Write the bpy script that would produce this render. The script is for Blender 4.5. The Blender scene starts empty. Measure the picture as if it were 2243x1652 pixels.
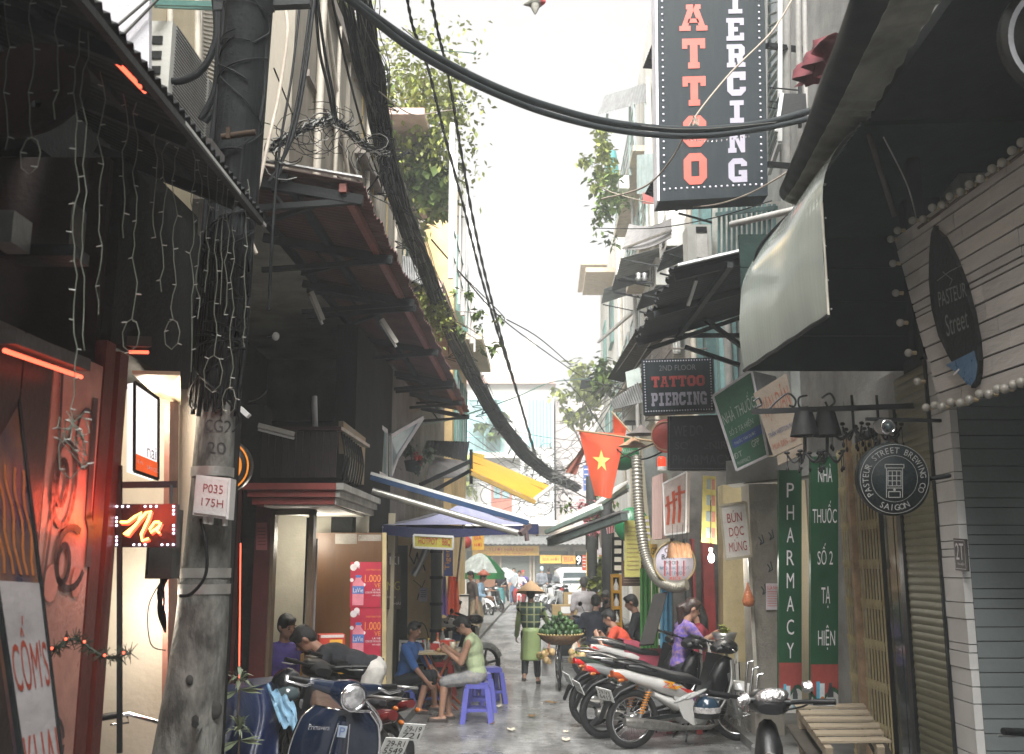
import bpy,bmesh,math,random
from mathutils import Vector as V,Matrix,Euler
S = bpy.context.scene
C = S.collection
rnd = random.Random(11)
R = math.radians
sin,cos,pi = math.sin,math.cos,math.pi
MT,MR,MI = Matrix.Translation,Matrix.Rotation,Matrix.Identity
def rU(a,b): return rg.uniform(a,b)
# ---------------------------------------------------------------- camera
F_PX,CX,CY,CAM_H = 2180.7,1121.5,826.0,1.75
TH = math.atan(414 / F_PX)
cd = bpy.data.cameras.new('camera')
cam = bpy.data.objects.new('camera',cd)
C.objects.link(cam)
cam.location = (0,0,CAM_H)
cam.rotation_euler = (pi / 2 + TH,0,0)
cd.lens,cd.sensor_width,cd.clip_start,cd.clip_end = 35,36,.05,900
cd.dof.use_dof,cd.dof.focus_distance,cd.dof.aperture_fstop = True,9.5,4.0
S.camera = cam
# ---------------------------------------------------------------- sky, light, exposure
EXPO = 3.55
w = bpy.data.worlds.new('World'); S.world = w; w.use_nodes = True
nt = w.node_tree; nt.nodes.clear()
wo = nt.nodes.new('ShaderNodeOutputWorld'); bg = nt.nodes.new('ShaderNodeBackground')
sk = nt.nodes.new('ShaderNodeTexSky'); sk.sky_type = 'NISHITA'; sk.sun_disc = False
sk.sun_elevation,sk.sun_rotation = R(52),R(180)
sk.air_density,sk.dust_density,sk.ozone_density = 1.0,6.0,1.0
hs = nt.nodes.new('ShaderNodeHueSaturation'); hs.inputs['Saturation'].default_value = .12
mxs = nt.nodes.new('ShaderNodeMix'); mxs.data_type = 'RGBA'; mxs.inputs[0].default_value = .93
SKY = .80 / 2 ** EXPO / .1
mxs.inputs[7].default_value = (SKY * 1.0,SKY * .95,SKY * .93,1)
nt.links.new(sk.outputs[0],hs.inputs['Color']); nt.links.new(hs.outputs[0],mxs.inputs[6])
nt.links.new(mxs.outputs[2],bg.inputs['Color']); bg.inputs['Strength'].default_value = .1
nt.links.new(bg.outputs[0],wo.inputs[0])
sl = bpy.data.lights.new('sun','SUN'); sl.energy,sl.angle,sl.color = 1.5,R(50),(1,.99,.96)
so = bpy.data.objects.new('sun',sl); C.objects.link(so)
so.location = (0,-30,40)
so.rotation_euler = (R(38),R(-3),0)           # overcast glow, from high behind the camera
S.view_settings.view_transform,S.view_settings.look = 'Standard','None'
S.view_settings.exposure,S.view_settings.gamma = EXPO,1
S.view_settings.use_curve_mapping = False
try:
    S.cycles.use_denoising = True
    S.cycles.max_bounces,S.cycles.transparent_max_bounces = 7,12
    S.cycles.diffuse_bounces,S.cycles.glossy_bounces,S.cycles.transmission_bounces = 4,4,6
    S.cycles.volume_bounces = 0
    S.cycles.sample_clamp_indirect = 6
except Exception:
    pass
# ---------------------------------------------------------------- pixel of the photo (2243 px wide) -> point in the place
def ray(px,py):
    dx,dy = (px - CX) / F_PX,-(py - CY) / F_PX
    return V((dx,cos(TH) - dy * sin(TH),sin(TH) + dy * cos(TH)))
def P(px,py,Y):
    d = ray(px,py); t = Y / d.y
    return V((d.x * t,Y,CAM_H + d.z * t))
def hit(px,py,p0,n):
    d = ray(px,py); o = V((0,0,CAM_H)); n = V(n)
    return o + d * ((V(p0) - o).dot(n) / d.dot(n))
def G(px,py,z=0): return hit(px,py,(0,0,z),(0,0,1))
SL = .0316
def XR(Y,off=0): return 2.6 + SL * Y - off
def XL(Y,off=0): return -2.0 + SL * Y + off
def onR(px,py,off=0): return hit(px,py,(2.6 - off,0,0),(1,-SL,0))
def onL(px,py,off=0): return hit(px,py,(-2.0 + off,0,0),(1,-SL,0))
def quadY(x0,y0,x1,y1,Y): return [P(x0,y0,Y),P(x1,y0,Y),P(x1,y1,Y),P(x0,y1,Y)]
# ---------------------------------------------------------------- materials
MATS = {}
def M(name,col=(.5,.5,.5),rough=.6,metal=0,var=.25,sc=6,bump=.15,bsc=40,col2=None,mix=.5,spec=.5,emit=None,es=1,alpha=1,trans=0,coat=0,stretch=None,gen=False):
    if name in MATS: return MATS[name]
    m = bpy.data.materials.new(name); m.use_nodes = True; MATS[name] = m
    n,l = m.node_tree.nodes,m.node_tree.links
    b = n['Principled BSDF']
    b.inputs['Roughness'].default_value,b.inputs['Metallic'].default_value = rough,metal
    b.inputs['Specular IOR Level'].default_value = spec
    if coat: b.inputs['Coat Weight'].default_value = coat; b.inputs['Coat Roughness'].default_value = .08
    if trans: b.inputs['Transmission Weight'].default_value = trans
    if alpha < 1: b.inputs['Alpha'].default_value = alpha
    if emit:
        b.inputs['Emission Color'].default_value = (*emit,1); b.inputs['Emission Strength'].default_value = es
    tc = n.new('ShaderNodeTexCoord'); mp = n.new('ShaderNodeMapping'); l.new(tc.outputs['Object'],mp.inputs[0])
    if stretch: mp.inputs['Scale'].default_value = stretch
    no = n.new('ShaderNodeTexNoise'); no.inputs['Scale'].default_value = sc; no.inputs['Detail'].default_value = 6; no.inputs['Roughness'].default_value = .62
    l.new(mp.outputs[0],no.inputs['Vector'])
    mx = n.new('ShaderNodeMix'); mx.data_type = 'RGBA'
    c2 = col2 or tuple(c * (1 - var) for c in col)
    c1 = col if col2 else tuple(min(1,c * (1 + var * .6)) for c in col)
    mx.inputs[6].default_value,mx.inputs[7].default_value = (*c1,1),(*c2,1)
    rp = n.new('ShaderNodeMapRange'); rp.inputs[1].default_value,rp.inputs[2].default_value = mix - .18,mix + .18
    l.new(no.outputs[0],rp.inputs[0]); l.new(rp.outputs[0],mx.inputs[0]); l.new(mx.outputs[2],b.inputs['Base Color'])
    rr = n.new('ShaderNodeMapRange'); rr.inputs[3].default_value,rr.inputs[4].default_value = max(.03,rough - .12),min(1,rough + .12)
    l.new(no.outputs[0],rr.inputs[0]); l.new(rr.outputs[0],b.inputs['Roughness'])
    if bump:
        n2 = n.new('ShaderNodeTexNoise'); n2.inputs['Scale'].default_value = bsc; n2.inputs['Detail'].default_value = 4
        l.new(mp.outputs[0],n2.inputs['Vector'])
        bp = n.new('ShaderNodeBump'); bp.inputs['Strength'].default_value = bump; bp.inputs['Distance'].default_value = .02
        l.new(n2.outputs[0],bp.inputs['Height']); l.new(bp.outputs[0],b.inputs['Normal'])
    return m
BLACK = M('black_plastic',(.009,.0095,.01),.4,var=.3,spec=.35)
RUB = M('tyre_rubber',(.013,.013,.014),.75)
CHROME = M('chrome',(.75,.74,.76),.12,1,var=.1,bump=.03)
STEEL = M('steel',(.45,.45,.44),.35,.9,var=.25)
DKMET = M('dark_metal',(.016,.018,.019),.55,0,spec=.2)
WHITEP = M('white_paint',(.74,.73,.71),.35,var=.1,bump=.05)
GREYW = M('grey_render',(.27,.265,.25),.85,var=.3,sc=2.5,bump=.3)
CABLE = M('cable_black',(.007,.008,.009),.6,var=.3,spec=.15)
CABLE2 = M('cable_grey',(.11,.107,.098),.55)
WHITE_TXT = M('letter_white',(.72,.70,.72),.5,var=.06,bump=0)
RED_TXT = M('letter_red',(.62,.06,.03),.5,var=.1,bump=0)
GLASS = M('window_glass',(.06,.08,.085),.06,0,var=.2,spec=.8,bump=.02)
GLASSP = M('window_glass_pale',(.22,.33,.34),.12,0,var=.35,sc=2,spec=.8,bump=.02)
SKIN = M('skin',(.38,.21,.14),.55,var=.22,sc=14,bump=.03)
HAIR = M('hair_black',(.006,.0055,.0055),.42,var=.3,bump=.5,bsc=120)
# ---------------------------------------------------------------- mesh builder
MW = {}
class B:
    def __init__(s): s.v,s.f,s.sm = [],[],[]
    def add(s,vs,fs,smooth=False):
        k = len(s.v); s.v += [tuple(p) for p in vs]
        s.f += [tuple(i + k for i in f) for f in fs]; s.sm += [smooth] * len(fs)
        return s
    def box(s,c,d,rot=None):
        x,y,z = d[0] / 2,d[1] / 2,d[2] / 2
        vs = [V((a,b,e)) for a in (-x,x) for b in (-y,y) for e in (-z,z)]
        if rot is not None: vs = [rot @ p for p in vs]
        c = V(c)
        return s.add([p + c for p in vs],[(0,1,3,2),(4,6,7,5),(0,4,5,1),(2,3,7,6),(0,2,6,4),(1,5,7,3)])
    def bbox(s,a,b): return s.box([(p + q) / 2 for p,q in zip(a,b)],[abs(p - q) for p,q in zip(a,b)])
    def bar(s,p,q,w,h=None,up=(0,0,1)):
        p,q = V(p),V(q); h = h or w; d = q - p; L = d.length
        if L < 1e-6: return s
        d.normalize(); up = V(up)
        if abs(d.dot(up)) > .98: up = V((0,1,0)) if abs(d.y) < .9 else V((1,0,0))
        x = d.cross(up).normalized(); z = x.cross(d)
        m = Matrix((x,d,z)).transposed()
        return s.box((p + q) / 2,(w,L,h),m)
    def tube(s,pts,r,n=8,cap=True,smooth=True):
        pts = [V(p) for p in pts]; m = len(pts)
        rs = r if isinstance(r,(list,tuple)) else [r] * m
        vs,fs = [],[]; u = None
        for i,p in enumerate(pts):
            t = (pts[min(i + 1,m - 1)] - pts[max(i - 1,0)])
            t = t.normalized() if t.length > 1e-9 else V((0,0,1))
            if u is None:
                u = t.orthogonal().normalized()
            else:
                u = u - t * u.dot(t); u = u.normalized() if u.length > 1e-6 else t.orthogonal().normalized()
            wv = t.cross(u)
            for k in range(n):
                a = 2 * pi * k / n
                vs.append(p + (u * cos(a) + wv * sin(a)) * rs[i])
        for i in range(m - 1):
            for k in range(n):
                k2 = (k + 1) % n
                fs.append((i * n + k,i * n + k2,(i + 1) * n + k2,(i + 1) * n + k))
        s.add(vs,fs,smooth)
        if cap: s.add([vs[k] for k in range(n)][::-1] + vs[-n:],[tuple(range(n)),tuple(range(n,2 * n))])
        return s
    def lathe(s,prof,n=16,mat=None,smooth=True,ang=2 * pi):
        vs,fs = [],[]; full = abs(ang - 2 * pi) < 1e-6; nn = n if full else n + 1
        for r,z in prof:
            for k in range(nn):
                a = ang * k / n
                p = V((r * cos(a),r * sin(a),z)); vs.append(mat @ p if mat else p)
        for i in range(len(prof) - 1):
            for k in range(n):
                k2 = (k + 1) % nn
                fs.append((i * nn + k,i * nn + k2,(i + 1) * nn + k2,(i + 1) * nn + k))
        return s.add(vs,fs,smooth)
    def ball(s,c,r,n=10,m=None,smooth=True):
        r = (r,r,r) if not isinstance(r,(list,tuple)) else r
        c = V(c); vs,fs = [],[]; h = max(4,n // 2 + 1)
        for i in range(h + 1):
            t = pi * i / h
            for k in range(n):
                a = 2 * pi * k / n
                p = V((r[0] * sin(t) * cos(a),r[1] * sin(t) * sin(a),r[2] * cos(t)))
                vs.append((m @ p if m else p) + c)
        for i in range(h):
            for k in range(n):
                k2 = (k + 1) % n; fs.append((i * n + k,(i + 1) * n + k,(i + 1) * n + k2,i * n + k2))
        return s.add(vs,fs,smooth)
    def prism(s,pts,vec,smooth=False):
        pts = [V(p) for p in pts]; vec = V(vec); n = len(pts)
        s.add(pts + [p + vec for p in pts],[tuple(range(n))[::-1],tuple(range(n,2 * n))])
        s.add(pts + [p + vec for p in pts],[(k,(k + 1) % n,n + (k + 1) % n,n + k) for k in range(n)],smooth)
        return s
    def slab(s,q,t):                               # four corners, thickness away from the camera side
        q = [V(p) for p in q]; n = (q[1] - q[0]).cross(q[3] - q[0]).normalized()
        if n.dot(q[0] - V((0,0,CAM_H))) < 0: n = -n
        return s.prism(q,n * t)
    def grid(s,fn,nu,nv,thick=0,smooth=True):
        vs = [V(fn(i / nu,j / nv)) for i in range(nu + 1) for j in range(nv + 1)]
        fs = [(i * (nv + 1) + j,(i + 1) * (nv + 1) + j,(i + 1) * (nv + 1) + j + 1,i * (nv + 1) + j + 1) for i in range(nu) for j in range(nv)]
        s.add(vs,fs,smooth)
        if thick:
            n = V((0,0,0))
            for f in fs[:1] + fs[len(fs) // 2:len(fs) // 2 + 1]: n += (vs[f[1]] - vs[f[0]]).cross(vs[f[3]] - vs[f[0]])
            n = n.normalized() * thick
            s.add([p + n for p in vs],[f[::-1] for f in fs],smooth)
            bd = [i * (nv + 1) for i in range(nu + 1)] + [nu * (nv + 1) + j for j in range(1,nv + 1)] + [i * (nv + 1) + nv for i in range(nu - 1,-1,-1)] + [j for j in range(nv - 1,0,-1)]
            bv = [vs[i] for i in bd]; k = len(bd)
            s.add(bv + [p + n for p in bv],[(a,(a + 1) % k,k + (a + 1) % k,k + a) for a in range(k)])
        return s
    def mesh(s,name,mat,mw=None):
        me = bpy.data.meshes.new(name)
        vs = s.v if mw is None else [tuple(mw @ V(p)) for p in s.v]
        me.from_pydata(vs,[],s.f); me.polygons.foreach_set('use_smooth',s.sm); me.update()
        if mat: me.materials.append(mat)
        return me
    def obj(s,name,mat,parent=None,label=None,kind=None,local=False):
        inv = MW[parent.name] if (parent and not local and parent.name in MW) else None
        o = bpy.data.objects.new(name,s.mesh(name,mat,inv)); C.objects.link(o)
        if parent: o.parent = parent; MW[o.name] = MW.get(parent.name,Matrix())
        else: MW[o.name] = Matrix()
        if label: o['label'] = label
        if kind: o['kind'] = kind
        return o
def tag(o,label,cat,group=None):
    o['label'],o['category'] = label,cat
    if group: o['group'] = group
    return o
def thing(name,label,cat,loc=(0,0,0),rz=0,group=None):
    o = bpy.data.objects.new(name,None); C.objects.link(o); o.empty_display_size = .1
    o.location = loc; o.rotation_euler = (0,0,rz); tag(o,label,cat,group)
    MW[o.name] = (MT(V(loc)) @ MR(rz,4,'Z')).inverted()
    return o
def structure(o): o['kind'] = 'structure'; return o
def copy_tree(o,parent=None):
    c = o.copy(); C.objects.link(c)
    if parent: c.parent = parent
    for ch in list(o.children): copy_tree(ch,c)
    return c
def piece(me,name,parent,loc,rot=None):          # an alike piece that shares its mesh
    o = bpy.data.objects.new(name,me); C.objects.link(o); o.parent = parent
    o.location = MW[parent.name] @ V(loc) if parent.name in MW else loc
    if rot is not None: o.rotation_euler = rot
    return o
# ---------------------------------------------------------------- lettering
TXT = {}
def text_polys(t):
    if t in TXT: return TXT[t]
    cu = bpy.data.curves.new('t','FONT'); cu.body = t; cu.size = 1; cu.resolution_u = 3
    ob = bpy.data.objects.new('t',cu); C.objects.link(ob)
    dg = bpy.context.evaluated_depsgraph_get(); dg.update()
    me = bpy.data.meshes.new_from_object(ob.evaluated_get(dg))
    vs = [(v.co.x,v.co.y) for v in me.vertices]; fs = [tuple(p.vertices) for p in me.polygons]
    bpy.data.objects.remove(ob); bpy.data.curves.remove(cu); bpy.data.meshes.remove(me)
    if not vs: vs = [(0,0),(1,1)]
    x0,x1 = min(v[0] for v in vs),max(v[0] for v in vs); y0,y1 = min(v[1] for v in vs),max(v[1] for v in vs)
    TXT[t] = ([((x - x0) / max(1e-6,x1 - x0),(y - y0) / max(1e-6,y1 - y0)) for x,y in vs],fs,(x1 - x0) / max(1e-6,y1 - y0))
    return TXT[t]
SLAB = {
 'I': [[(1,0),(7,0),(7,2.2),(5.2,2.2),(5.2,7.8),(7,7.8),(7,10),(1,10),(1,7.8),(2.8,7.8),(2.8,2.2),(1,2.2)]],
 'T': [[(2,0),(6,0),(6,2),(5.3,2),(5.3,7.8),(6.2,7.8),(6.2,6.6),(8,6.6),(8,10),(0,10),(0,6.6),(1.8,6.6),(1.8,7.8),(2.7,7.8),(2.7,2),(2,2)]],
 'A': [[(0,0),(3.2,0),(3.2,1.9),(2.5,1.9),(4,7.6),(4,8.2),(4.6,10),(1.9,10),(1.9,8.2),(2.4,8.2),(.7,1.9),(0,1.9)],[(4.8,0),(8,0),(8,1.9),(7.3,1.9),(5.6,8.2),(6.1,8.2),(6.1,10),(4,10),(4,7.6),(5.5,1.9),(4.8,1.9)],[(2.3,3),(5.7,3),(5.3,4.6),(2.7,4.6)]],
 'O': [[(0,2),(2,0),(6,0),(8,2),(8,5),(5.4,5),(5.4,2.6),(2.6,2.6),(2.6,5),(0,5)],[(0,5),(2.6,5),(2.6,7.4),(5.4,7.4),(5.4,5),(8,5),(8,8),(6,10),(2,10),(0,8)]],
 'P': [[(0,0),(4,0),(4,2),(3.3,2),(3.3,8),(0,10),(0,8),(.8,8),(.8,2),(0,2)],[(0,10),(3.3,8),(5.4,8),(5.4,5.6),(3.3,5.6),(3.3,3.6),(6.4,3.6),(8,5),(8,8.6),(6.6,10)]],
 'E': [[(0,0),(7.6,0),(7.6,3.4),(5.8,3.4),(5.8,2.2),(3.3,2.2),(3.3,4),(5,4),(5,6),(3.3,6),(3.3,7.8),(5.8,7.8),(5.8,6.8),(7.6,6.8),(7.6,10),(0,10),(0,8),(.8,8),(.8,2),(0,2)]],
 'R': [[(0,0),(3.8,0),(3.8,2),(3.3,2),(3.3,8),(0,10),(0,8),(.8,8),(.8,2),(0,2)],[(0,10),(3.3,8),(5.2,8),(5.2,6),(3.3,6),(3.3,4),(4.2,4),(4.9,0),(8,0),(8,2),(7.2,2),(6.8,4.4),(7.8,5.6),(7.8,8.6),(6.4,10)]],
 'C': [[(0,2),(2,0),(6,0),(8,2),(8,3.6),(5.4,3.6),(5.4,2.6),(2.6,2.6),(2.6,7.4),(5.4,7.4),(5.4,6.4),(8,6.4),(8,10),(2,10),(0,8)]],
 'N': [[(0,0),(3.6,0),(3.6,2),(2.9,2),(2.9,5.8),(5.6,0),(7.3,0),(7.3,8),(8,8),(8,10),(4.6,10),(4.6,8),(5.2,8),(5.2,4.4),(2.9,10),(0,10),(0,8),(.7,8),(.7,2),(0,2)]],
 'G': [[(0,2),(2,0),(8,0),(8,5),(4.4,5),(4.4,3.2),(5.5,3.2),(5.5,2.4),(2.6,2.4),(2.6,7.6),(5.4,7.6),(5.4,6.6),(8,6.6),(8,8.2),(6,10),(2,10),(0,8)]],
}
def bil(q,u,v,off=0):                             # q = TL,TR,BR,BL; v runs downwards
    p = (q[0] * (1 - u) + q[1] * u) * (1 - v) + (q[3] * (1 - u) + q[2] * u) * v
    if off:
        n = (q[1] - q[0]).cross(q[3] - q[0]).normalized()
        if n.dot(p - V((0,0,CAM_H))) > 0: n = -n
        p = p + n * off
    return p
def put_text(b,t,q,r,off=.006,slab=False,keep=False):
    u0,v0,u1,v1 = r
    if slab:
        n = len(t)
        for i,ch in enumerate(t):
            if ch not in SLAB: continue
            a,e = u0 + (u1 - u0) * (i + .04) / n,u0 + (u1 - u0) * (i + .96) / n
            for pl in SLAB[ch]:
                b.add([bil(q,a + (e - a) * x / 8,v1 + (v0 - v1) * y / 10,off) for x,y in pl],[tuple(range(len(pl)))])
        return b
    vs,fs,asp = text_polys(t)
    if keep:
        W,H = ((q[1] - q[0]).length + (q[2] - q[3]).length) / 2,((q[3] - q[0]).length + (q[2] - q[1]).length) / 2
        wd = asp * (v1 - v0) * H / W; c = (u0 + u1) / 2
        if wd < u1 - u0: u0,u1 = c - wd / 2,c + wd / 2
    b.add([bil(q,u0 + (u1 - u0) * x,v1 + (v0 - v1) * y,off) for x,y in vs],fs)
    return b
def band(b,q,r,off=.003):
    u0,v0,u1,v1 = r
    return b.add([bil(q,u0,v0,off),bil(q,u1,v0,off),bil(q,u1,v1,off),bil(q,u0,v1,off)],[(0,1,2,3)])
def stroke(b,q,pts,wd,off=.005,n=6):            # flat print line in sign coordinates
    W = (q[1] - q[0]).length; H = (q[3] - q[0]).length
    for (a,c),(d,e) in zip(pts,pts[1:]):
        dx,dy = (d - a) * W,(e - c) * H; L = math.hypot(dx,dy) or 1
        nx,ny = -dy / L * wd / 2 / W,dx / L * wd / 2 / H
        ex,ey = dx / L * wd * .25 / W,dy / L * wd * .25 / H
        b.add([bil(q,a + nx - ex,c + ny - ey,off),bil(q,d + nx + ex,e + ny + ey,off),bil(q,d - nx + ex,e - ny + ey,off),bil(q,a - nx - ex,c - ny - ey,off)],[(0,1,2,3)])
    return b
def disc(b,q,u,v,rad,off=.004,n=20,r0=0,a0=0,a1=2 * pi):
    W = (q[1] - q[0]).length; H = (q[3] - q[0]).length
    ring = lambda r_,k: bil(q,u + r_ * cos(a0 + (a1 - a0) * k / n) / W,v - r_ * sin(a0 + (a1 - a0) * k / n) / H,off)
    for k in range(n):
        if r0: b.add([ring(r0,k),ring(rad,k),ring(rad,k + 1),ring(r0,k + 1)],[(0,1,2,3)])
        else: b.add([bil(q,u,v,off),ring(rad,k),ring(rad,k + 1)],[(0,1,2)])
    return b
def sign(name,label,cat,q,face,thick=.05,group=None,prints=(),frame=None,fw=.02):
    q = [V(p) for p in q]; o_ = V((0,0,CAM_H)); n_ = (q[1] - q[0]).cross(q[2] - q[0]); d_ = q[3] - o_; q[3] = o_ + d_ * ((q[0] - o_).dot(n_) / d_.dot(n_))   # keep the board flat
    t = thing(name,label,cat,(q[2] + q[3]) / 2,0,group)
    B().slab(q,thick).obj('panel',face,t)
    if frame:
        f = B()
        for a,c in ((0,1),(1,2),(2,3),(3,0)): f.bar(q[a],q[c],fw,fw * 1.3)
        f.obj('frame',frame,t)
    for nm,mat,fn in prints:
        b = B(); fn(b,q); b.obj(nm,mat,t)
    return t
def sag(p,q,d,n=14,wob=0,rg=None):
    p,q = V(p),V(q); out = []
    for i in range(n + 1):
        t = i / n; v = p.lerp(q,t); v.z -= d * 4 * t * (1 - t)
        if wob and rg and 0 < i < n: v += V((rU(-wob,wob),rU(-wob,wob),rU(-wob,wob)))
        out.append(v)
    return out
def spath(pts,k=5):                            # Catmull-Rom through the points
    pts = [V(p) for p in pts]; out = []
    for i in range(len(pts) - 1):
        a,b_,c,d = pts[max(i - 1,0)],pts[i],pts[i + 1],pts[min(i + 2,len(pts) - 1)]
        for j in range(k):
            t = j / k
            out.append(.5 * ((2 * b_) + (c - a) * t + (2 * a - 5 * b_ + 4 * c - d) * t * t + (3 * b_ - a - 3 * c + d) * t ** 3))
    out.append(pts[-1]); return out
def corrugated(p00,p10,p01,p11,waves,amp,seg=4,nv=3,thick=.004,rough_edge=0,rg=None):
    """sheet: u along p00->p10 carries the waves, v along p00->p01 is the rib direction"""
    p00,p10,p01,p11 = map(V,(p00,p10,p01,p11))
    n = (p10 - p00).cross(p01 - p00).normalized()
    def fn(u,v):
        p = (p00 * (1 - u) + p10 * u) * (1 - v) + (p01 * (1 - u) + p11 * u) * v
        if rough_edge and v in (0,1) : p = p + (p11 - p10).normalized() * (rough_edge * sin(u * 37) * sin(u * 11 + 2) * (1 if v else -1))
        return p + n * (amp * sin(u * waves * 2 * pi))
    return B().grid(fn,waves * seg,nv,thick)
def leafy(b,c,rad,n,size,rg,droop=.3,shape=(1,1,1)):
    """many small leaf faces through a volume, in clumps"""
    c = V(c); cl = [V((rg.gauss(0,.42) * shape[0],rg.gauss(0,.42) * shape[1],rg.gauss(0,.42) * shape[2])) * rad for _ in range(max(3,n // 28))]
    for _ in range(n):
        k = rg.choice(cl); p = c + k + V((rg.gauss(0,.13),rg.gauss(0,.13),rg.gauss(0,.13))) * rad
        a,e = rU(0,6.283),rU(-1.2,.6) - droop
        d = V((cos(a) * cos(e),sin(a) * cos(e),sin(e))); s_ = size * rU(.6,1.3)
        sd = d.cross(V((rU(-.4,.4),rU(-.4,.4),1))).normalized() * s_ * .3
        m_ = p + d * s_ * .5 + V((0,0,s_ * .08))
        b.add([p,m_ + sd,p + d * s_,m_ - sd],[(0,1,2),(0,2,3)])
    return b
# ---------------------------------------------------------------- figures: one fused surface per body
def capsule(b,p,q,r1,r2=None,n=9):
    r2 = r2 or r1; p,q = V(p),V(q)
    b.tube([p,q],[r1,r2],n); b.ball(p,r1,n); b.ball(q,r2,n)
def fuse(b,name,mat,parent,vox=.012,sm=3,local=True,ratio=.5):
    o = b.obj(name,mat,parent,local=local)
    m = o.modifiers.new('r','REMESH'); m.mode = 'VOXEL'; m.voxel_size = vox; m.use_smooth_shade = True
    m = o.modifiers.new('s','SMOOTH'); m.iterations = sm; m.factor = .5
    if ratio < 1: m = o.modifiers.new('d','DECIMATE'); m.ratio = ratio
    dg = bpy.context.evaluated_depsgraph_get(); dg.update()
    me = bpy.data.meshes.new_from_object(o.evaluated_get(dg)); o.modifiers.clear()
    old = o.data; o.data = me; bpy.data.meshes.remove(old)
    me.polygons.foreach_set('use_smooth',[True] * len(me.polygons))
    if not me.materials: me.materials.append(mat)
    return o
def ik(a,t,l1,l2,pole):
    d = t - a; L = min(d.length,(l1 + l2) * .995); d = d.normalized(); t = a + d * L
    x = (l1 * l1 - l2 * l2 + L * L) / (2 * L); h = math.sqrt(max(0,l1 * l1 - x * x))
    pl = V(pole); pl = (pl - d * pl.dot(d)).normalized()
    return a + d * x + pl * h,t
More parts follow.
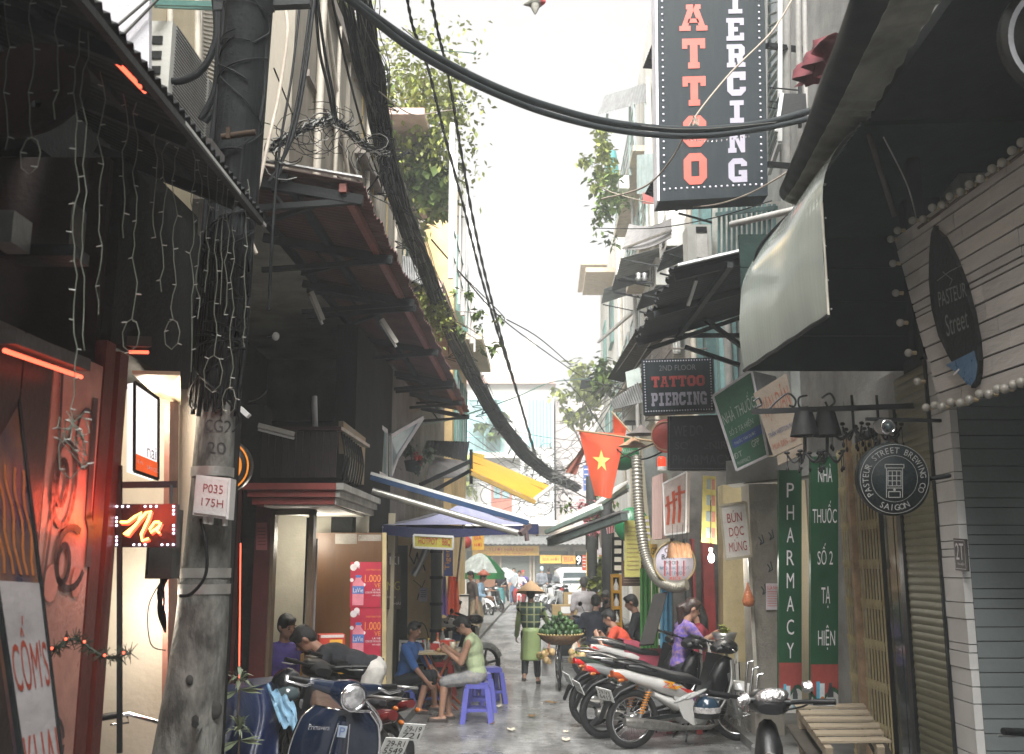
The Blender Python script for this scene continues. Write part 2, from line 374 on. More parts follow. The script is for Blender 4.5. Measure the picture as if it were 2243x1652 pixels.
def person(label,loc,rz=0,H=1.65,pz=None,py=0,lean=0,side=0,feet=None,hands=None,look=(0,0),shirt=None,sleeve=.5,bottom=None,blen=1.0,shoes=None,hair='short',haircol=None,skin=None,vox=.013,build=1.0,kp=(0,1,.1),ep=((-.4,-1,-.5),(.4,-1,-.5)),group=None,curl=.9,hem=0,name='person'):
    s = H / 1.65; skin = skin or SKIN; haircol = haircol or HAIR; g = build
    t = thing(name,label,'person',loc,rz,group)
    pel = V((0,py,pz if pz is not None else .87 * s))
    up = V((sin(R(side)),sin(R(lean)),cos(R(lean)))).normalized()
    fw = V((0,cos(R(lean)),-sin(R(lean)))); X = V((1,0,0))
    N = pel + up * .50 * s
    hl = R(lean * .55 + look[0]); hu = V((sin(R(side)) * .5,sin(hl),cos(hl))).normalized(); yaw = R(look[1])
    hf = V((sin(yaw),cos(yaw),0)); hf = (hf * cos(hl) - V((0,0,1)) * sin(hl)); hf = (hf - hu * hf.dot(hu)).normalized(); hx = hf.cross(hu)
    head = N + hu * .175 * s
    HM = Matrix((hx,hf,hu)).transposed()
    feet = [V(f) * 1 for f in (feet or ((-.1,0,.08),(.1,0,.08)))]
    hands = [V(h) for h in (hands or ((-.25,.03,pel.z - .1),(.25,.03,pel.z - .1)))]
    sh = [N - up * .055 * s - X * .165 * s * g,N - up * .055 * s + X * .165 * s * g]
    hp = [pel - X * .085 * s,pel + X * .085 * s]
    el,wr,kn,an = [],[],[],[]
    for i in (0,1):
        e,h_ = ik(sh[i],hands[i],.28 * s,.25 * s,ep[i]); el.append(e); wr.append(h_)
        k,a = ik(hp[i],feet[i],.41 * s,.40 * s,(kp[0] * (-1 if i == 0 else 1),kp[1],kp[2])); kn.append(k); an.append(a)
    TM = Matrix((X,fw,up)).transposed()
    def torso(b,e=0,low=True):
        b.ball(pel + up * .03 * s,[(.145 * g + e) * s,(.105 * g + e) * s,(.12 + e) * s],12,TM)
        b.ball(pel + up * .19 * s,[(.128 * g + e) * s,(.10 * g + e) * s,(.16 + e) * s],12,TM)
        b.ball(pel + up * .35 * s,[(.152 * g + e) * s,(.108 * g + e) * s,(.15 + e) * s],12,TM)
        capsule(b,sh[0] + X * .02,sh[1] - X * .02,(.058 + e) * s)
        capsule(b,N - up * .1 * s,N - up * .02 * s,(.085 + e) * s,(.06 + e) * s)
    def arm(b,i,e=0,upto=2.0):
        m_ = el[i] if upto >= 1 else sh[i].lerp(el[i],max(.05,upto))
        capsule(b,sh[i],m_,(.05 + e) * s,(.041 + e) * s)
        if upto > 1: capsule(b,el[i],el[i].lerp(wr[i],min(1,upto - 1)),(.039 + e) * s,(.029 + e) * s)
    def leg(b,i,e=0,upto=2.0):
        m_ = kn[i] if upto >= 1 else hp[i].lerp(kn[i],upto)
        capsule(b,hp[i],m_,(.083 * g + e) * s,(.057 + e * 1.3) * s)
        if upto > 1: capsule(b,kn[i],kn[i].lerp(an[i],min(1,upto - 1)),(.055 + e * 1.3) * s,(.037 + e * 1.6) * s)
    b = B(); torso(b)
    for i in (0,1):
        arm(b,i); leg(b,i)
        toe = V((0,1,0)) if (kn[i] - an[i]).z > 0 else V((0,0,1))
        sd = -1 if i == 0 else 1
        capsule(b,an[i] + V((0,-.04,-.045)) * s,an[i] + V((sd * .02,.13,-.052)) * s,.034 * s,.028 * s)
        d = (wr[i] - el[i]).normalized(); pn = (V((-sd,0,0)) - d * d.dot(V((-sd,0,0))))
        pn = pn.normalized() if pn.length > .1 else V((0,0,-1)); q_ = d.cross(pn).normalized()
        PM = Matrix((q_,pn,d)).transposed()
        b.ball(wr[i] + d * .045 * s,(.038 * s,.017 * s,.052 * s),8,PM)
        for f_,(o_,L_) in enumerate(((-.028,.066),(-.009,.078),(.01,.074),(.028,.058))):
            k0 = wr[i] + d * .085 * s + q_ * o_ * s; c_ = curl * (1 + .08 * f_)
            k1 = k0 + (d * cos(c_ * .5) + pn * sin(c_ * .5)) * L_ * .55 * s
            k2 = k1 + (d * cos(c_ * 1.3) + pn * sin(c_ * 1.3)) * L_ * .5 * s
            capsule(b,k0,k1,.0095 * s,.009 * s,6); capsule(b,k1,k2,.009 * s,.008 * s,6)
        ts = q_ * (-.03 if q_.dot(V((0,1,0))) < 0 else .03)
        capsule(b,wr[i] + d * .02 * s + ts * .6 * s,wr[i] + d * .062 * s + ts * 1.7 * s + pn * .02 * s,.012 * s,.0095 * s,6)
    capsule(b,N - up * .03 * s,head - hu * .06 * s - hf * .01 * s,.054 * s,.05 * s)
    b.ball(head + hu * .012 * s - hf * .008 * s,(.074 * s,.092 * s,.098 * s),12,HM)
    b.ball(head - hu * .05 * s + hf * .028 * s,(.056 * s,.062 * s,.066 * s),10,HM)
    capsule(b,head + hf * .088 * s + hu * .012 * s,head + hf * .103 * s - hu * .018 * s,.009 * s,.014 * s,6)
    capsule(b,head + hf * .082 * s - hu * .052 * s - hx * .016 * s,head + hf * .082 * s - hu * .052 * s + hx * .016 * s,.01 * s,.01 * s,6)
    for sd in (-1,1): b.ball(head + hx * sd * .075 * s - hf * .008 * s - hu * .006 * s,(.011 * s,.022 * s,.032 * s),6,HM)
    fuse(b,'body',skin,t,min(vox,.0105),2)
    if vox < .0125:
        for sd in (-1,1):
            B().ball(head + hf * .081 * s + hx * sd * .031 * s + hu * .012 * s,(.013 * s,.008 * s,.007 * s),6,HM).obj('eye',BLACK,t,local=True)
            B().ball(head + hf * .083 * s + hx * sd * .033 * s + hu * .034 * s,(.02 * s,.006 * s,.0045 * s),6,HM).obj('eyebrow',HAIR,t,local=True)
        B().ball(head + hf * .09 * s - hu * .053 * s,(.022 * s,.006 * s,.005 * s),6,HM).obj('mouth',M('lips',(.28,.09,.07),.5),t,local=True)
    if hair:
        b = B(); vs = []
        b.ball(head + hu * .03 * s - hf * .016 * s,(.083 * s,.096 * s,.096 * s),12,HM)
        b.ball(head - hf * .045 * s - hu * .005 * s,(.074 * s,.066 * s,.09 * s),10,HM)
        b.ball(head + hf * .05 * s + hu * .085 * s,(.06 * s,.045 * s,.032 * s),8,HM)
        if hair in ('pony','long'):
            b.ball(head - hf * .05 * s - hu * .03 * s,(.072 * s,.06 * s,.09 * s),10,HM)
            pts = [head - hf * .09 * s + hu * .0 * s,head - hf * .14 * s - hu * .06 * s,head - hf * .16 * s - V((0,0,.2)) * s,head - hf * .15 * s - V((0,0,.36)) * s,head - hf * .14 * s - V((0,0,.46)) * s]
            if hair == 'long': pts = [head - hf * .07 * s,head - hf * .1 * s - V((0,0,.12)),head - hf * .11 * s - V((0,0,.26)) * s]
            for k in range(len(pts) - 1):
                r_ = (.036,.042,.038,.028,.012)[k] * s * (1.6 if hair == 'long' else 1); capsule(b,pts[k],pts[k + 1],r_,(.036,.042,.038,.028,.012)[k + 1] * s * (1.6 if hair == 'long' else 1))
        fuse(b,'hair',haircol,t,vox,2)
    if shirt:
        b = B(); torso(b,.014)
        if hem: b.tube([pel + up * .06 * s,pel - V((0,0,hem * s))],[.155 * s * g,.185 * s * g],12)
        if sleeve > 0:
            for i in (0,1): arm(b,i,.016,sleeve * 2)
        fuse(b,'shirt',shirt,t,vox,9)
    if bottom == 'skirt':
        b = B(); k_ = (kn[0] + kn[1]) / 2
        b.tube([pel + up * .1,pel,k_ * .5 + pel * .5 + V((0,0,.0)),k_ - V((0,0,.1))],[.13 * s,.165 * s,.19 * s,.21 * s],14)
        fuse(b,'skirt',blen,t,vox,2)
    elif bottom:
        b = B(); b.ball(pel + up * .01,[(.155 * g) * s,.118 * g * s,.115 * s],12,TM)
        for i in (0,1): leg(b,i,.014,blen * 2)
        fuse(b,'trousers' if blen > .8 else 'shorts',bottom,t,vox,3)
    if shoes:
        for i in (0,1):
            b = B(); sd = -1 if i == 0 else 1
            capsule(b,an[i] + V((0,-.045,-.058)) * s,an[i] + V((sd * .02,.14,-.062)) * s,.036 * s,.034 * s,8)
            b.box(an[i] + V((sd * .01,.05,-.078)) * s,(.075 * s,.25 * s,.012))
            b.obj('shoe',shoes,t,local=True)
    t['_'] = 0; del t['_']
    person.last = dict(head=head,HM=HM,s=s,N=N,pel=pel,wr=wr,el=el,sh=sh,up=up,hu=hu,hf=hf,hx=hx)
    return t
# ---------------------------------------------------------------- underbone motorbike, forward = +x, origin on the ground between the wheels
def loft(b,secs,n=14,pw=2.6):
    """secs: (x, z, half width, half height)"""
    vs,fs = [],[]
    for (x,z,wy,hz) in secs:
        for k in range(n):
            a = 2 * pi * k / n; ca,sa = cos(a),sin(a)
            vs.append((x,wy * math.copysign(abs(ca) ** (2 / pw),ca),z + hz * math.copysign(abs(sa) ** (2 / pw),sa)))
    for i in range(len(secs) - 1):
        for k in range(n): fs.append((i * n + k,i * n + (k + 1) % n,(i + 1) * n + (k + 1) % n,(i + 1) * n + k))
    b.add(vs,fs,True); b.add(vs[:n][::-1] + vs[-n:],[tuple(range(n)),tuple(range(n,2 * n))])
    return b
def torus(b,c,Rr,r,axis='y',n=28,m=8,mat=None):
    vs,fs = [],[]; c = V(c)
    for i in range(n):
        a = 2 * pi * i / n
        for k in range(m):
            e = 2 * pi * k / m; rr = Rr + r * cos(e)
            p = V((rr * cos(a),r * sin(e),rr * sin(a))) if axis == 'y' else V((rr * cos(a),rr * sin(a),r * sin(e)))
            vs.append((mat @ p if mat else p) + c)
    for i in range(n):
        for k in range(m): fs.append((i * m + k,i * m + (k + 1) % m,((i + 1) % n) * m + (k + 1) % m,((i + 1) % n) * m + k))
    return b.add(vs,fs,True)
PAINT = {}
def paint(nm,col,rough=.22,metal=0):
    if nm not in PAINT: PAINT[nm] = M('paint_' + nm,col,rough,metal,var=.08,sc=3,bump=.02,coat=.6)
    return PAINT[nm]
def bike_wheel(t,x,alloy=False,r=.285,steer=None,tyre_r=.034):
    c = V((x,0,r)); Mx = steer or MI(3)
    hub = B(); RX = MR(pi / 2,4,'X')
    hub.lathe([(.001,-.05),(.05,-.05),(.062,-.03),(.062,.03),(.05,.05),(.001,.05)],16,MT(c) @ Mx.to_4x4() @ RX)
    h = hub.obj('wheel',STEEL,t,local=True)
    torus(B(),c,r - tyre_r,tyre_r,'y',32,8,Mx).obj('tyre',RUB,h,local=True)
    torus(B(),c,r - tyre_r * 2.05,.013,'y',32,6,Mx).obj('rim',CHROME if not alloy else DKMET,h,local=True)
    sp = B()
    if alloy:
        for k in range(5):
            a = k * 2 * pi / 5; sp.bar(c + Mx @ V((.05 * cos(a),0,.05 * sin(a))),c + Mx @ V(((r - .075) * cos(a + .15),0,(r - .075) * sin(a + .15))),.022,.035)
        sp.obj('spoke_star',M('alloy_dark',(.12,.12,.125),.35,.8),h,local=True)
    else:
        for k in range(28):
            a = k * 2 * pi / 28; sg = 1 if k % 2 else -1; a2 = a + sg * .35
            sp.tube([c + Mx @ V((.055 * cos(a2),sg * .035,.055 * sin(a2))),c + Mx @ V(((r - .06) * cos(a),0,(r - .06) * sin(a)))],.0022,4,False)
        sp.obj('spoke_lacing',CHROME,h,kind='stuff',local=True)
    return h
def motorbike(label,loc,rz,body,shield=None,seat=None,tail=(.5,.02,.02),plate=None,alloy=False,shock=(.75,.3,.02),lean=8,group=None,steer=18,mirrors=False,decals=False,name='motorbike',basket=False):
    t = thing(name,label,'motorbike',loc,rz,group)
    shield = shield or body; seat = seat or M('seat_vinyl',(.012,.012,.014),.45,bump=.2,bsc=200)
    SM = MR(R(steer),3,'Z')
    o = lambda b,n,m,p=None: b.obj(n,m,p or t,local=True)
    bike_wheel(t,-.61,alloy); bike_wheel(t,.61,alloy,.285,SM)
    # tail body: sweeps up and back
    b = B(); loft(b,[(.0,.58,.08,.05),(-.12,.63,.115,.085),(-.34,.70,.125,.082),(-.56,.76,.10,.06),(-.74,.81,.06,.042),(-.84,.835,.03,.02)]); o(b,'tail_fairing',body)
    b = B(); loft(b,[(-.02,.52,.1,.05),(-.16,.50,.115,.07),(-.3,.56,.12,.045),(-.42,.62,.10,.03)]); b.prism([(-.22,-.118,.60),(.02,-.118,.56),(.12,-.118,.36),(.02,-.118,.30),(-.1,-.118,.38)],(0,.02,0)); b.prism([(-.22,.098,.60),(.02,.098,.56),(.12,.098,.36),(.02,.098,.30),(-.1,.098,.38)],(0,.02,0)); o(b,'side_panel',body)
    b = B(); loft(b,[(.12,.70,.07,.03),(.02,.735,.11,.045),(-.2,.77,.125,.05),(-.42,.835,.11,.05),(-.62,.875,.07,.035),(-.68,.88,.03,.02)]); o(b,'seat',seat)
    b = B(); b.tube([(-.42,.12,.86),(-.62,.13,.92),(-.80,.07,.93),(-.83,0,.93),(-.80,-.07,.93),(-.62,-.13,.92),(-.42,-.12,.86)],.011,7); o(b,'grab_rail',STEEL if not decals else BLACK)
    b = B(); loft(b,[(-.70,.77,.055,.03),(-.80,.80,.065,.04),(-.85,.815,.04,.03)]); tl = o(b,'tail_light',M('tail_red_%d' % int(tail[1] * 100),tail,.15,coat=.5,bump=0))
    for sd in (-1,1):
        o(B().ball((-.80,sd * .1,.77),(.04,.017,.019),8),'turn_signal',M('amber_lens',(.32,.09,.015),.15,bump=0),tl)
    b = B(); loft(b,[(-.62,.70,.065,.03),(-.78,.64,.06,.025),(-.90,.52,.05,.02),(-.95,.40,.04,.015)]); fe = o(b,'rear_fender',BLACK)
    b = B(); Rm = MR(R(22 if decals else 0),3,'Z') @ MR(R(-28),3,'Y'); b.box((-.915,0,.62),(.006,.19,.14),Rm)
    pl = o(b,'licence_plate',M('plate_white',(.62,.62,.6),.5,var=.12))
    b = B(); cq = [Rm @ V((-.005,y,z)) + V((-.915,0,.62)) for y,z in ((.085,.06),(-.085,.06),(-.085,-.06),(.085,-.06))]
    pt = plate or ('29-V3','6' + str(rnd.randint(100,999)))
    put_text(b,pt[0],cq,(.08,.08,.92,.46),0); put_text(b,pt[1],cq,(.06,.54,.94,.94),0); o(b,'plate_number',BLACK,pl)
    # engine, exhaust, frame
    b = B(); RX = MR(pi / 2,4,'X'); Tm = MT
    b.lathe([(.001,-.12),(.085,-.12),(.1,-.1),(.1,.1),(.085,.12),(.001,.12)],18,Tm((.1,0,.29)) @ RX)
    b.lathe([(.001,-.125),(.05,-.135),(.055,-.12)],14,Tm((.1,0,.29)) @ RX)
    b.box((.0,0,.29),(.2,.17,.11)); b.box((-.1,0,.3),(.1,.1,.08))
    for k in range(6): b.box((.2 + k * .022,0,.315 + k * .004),(.012,.15,.12))
    o(b,'engine',STEEL)
    b = B(); b.tube([(.28,-.05,.30),(.3,-.1,.22),(.2,-.14,.2),(-.1,-.15,.21),(-.2,-.155,.225)],[.018,.018,.02,.024,.032],10)
    b.tube([(-.2,-.155,.225),(-.3,-.157,.24),(-.72,-.16,.305),(-.78,-.16,.315)],[.032,.048,.052,.036],12); b.box((-.45,-.205,.275),(.3,.008,.06),MR(R(8),3,'Y')); o(b,'exhaust',M('exhaust_metal',(.3,.29,.27),.4,.85,var=.35,sc=14))
    b = B()
    for sd in (-1,1): b.bar((.0,sd * .07,.33),(-.61,sd * .075,.285),.022,.035)
    b.bar((.42,0,.72),(.1,0,.38),.06); b.bar((.1,0,.42),(-.4,0,.62),.05); b.tube([(.25,-.13,.22),(.25,.13,.22)],.012,6)
    b.bar((.06,.06,.24),(-.02,.2,.02),.016); b.bar((.0,-.05,.24),(-.06,-.11,.06),.016); o(b,'frame',DKMET)
    for sd in (-1,1):
        b = B(); a,e = V((-.50,sd * .13,.60)),V((-.60,sd * .115,.30)); b.tube([a,e],.012,6); b.tube([e.lerp(a,.0),e.lerp(a,.25)],.02,8)
        sh_ = o(b,'shock',STEEL); b = B(); pts = []
        ax = (a - e).normalized(); u = ax.orthogonal().normalized(); w_ = ax.cross(u)
        for k in range(73): f = k / 72; pts.append(e.lerp(a,.2 + .72 * f) + (u * cos(f * 56) + w_ * sin(f * 56)) * .024)
        b.tube(pts,.0058,5); o(b,'spring',M('spring_%d' % int(shock[2] * 100),shock,.35,bump=0),sh_)
    b = B(); b.tube([(-.02,.11,.4),(-.25,.125,.34),(-.58,.12,.33),(-.68,.115,.29),(-.58,.12,.245),(-.2,.125,.25),(.0,.11,.3)],.018,6); o(b,'chain_cover',BLACK)
    def fn0(u,v,sd): return (.47 - .20 * v + .06 * sin(v * 3.0) - .12 * u * u + .02,sd * (.05 + (.16 + .05 * sin(v * 3.14)) * u),.84 - .56 * v + .02 * u)
    b = B()
    for sd in (-1,1):
        b.grid(lambda u,v: fn0(u,v,sd),5,8,.012 if sd > 0 else -.012)
    o(b,'leg_shield',shield)
    b = B()
    for sd in (-1,1): b.grid(lambda u,v: (lambda p: (p[0] - .022,p[1] * .97,p[2]))(fn0(u,v,sd)),5,8)
    o(b,'inner_shield',BLACK)
    b = B(); loft(b,[(.28,.52,.07,.16),(.36,.62,.085,.19),(.44,.70,.07,.16),(.50,.74,.04,.1)]); o(b,'inner_cowl',BLACK)
    b = B(); loft(b,[(.30,.93,.07,.03),(.38,.95,.12,.06),(.47,.955,.115,.075),(.54,.945,.075,.055),(.56,.94,.03,.03)])
    hc = o(b,'headlight_cowl',BLACK if not mirrors else body); o(B().ball((.535,0,.945),(.035,.085,.05),10),'headlight',M('headlight_glass',(.5,.5,.5),.05,.3,bump=0),hc)
    b = B(); hb = [V((.36,-.12,.97)),V((.33,-.2,.985)),V((.27,-.33,1.0))]
    b.tube(hb,.013,7); b.tube([V((p.x,-p.y,p.z)) for p in hb],.013,7); b.tube([hb[0],V((hb[0].x,.12,.97))],.02,8); h_ = o(b,'handlebar',BLACK)
    for sd in (-1,1):
        o(B().tube([(.30,sd * .24,.99),(.255,sd * .36,1.003)],[.019,.017],8),'grip',BLACK,h_)
        o(B().tube([(.34,sd * .2,.98),(.36,sd * .26,.965),(.31,sd * .36,.975)],[.008,.007,.005],6),'lever',STEEL,h_)
        if mirrors:
            b = B(); b.tube([(.32,sd * .22,.99),(.34,sd * .27,1.1),(.33,sd * .31,1.14)],.006,6); b.ball((.325,sd * .34,1.16),(.018,.06,.04),8); o(b,'mirror',BLACK,h_)
    b = B()
    for sd in (-1,1): b.tube([V((.44,sd * .07,.70)),V((.61,0,.285)) + SM @ V((0,sd * .075,0))],[.022,.024],8)
    o(b,'fork',M('fork_grey',(.3,.3,.3),.4,.5))
    b = B()
    def ff(u,v): a = R(20 + 125 * u); yy = (v - .5) * .12; rr = .325 - .35 * abs(v - .5) ** 2; return V((.61,0,.285)) + SM @ V((rr * cos(a),yy,rr * sin(a)))
    b.grid(ff,10,5,.008); b.bar((.52,0,.56),(.47,0,.68),.1,.04); o(b,'front_fender',shield)
    if decals:
        b = B(); q = [V((-.55,-.1275,.80)),V((-.02,-.132,.64)),V((-.04,-.132,.55)),V((-.5,-.1275,.72))]
        b.add([(-.36,-.131,.76),(-.22,-.134,.735),(-.26,-.134,.70),(-.12,-.133,.70),(-.2,-.134,.665),(-.3,-.133,.685),(-.28,-.134,.71)],[(0,1,2,6),(6,2,3,4,5)]); o(b,'yellow_decal',M('decal_yellow',(.75,.36,.02),.4,bump=0))
        b = B(); b.add([(-.18,-.1345,.69),(-.02,-.125,.65),(.1,-.12,.57),(-.02,-.128,.595)],[(0,1,2,3)]); o(b,'red_decal',M('decal_red',(.5,.03,.02),.4,bump=0))
        b = B(); b.add([(-.02,-.1195,.585),(.1,-.12,.55),(.115,-.12,.44),(.06,-.1195,.47)],[(0,1,2,3)]); o(b,'purple_decal',M('decal_purple',(.1,.02,.15),.4,bump=0))
        b = B(); put_text(b,'ZX',[V((-.36,-.1365,.755)),V((-.17,-.1365,.715)),V((-.19,-.1365,.66)),V((-.38,-.1365,.70))],(.1,.1,.9,.95),0); o(b,'decal_letters',RED_TXT)
    for ch in t.children:                                # the tail sits low over the wheel
        if ch.name.split('.')[0] in ('tail_fairing','seat','grab_rail','tail_light','rear_fender','licence_plate','yellow_decal','red_decal','decal_letters','side_panel','purple_decal'): ch.location.z = -.085
    if lean:
        t.rotation_mode = 'XYZ'; t.rotation_euler = (R(lean),0,rz)
    return t
def bicycle(label,loc,rz,paint_,steer=0):
    t = thing('bicycle',label,'bicycle',loc,rz); o = lambda b,n,m,p=None: b.obj(n,m,p or t,local=True)
    SM = MR(R(steer),3,'Z')
    bike_wheel(t,-.52,False,.33,None,.02); bike_wheel(t,.52,False,.33,SM,.02)
    b = B()
    for a,e in (((-.52,0,.33),(-.05,0,.30)),((-.05,0,.30),(-.17,0,.78)),((-.52,0,.33),(-.15,0,.70)),((-.05,0,.30),(.36,0,.74)),((-.15,0,.70),(.35,0,.80))): b.tube([a,e],.016,7)
    o(b,'frame',paint_)
    b = B(); b.tube([(.33,0,.88),(.36,0,.74),(.42,0,.62),(.52,0,.33)],[.016,.018,.016,.012],7); o(b,'fork',CHROME)
    b = B(); b.tube([SM @ V(p) + V((.33,0,0)) for p in ((-.14,-.29,.99),(-.04,-.2,1.0),(.05,-.06,.95),(.05,.06,.95),(-.04,.2,1.0),(-.14,.29,.99))],.012,7); b.tube([(.33,0,.86),(.36,0,.96)],.014,6); h = o(b,'handlebar',CHROME)
    for sd in (-1,1):
        o(B().tube([SM @ V((-.15,sd * .295,.99)) + V((.33,0,0)),SM @ V((-.06,sd * .225,1.0)) + V((.33,0,0))],.018,8),'grip',BLACK,h)
        o(B().tube([SM @ V((-.05,sd * .2,.985)) + V((.33,0,0)),SM @ V((-.0,sd * .23,.95)) + V((.33,0,0)),SM @ V((-.09,sd * .27,.95)) + V((.33,0,0))],.006,5),'brake_lever',CHROME,h)
    b = B(); loft(b,[(-.33,.83,.09,.03),(-.2,.835,.06,.03),(-.05,.84,.02,.02)]); b.tube([(-.17,0,.78),(-.18,0,.82)],.013,6); o(b,'saddle',BLACK)
    return t
# ================================================================ SETTING
def asphalt():
    m = M('wet_asphalt',(.22,.22,.217),.33,col2=(.33,.327,.32),sc=1.3,bump=.7,bsc=70,spec=.8,coat=.15)
    n,l = m.node_tree.nodes,m.node_tree.links; b = n['Principled BSDF']
    tc = n.new('ShaderNodeTexCoord'); no = n.new('ShaderNodeTexNoise'); no.inputs['Scale'].default_value = .9; no.inputs['Detail'].default_value = 7; no.inputs['Roughness'].default_value = .6
    l.new(tc.outputs['Object'],no.inputs['Vector'])
    mr = n.new('ShaderNodeMapRange'); mr.inputs[1].default_value,mr.inputs[2].default_value = .38,.62; mr.inputs[3].default_value,mr.inputs[4].default_value = .20,.58
    l.new(no.outputs[0],mr.inputs[0]); l.new(mr.outputs[0],b.inputs['Roughness'])
    prev = b.inputs['Base Color'].links[0].from_socket
    for sc,lo,hi,st_ in ((70,.55,1.25,(1,1,1)),(2.2,.5,1.15,(1.6,.35,1)),(9,.7,1.1,(1,1,1))):
        mp = n.new('ShaderNodeMapping'); mp.inputs['Scale'].default_value = st_; l.new(tc.outputs['Object'],mp.inputs[0]); nn = n.new('ShaderNodeTexNoise'); nn.inputs['Scale'].default_value = sc; nn.inputs['Detail'].default_value = 5; l.new(mp.outputs[0],nn.inputs['Vector'])
        r2 = n.new('ShaderNodeMapRange'); r2.inputs[1].default_value,r2.inputs[2].default_value = .35,.65; r2.inputs[3].default_value,r2.inputs[4].default_value = lo,hi; l.new(nn.outputs[0],r2.inputs[0])
        vm = n.new('ShaderNodeVectorMath'); vm.operation = 'SCALE'; l.new(prev,vm.inputs[0]); l.new(r2.outputs[0],vm.inputs['Scale']); prev = vm.outputs[0]
    l.new(prev,b.inputs['Base Color'])
    return m
ASPH = asphalt()
PAVE = M('pavement_concrete',(.16,.158,.15),.6,var=.35,sc=3,bump=.3)
structure(B().add([(-44,-24,0),(44,-24,0),(44,74,0),(-44,74,0)],[(0,1,2,3)]).obj('ground',M('ground_earth',(.12,.115,.105),.8)))
structure(B().add([(-8,-23,.004),(6,-23,.004),(6,6,.004),(XR(60),60,.004),(XL(60),60,.004),(XL(7),7,.004),(-8,6,.004)],[(0,1,2,3,4,5,6)]).obj('road',ASPH))
structure(B().add([(-40,50.2,.008),(40,50.2,.008),(40,57,.008),(-40,57,.008)],[(0,1,2,3)]).obj('cross_road',ASPH))
b = B(); b.prism([(XR(6.4,.62),6.4,.004),(XR(48,.62),48,.004),(XR(48,-.3),48,.004),(XR(6.4,-.3),6.4,.004)],(0,0,.09)); structure(b.obj('pavement',PAVE))
b = B(); b.prism([(XL(7,-.4),7,.004),(XL(48,-.4),48,.004),(XL(48,.45),48,.004),(XL(7,.45),7,.004)],(0,0,.09)); structure(b.obj('pavement_edge',PAVE))
for k,(px,py) in enumerate(((1078,1585),(1120,1600),(1205,1540),(1240,1604),(1165,1570),(1090,1548),(1660,1632),(1240,1622))):
    p = G(px,py,.008); b = B(); a = rnd.uniform(0,3); s_ = .05 + .03 * (k % 3)
    b.grid(lambda u,v: (p.x + (u - .5) * s_ * 1.6 * cos(a) - (v - .5) * s_ * sin(a),p.y + (u - .5) * s_ * 1.6 * sin(a) + (v - .5) * s_ * cos(a),.012 + .018 * abs(sin(u * 4 + k) * cos(v * 3))),4,4,.002)
    o = b.obj('paper_scrap',M('litter_paper',(.55,.5,.4),.8) if k % 2 else M('dry_leaf',(.2,.12,.05),.7))
    tag(o,('pale paper scrap' if k % 2 else 'brown dry leaf') + ' on the wet road ' + ('near the pink basin','left of the cart, toward the camera','between stools and the fruit cart','in the middle near the bottom edge','in mid lane in front of the stools','beside the folding table legs','under the front wheel of the white motorbike','left of the white motorbike rear wheel')[k],'litter','litter scattered on the wet road')
# ---------------------------------------------------------------- walls with openings as solid blocks
def windowed(parent,q,mat_frame,mat_glass,bars=2,name='window',depth=.05,fw=.05):
    """window: frame (part) with pane and sill (sub-parts) on the quad q TL,TR,BR,BL"""
    q = [V(p) for p in q]; f = B()
    for a,c in ((0,1),(1,2),(2,3),(3,0)): f.bar(q[a],q[c],fw,depth * 1.6)
    for k in range(1,bars): f.bar(q[0].lerp(q[1],k / bars),q[3].lerp(q[2],k / bars),fw * .7,depth)
    w_ = f.obj(name,mat_frame,parent)
    B().add([bil(q,u,v,.002) for u,v in ((0,0),(1,0),(1,1),(0,1))],[(0,1,2,3)]).obj('pane',mat_glass,w_)
    n = (q[1] - q[0]).cross(q[3] - q[0]).normalized(); n = n if n.dot(q[0] - V((0,0,CAM_H))) < 0 else -n
    B().bar(q[3] + n * .03,q[2] + n * .03,.1,.05).obj('sill',mat_frame,w_)
    return w_
def block(b,y0,y1,z0,z1,side,depth=5,off=0):
    X_ = (lambda y: XR(y,off)) if side > 0 else (lambda y: XL(y,off))
    d = depth * side
    b.prism([(X_(y0),y0,z0),(X_(y1),y1,z0),(X_(y1) + d,y1,z0),(X_(y0) + d,y0,z0)],(0,0,z1 - z0)); return b
def facade_q(y0,y1,z0,z1,side,off=.03):
    X_ = (lambda y: XR(y,off)) if side > 0 else (lambda y: XL(y,off))
    a = [V((X_(y0),y0,z1)),V((X_(y1),y1,z1)),V((X_(y1),y1,z0)),V((X_(y0),y0,z0))]
    return a if side > 0 else [a[0],a[1],a[2],a[3]]
BEIGE = M('wall_beige',(.30,.27,.22),.8,col2=(.13,.115,.095),mix=.60,sc=2.2,bump=.3,stretch=(1,1,.22))
CREAMW = M('wall_cream',(.55,.48,.34),.75,var=.2,sc=1.5,bump=.2,stretch=(1,1,.4))
PALEW = M('wall_pale',(.60,.585,.55),.75,col2=(.30,.29,.26),mix=.64,sc=1.8,bump=.2,stretch=(1,1,.2))
YELW = M('wall_yellow',(.58,.42,.20),.75,var=.25,sc=1.6,bump=.2)
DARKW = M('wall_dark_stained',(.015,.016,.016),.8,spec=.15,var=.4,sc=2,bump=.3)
REDW = M('wall_dark_red',(.085,.016,.014),.55,var=.35,sc=3,bump=.2)
GREENF = M('frame_green',(.12,.25,.22),.5,var=.2)
TEALF = M('teal_paint',(.13,.24,.235),.6,var=.4,sc=5,bump=.3)
CONC = M('bare_concrete',(.20,.195,.175),.85,var=.45,sc=2.2,bump=.4)
LEAF = M('leaf_green',(.11,.165,.035),.5,var=.45,sc=3,bump=0)
LEAF2 = M('leaf_yellow_green',(.24,.27,.055),.5,var=.4,sc=3,bump=0)
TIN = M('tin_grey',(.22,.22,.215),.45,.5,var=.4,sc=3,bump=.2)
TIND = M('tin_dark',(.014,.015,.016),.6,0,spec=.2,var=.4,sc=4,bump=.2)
TINR = M('tin_red',(.10,.042,.036),.55,.0,var=.4,sc=3,bump=.2)
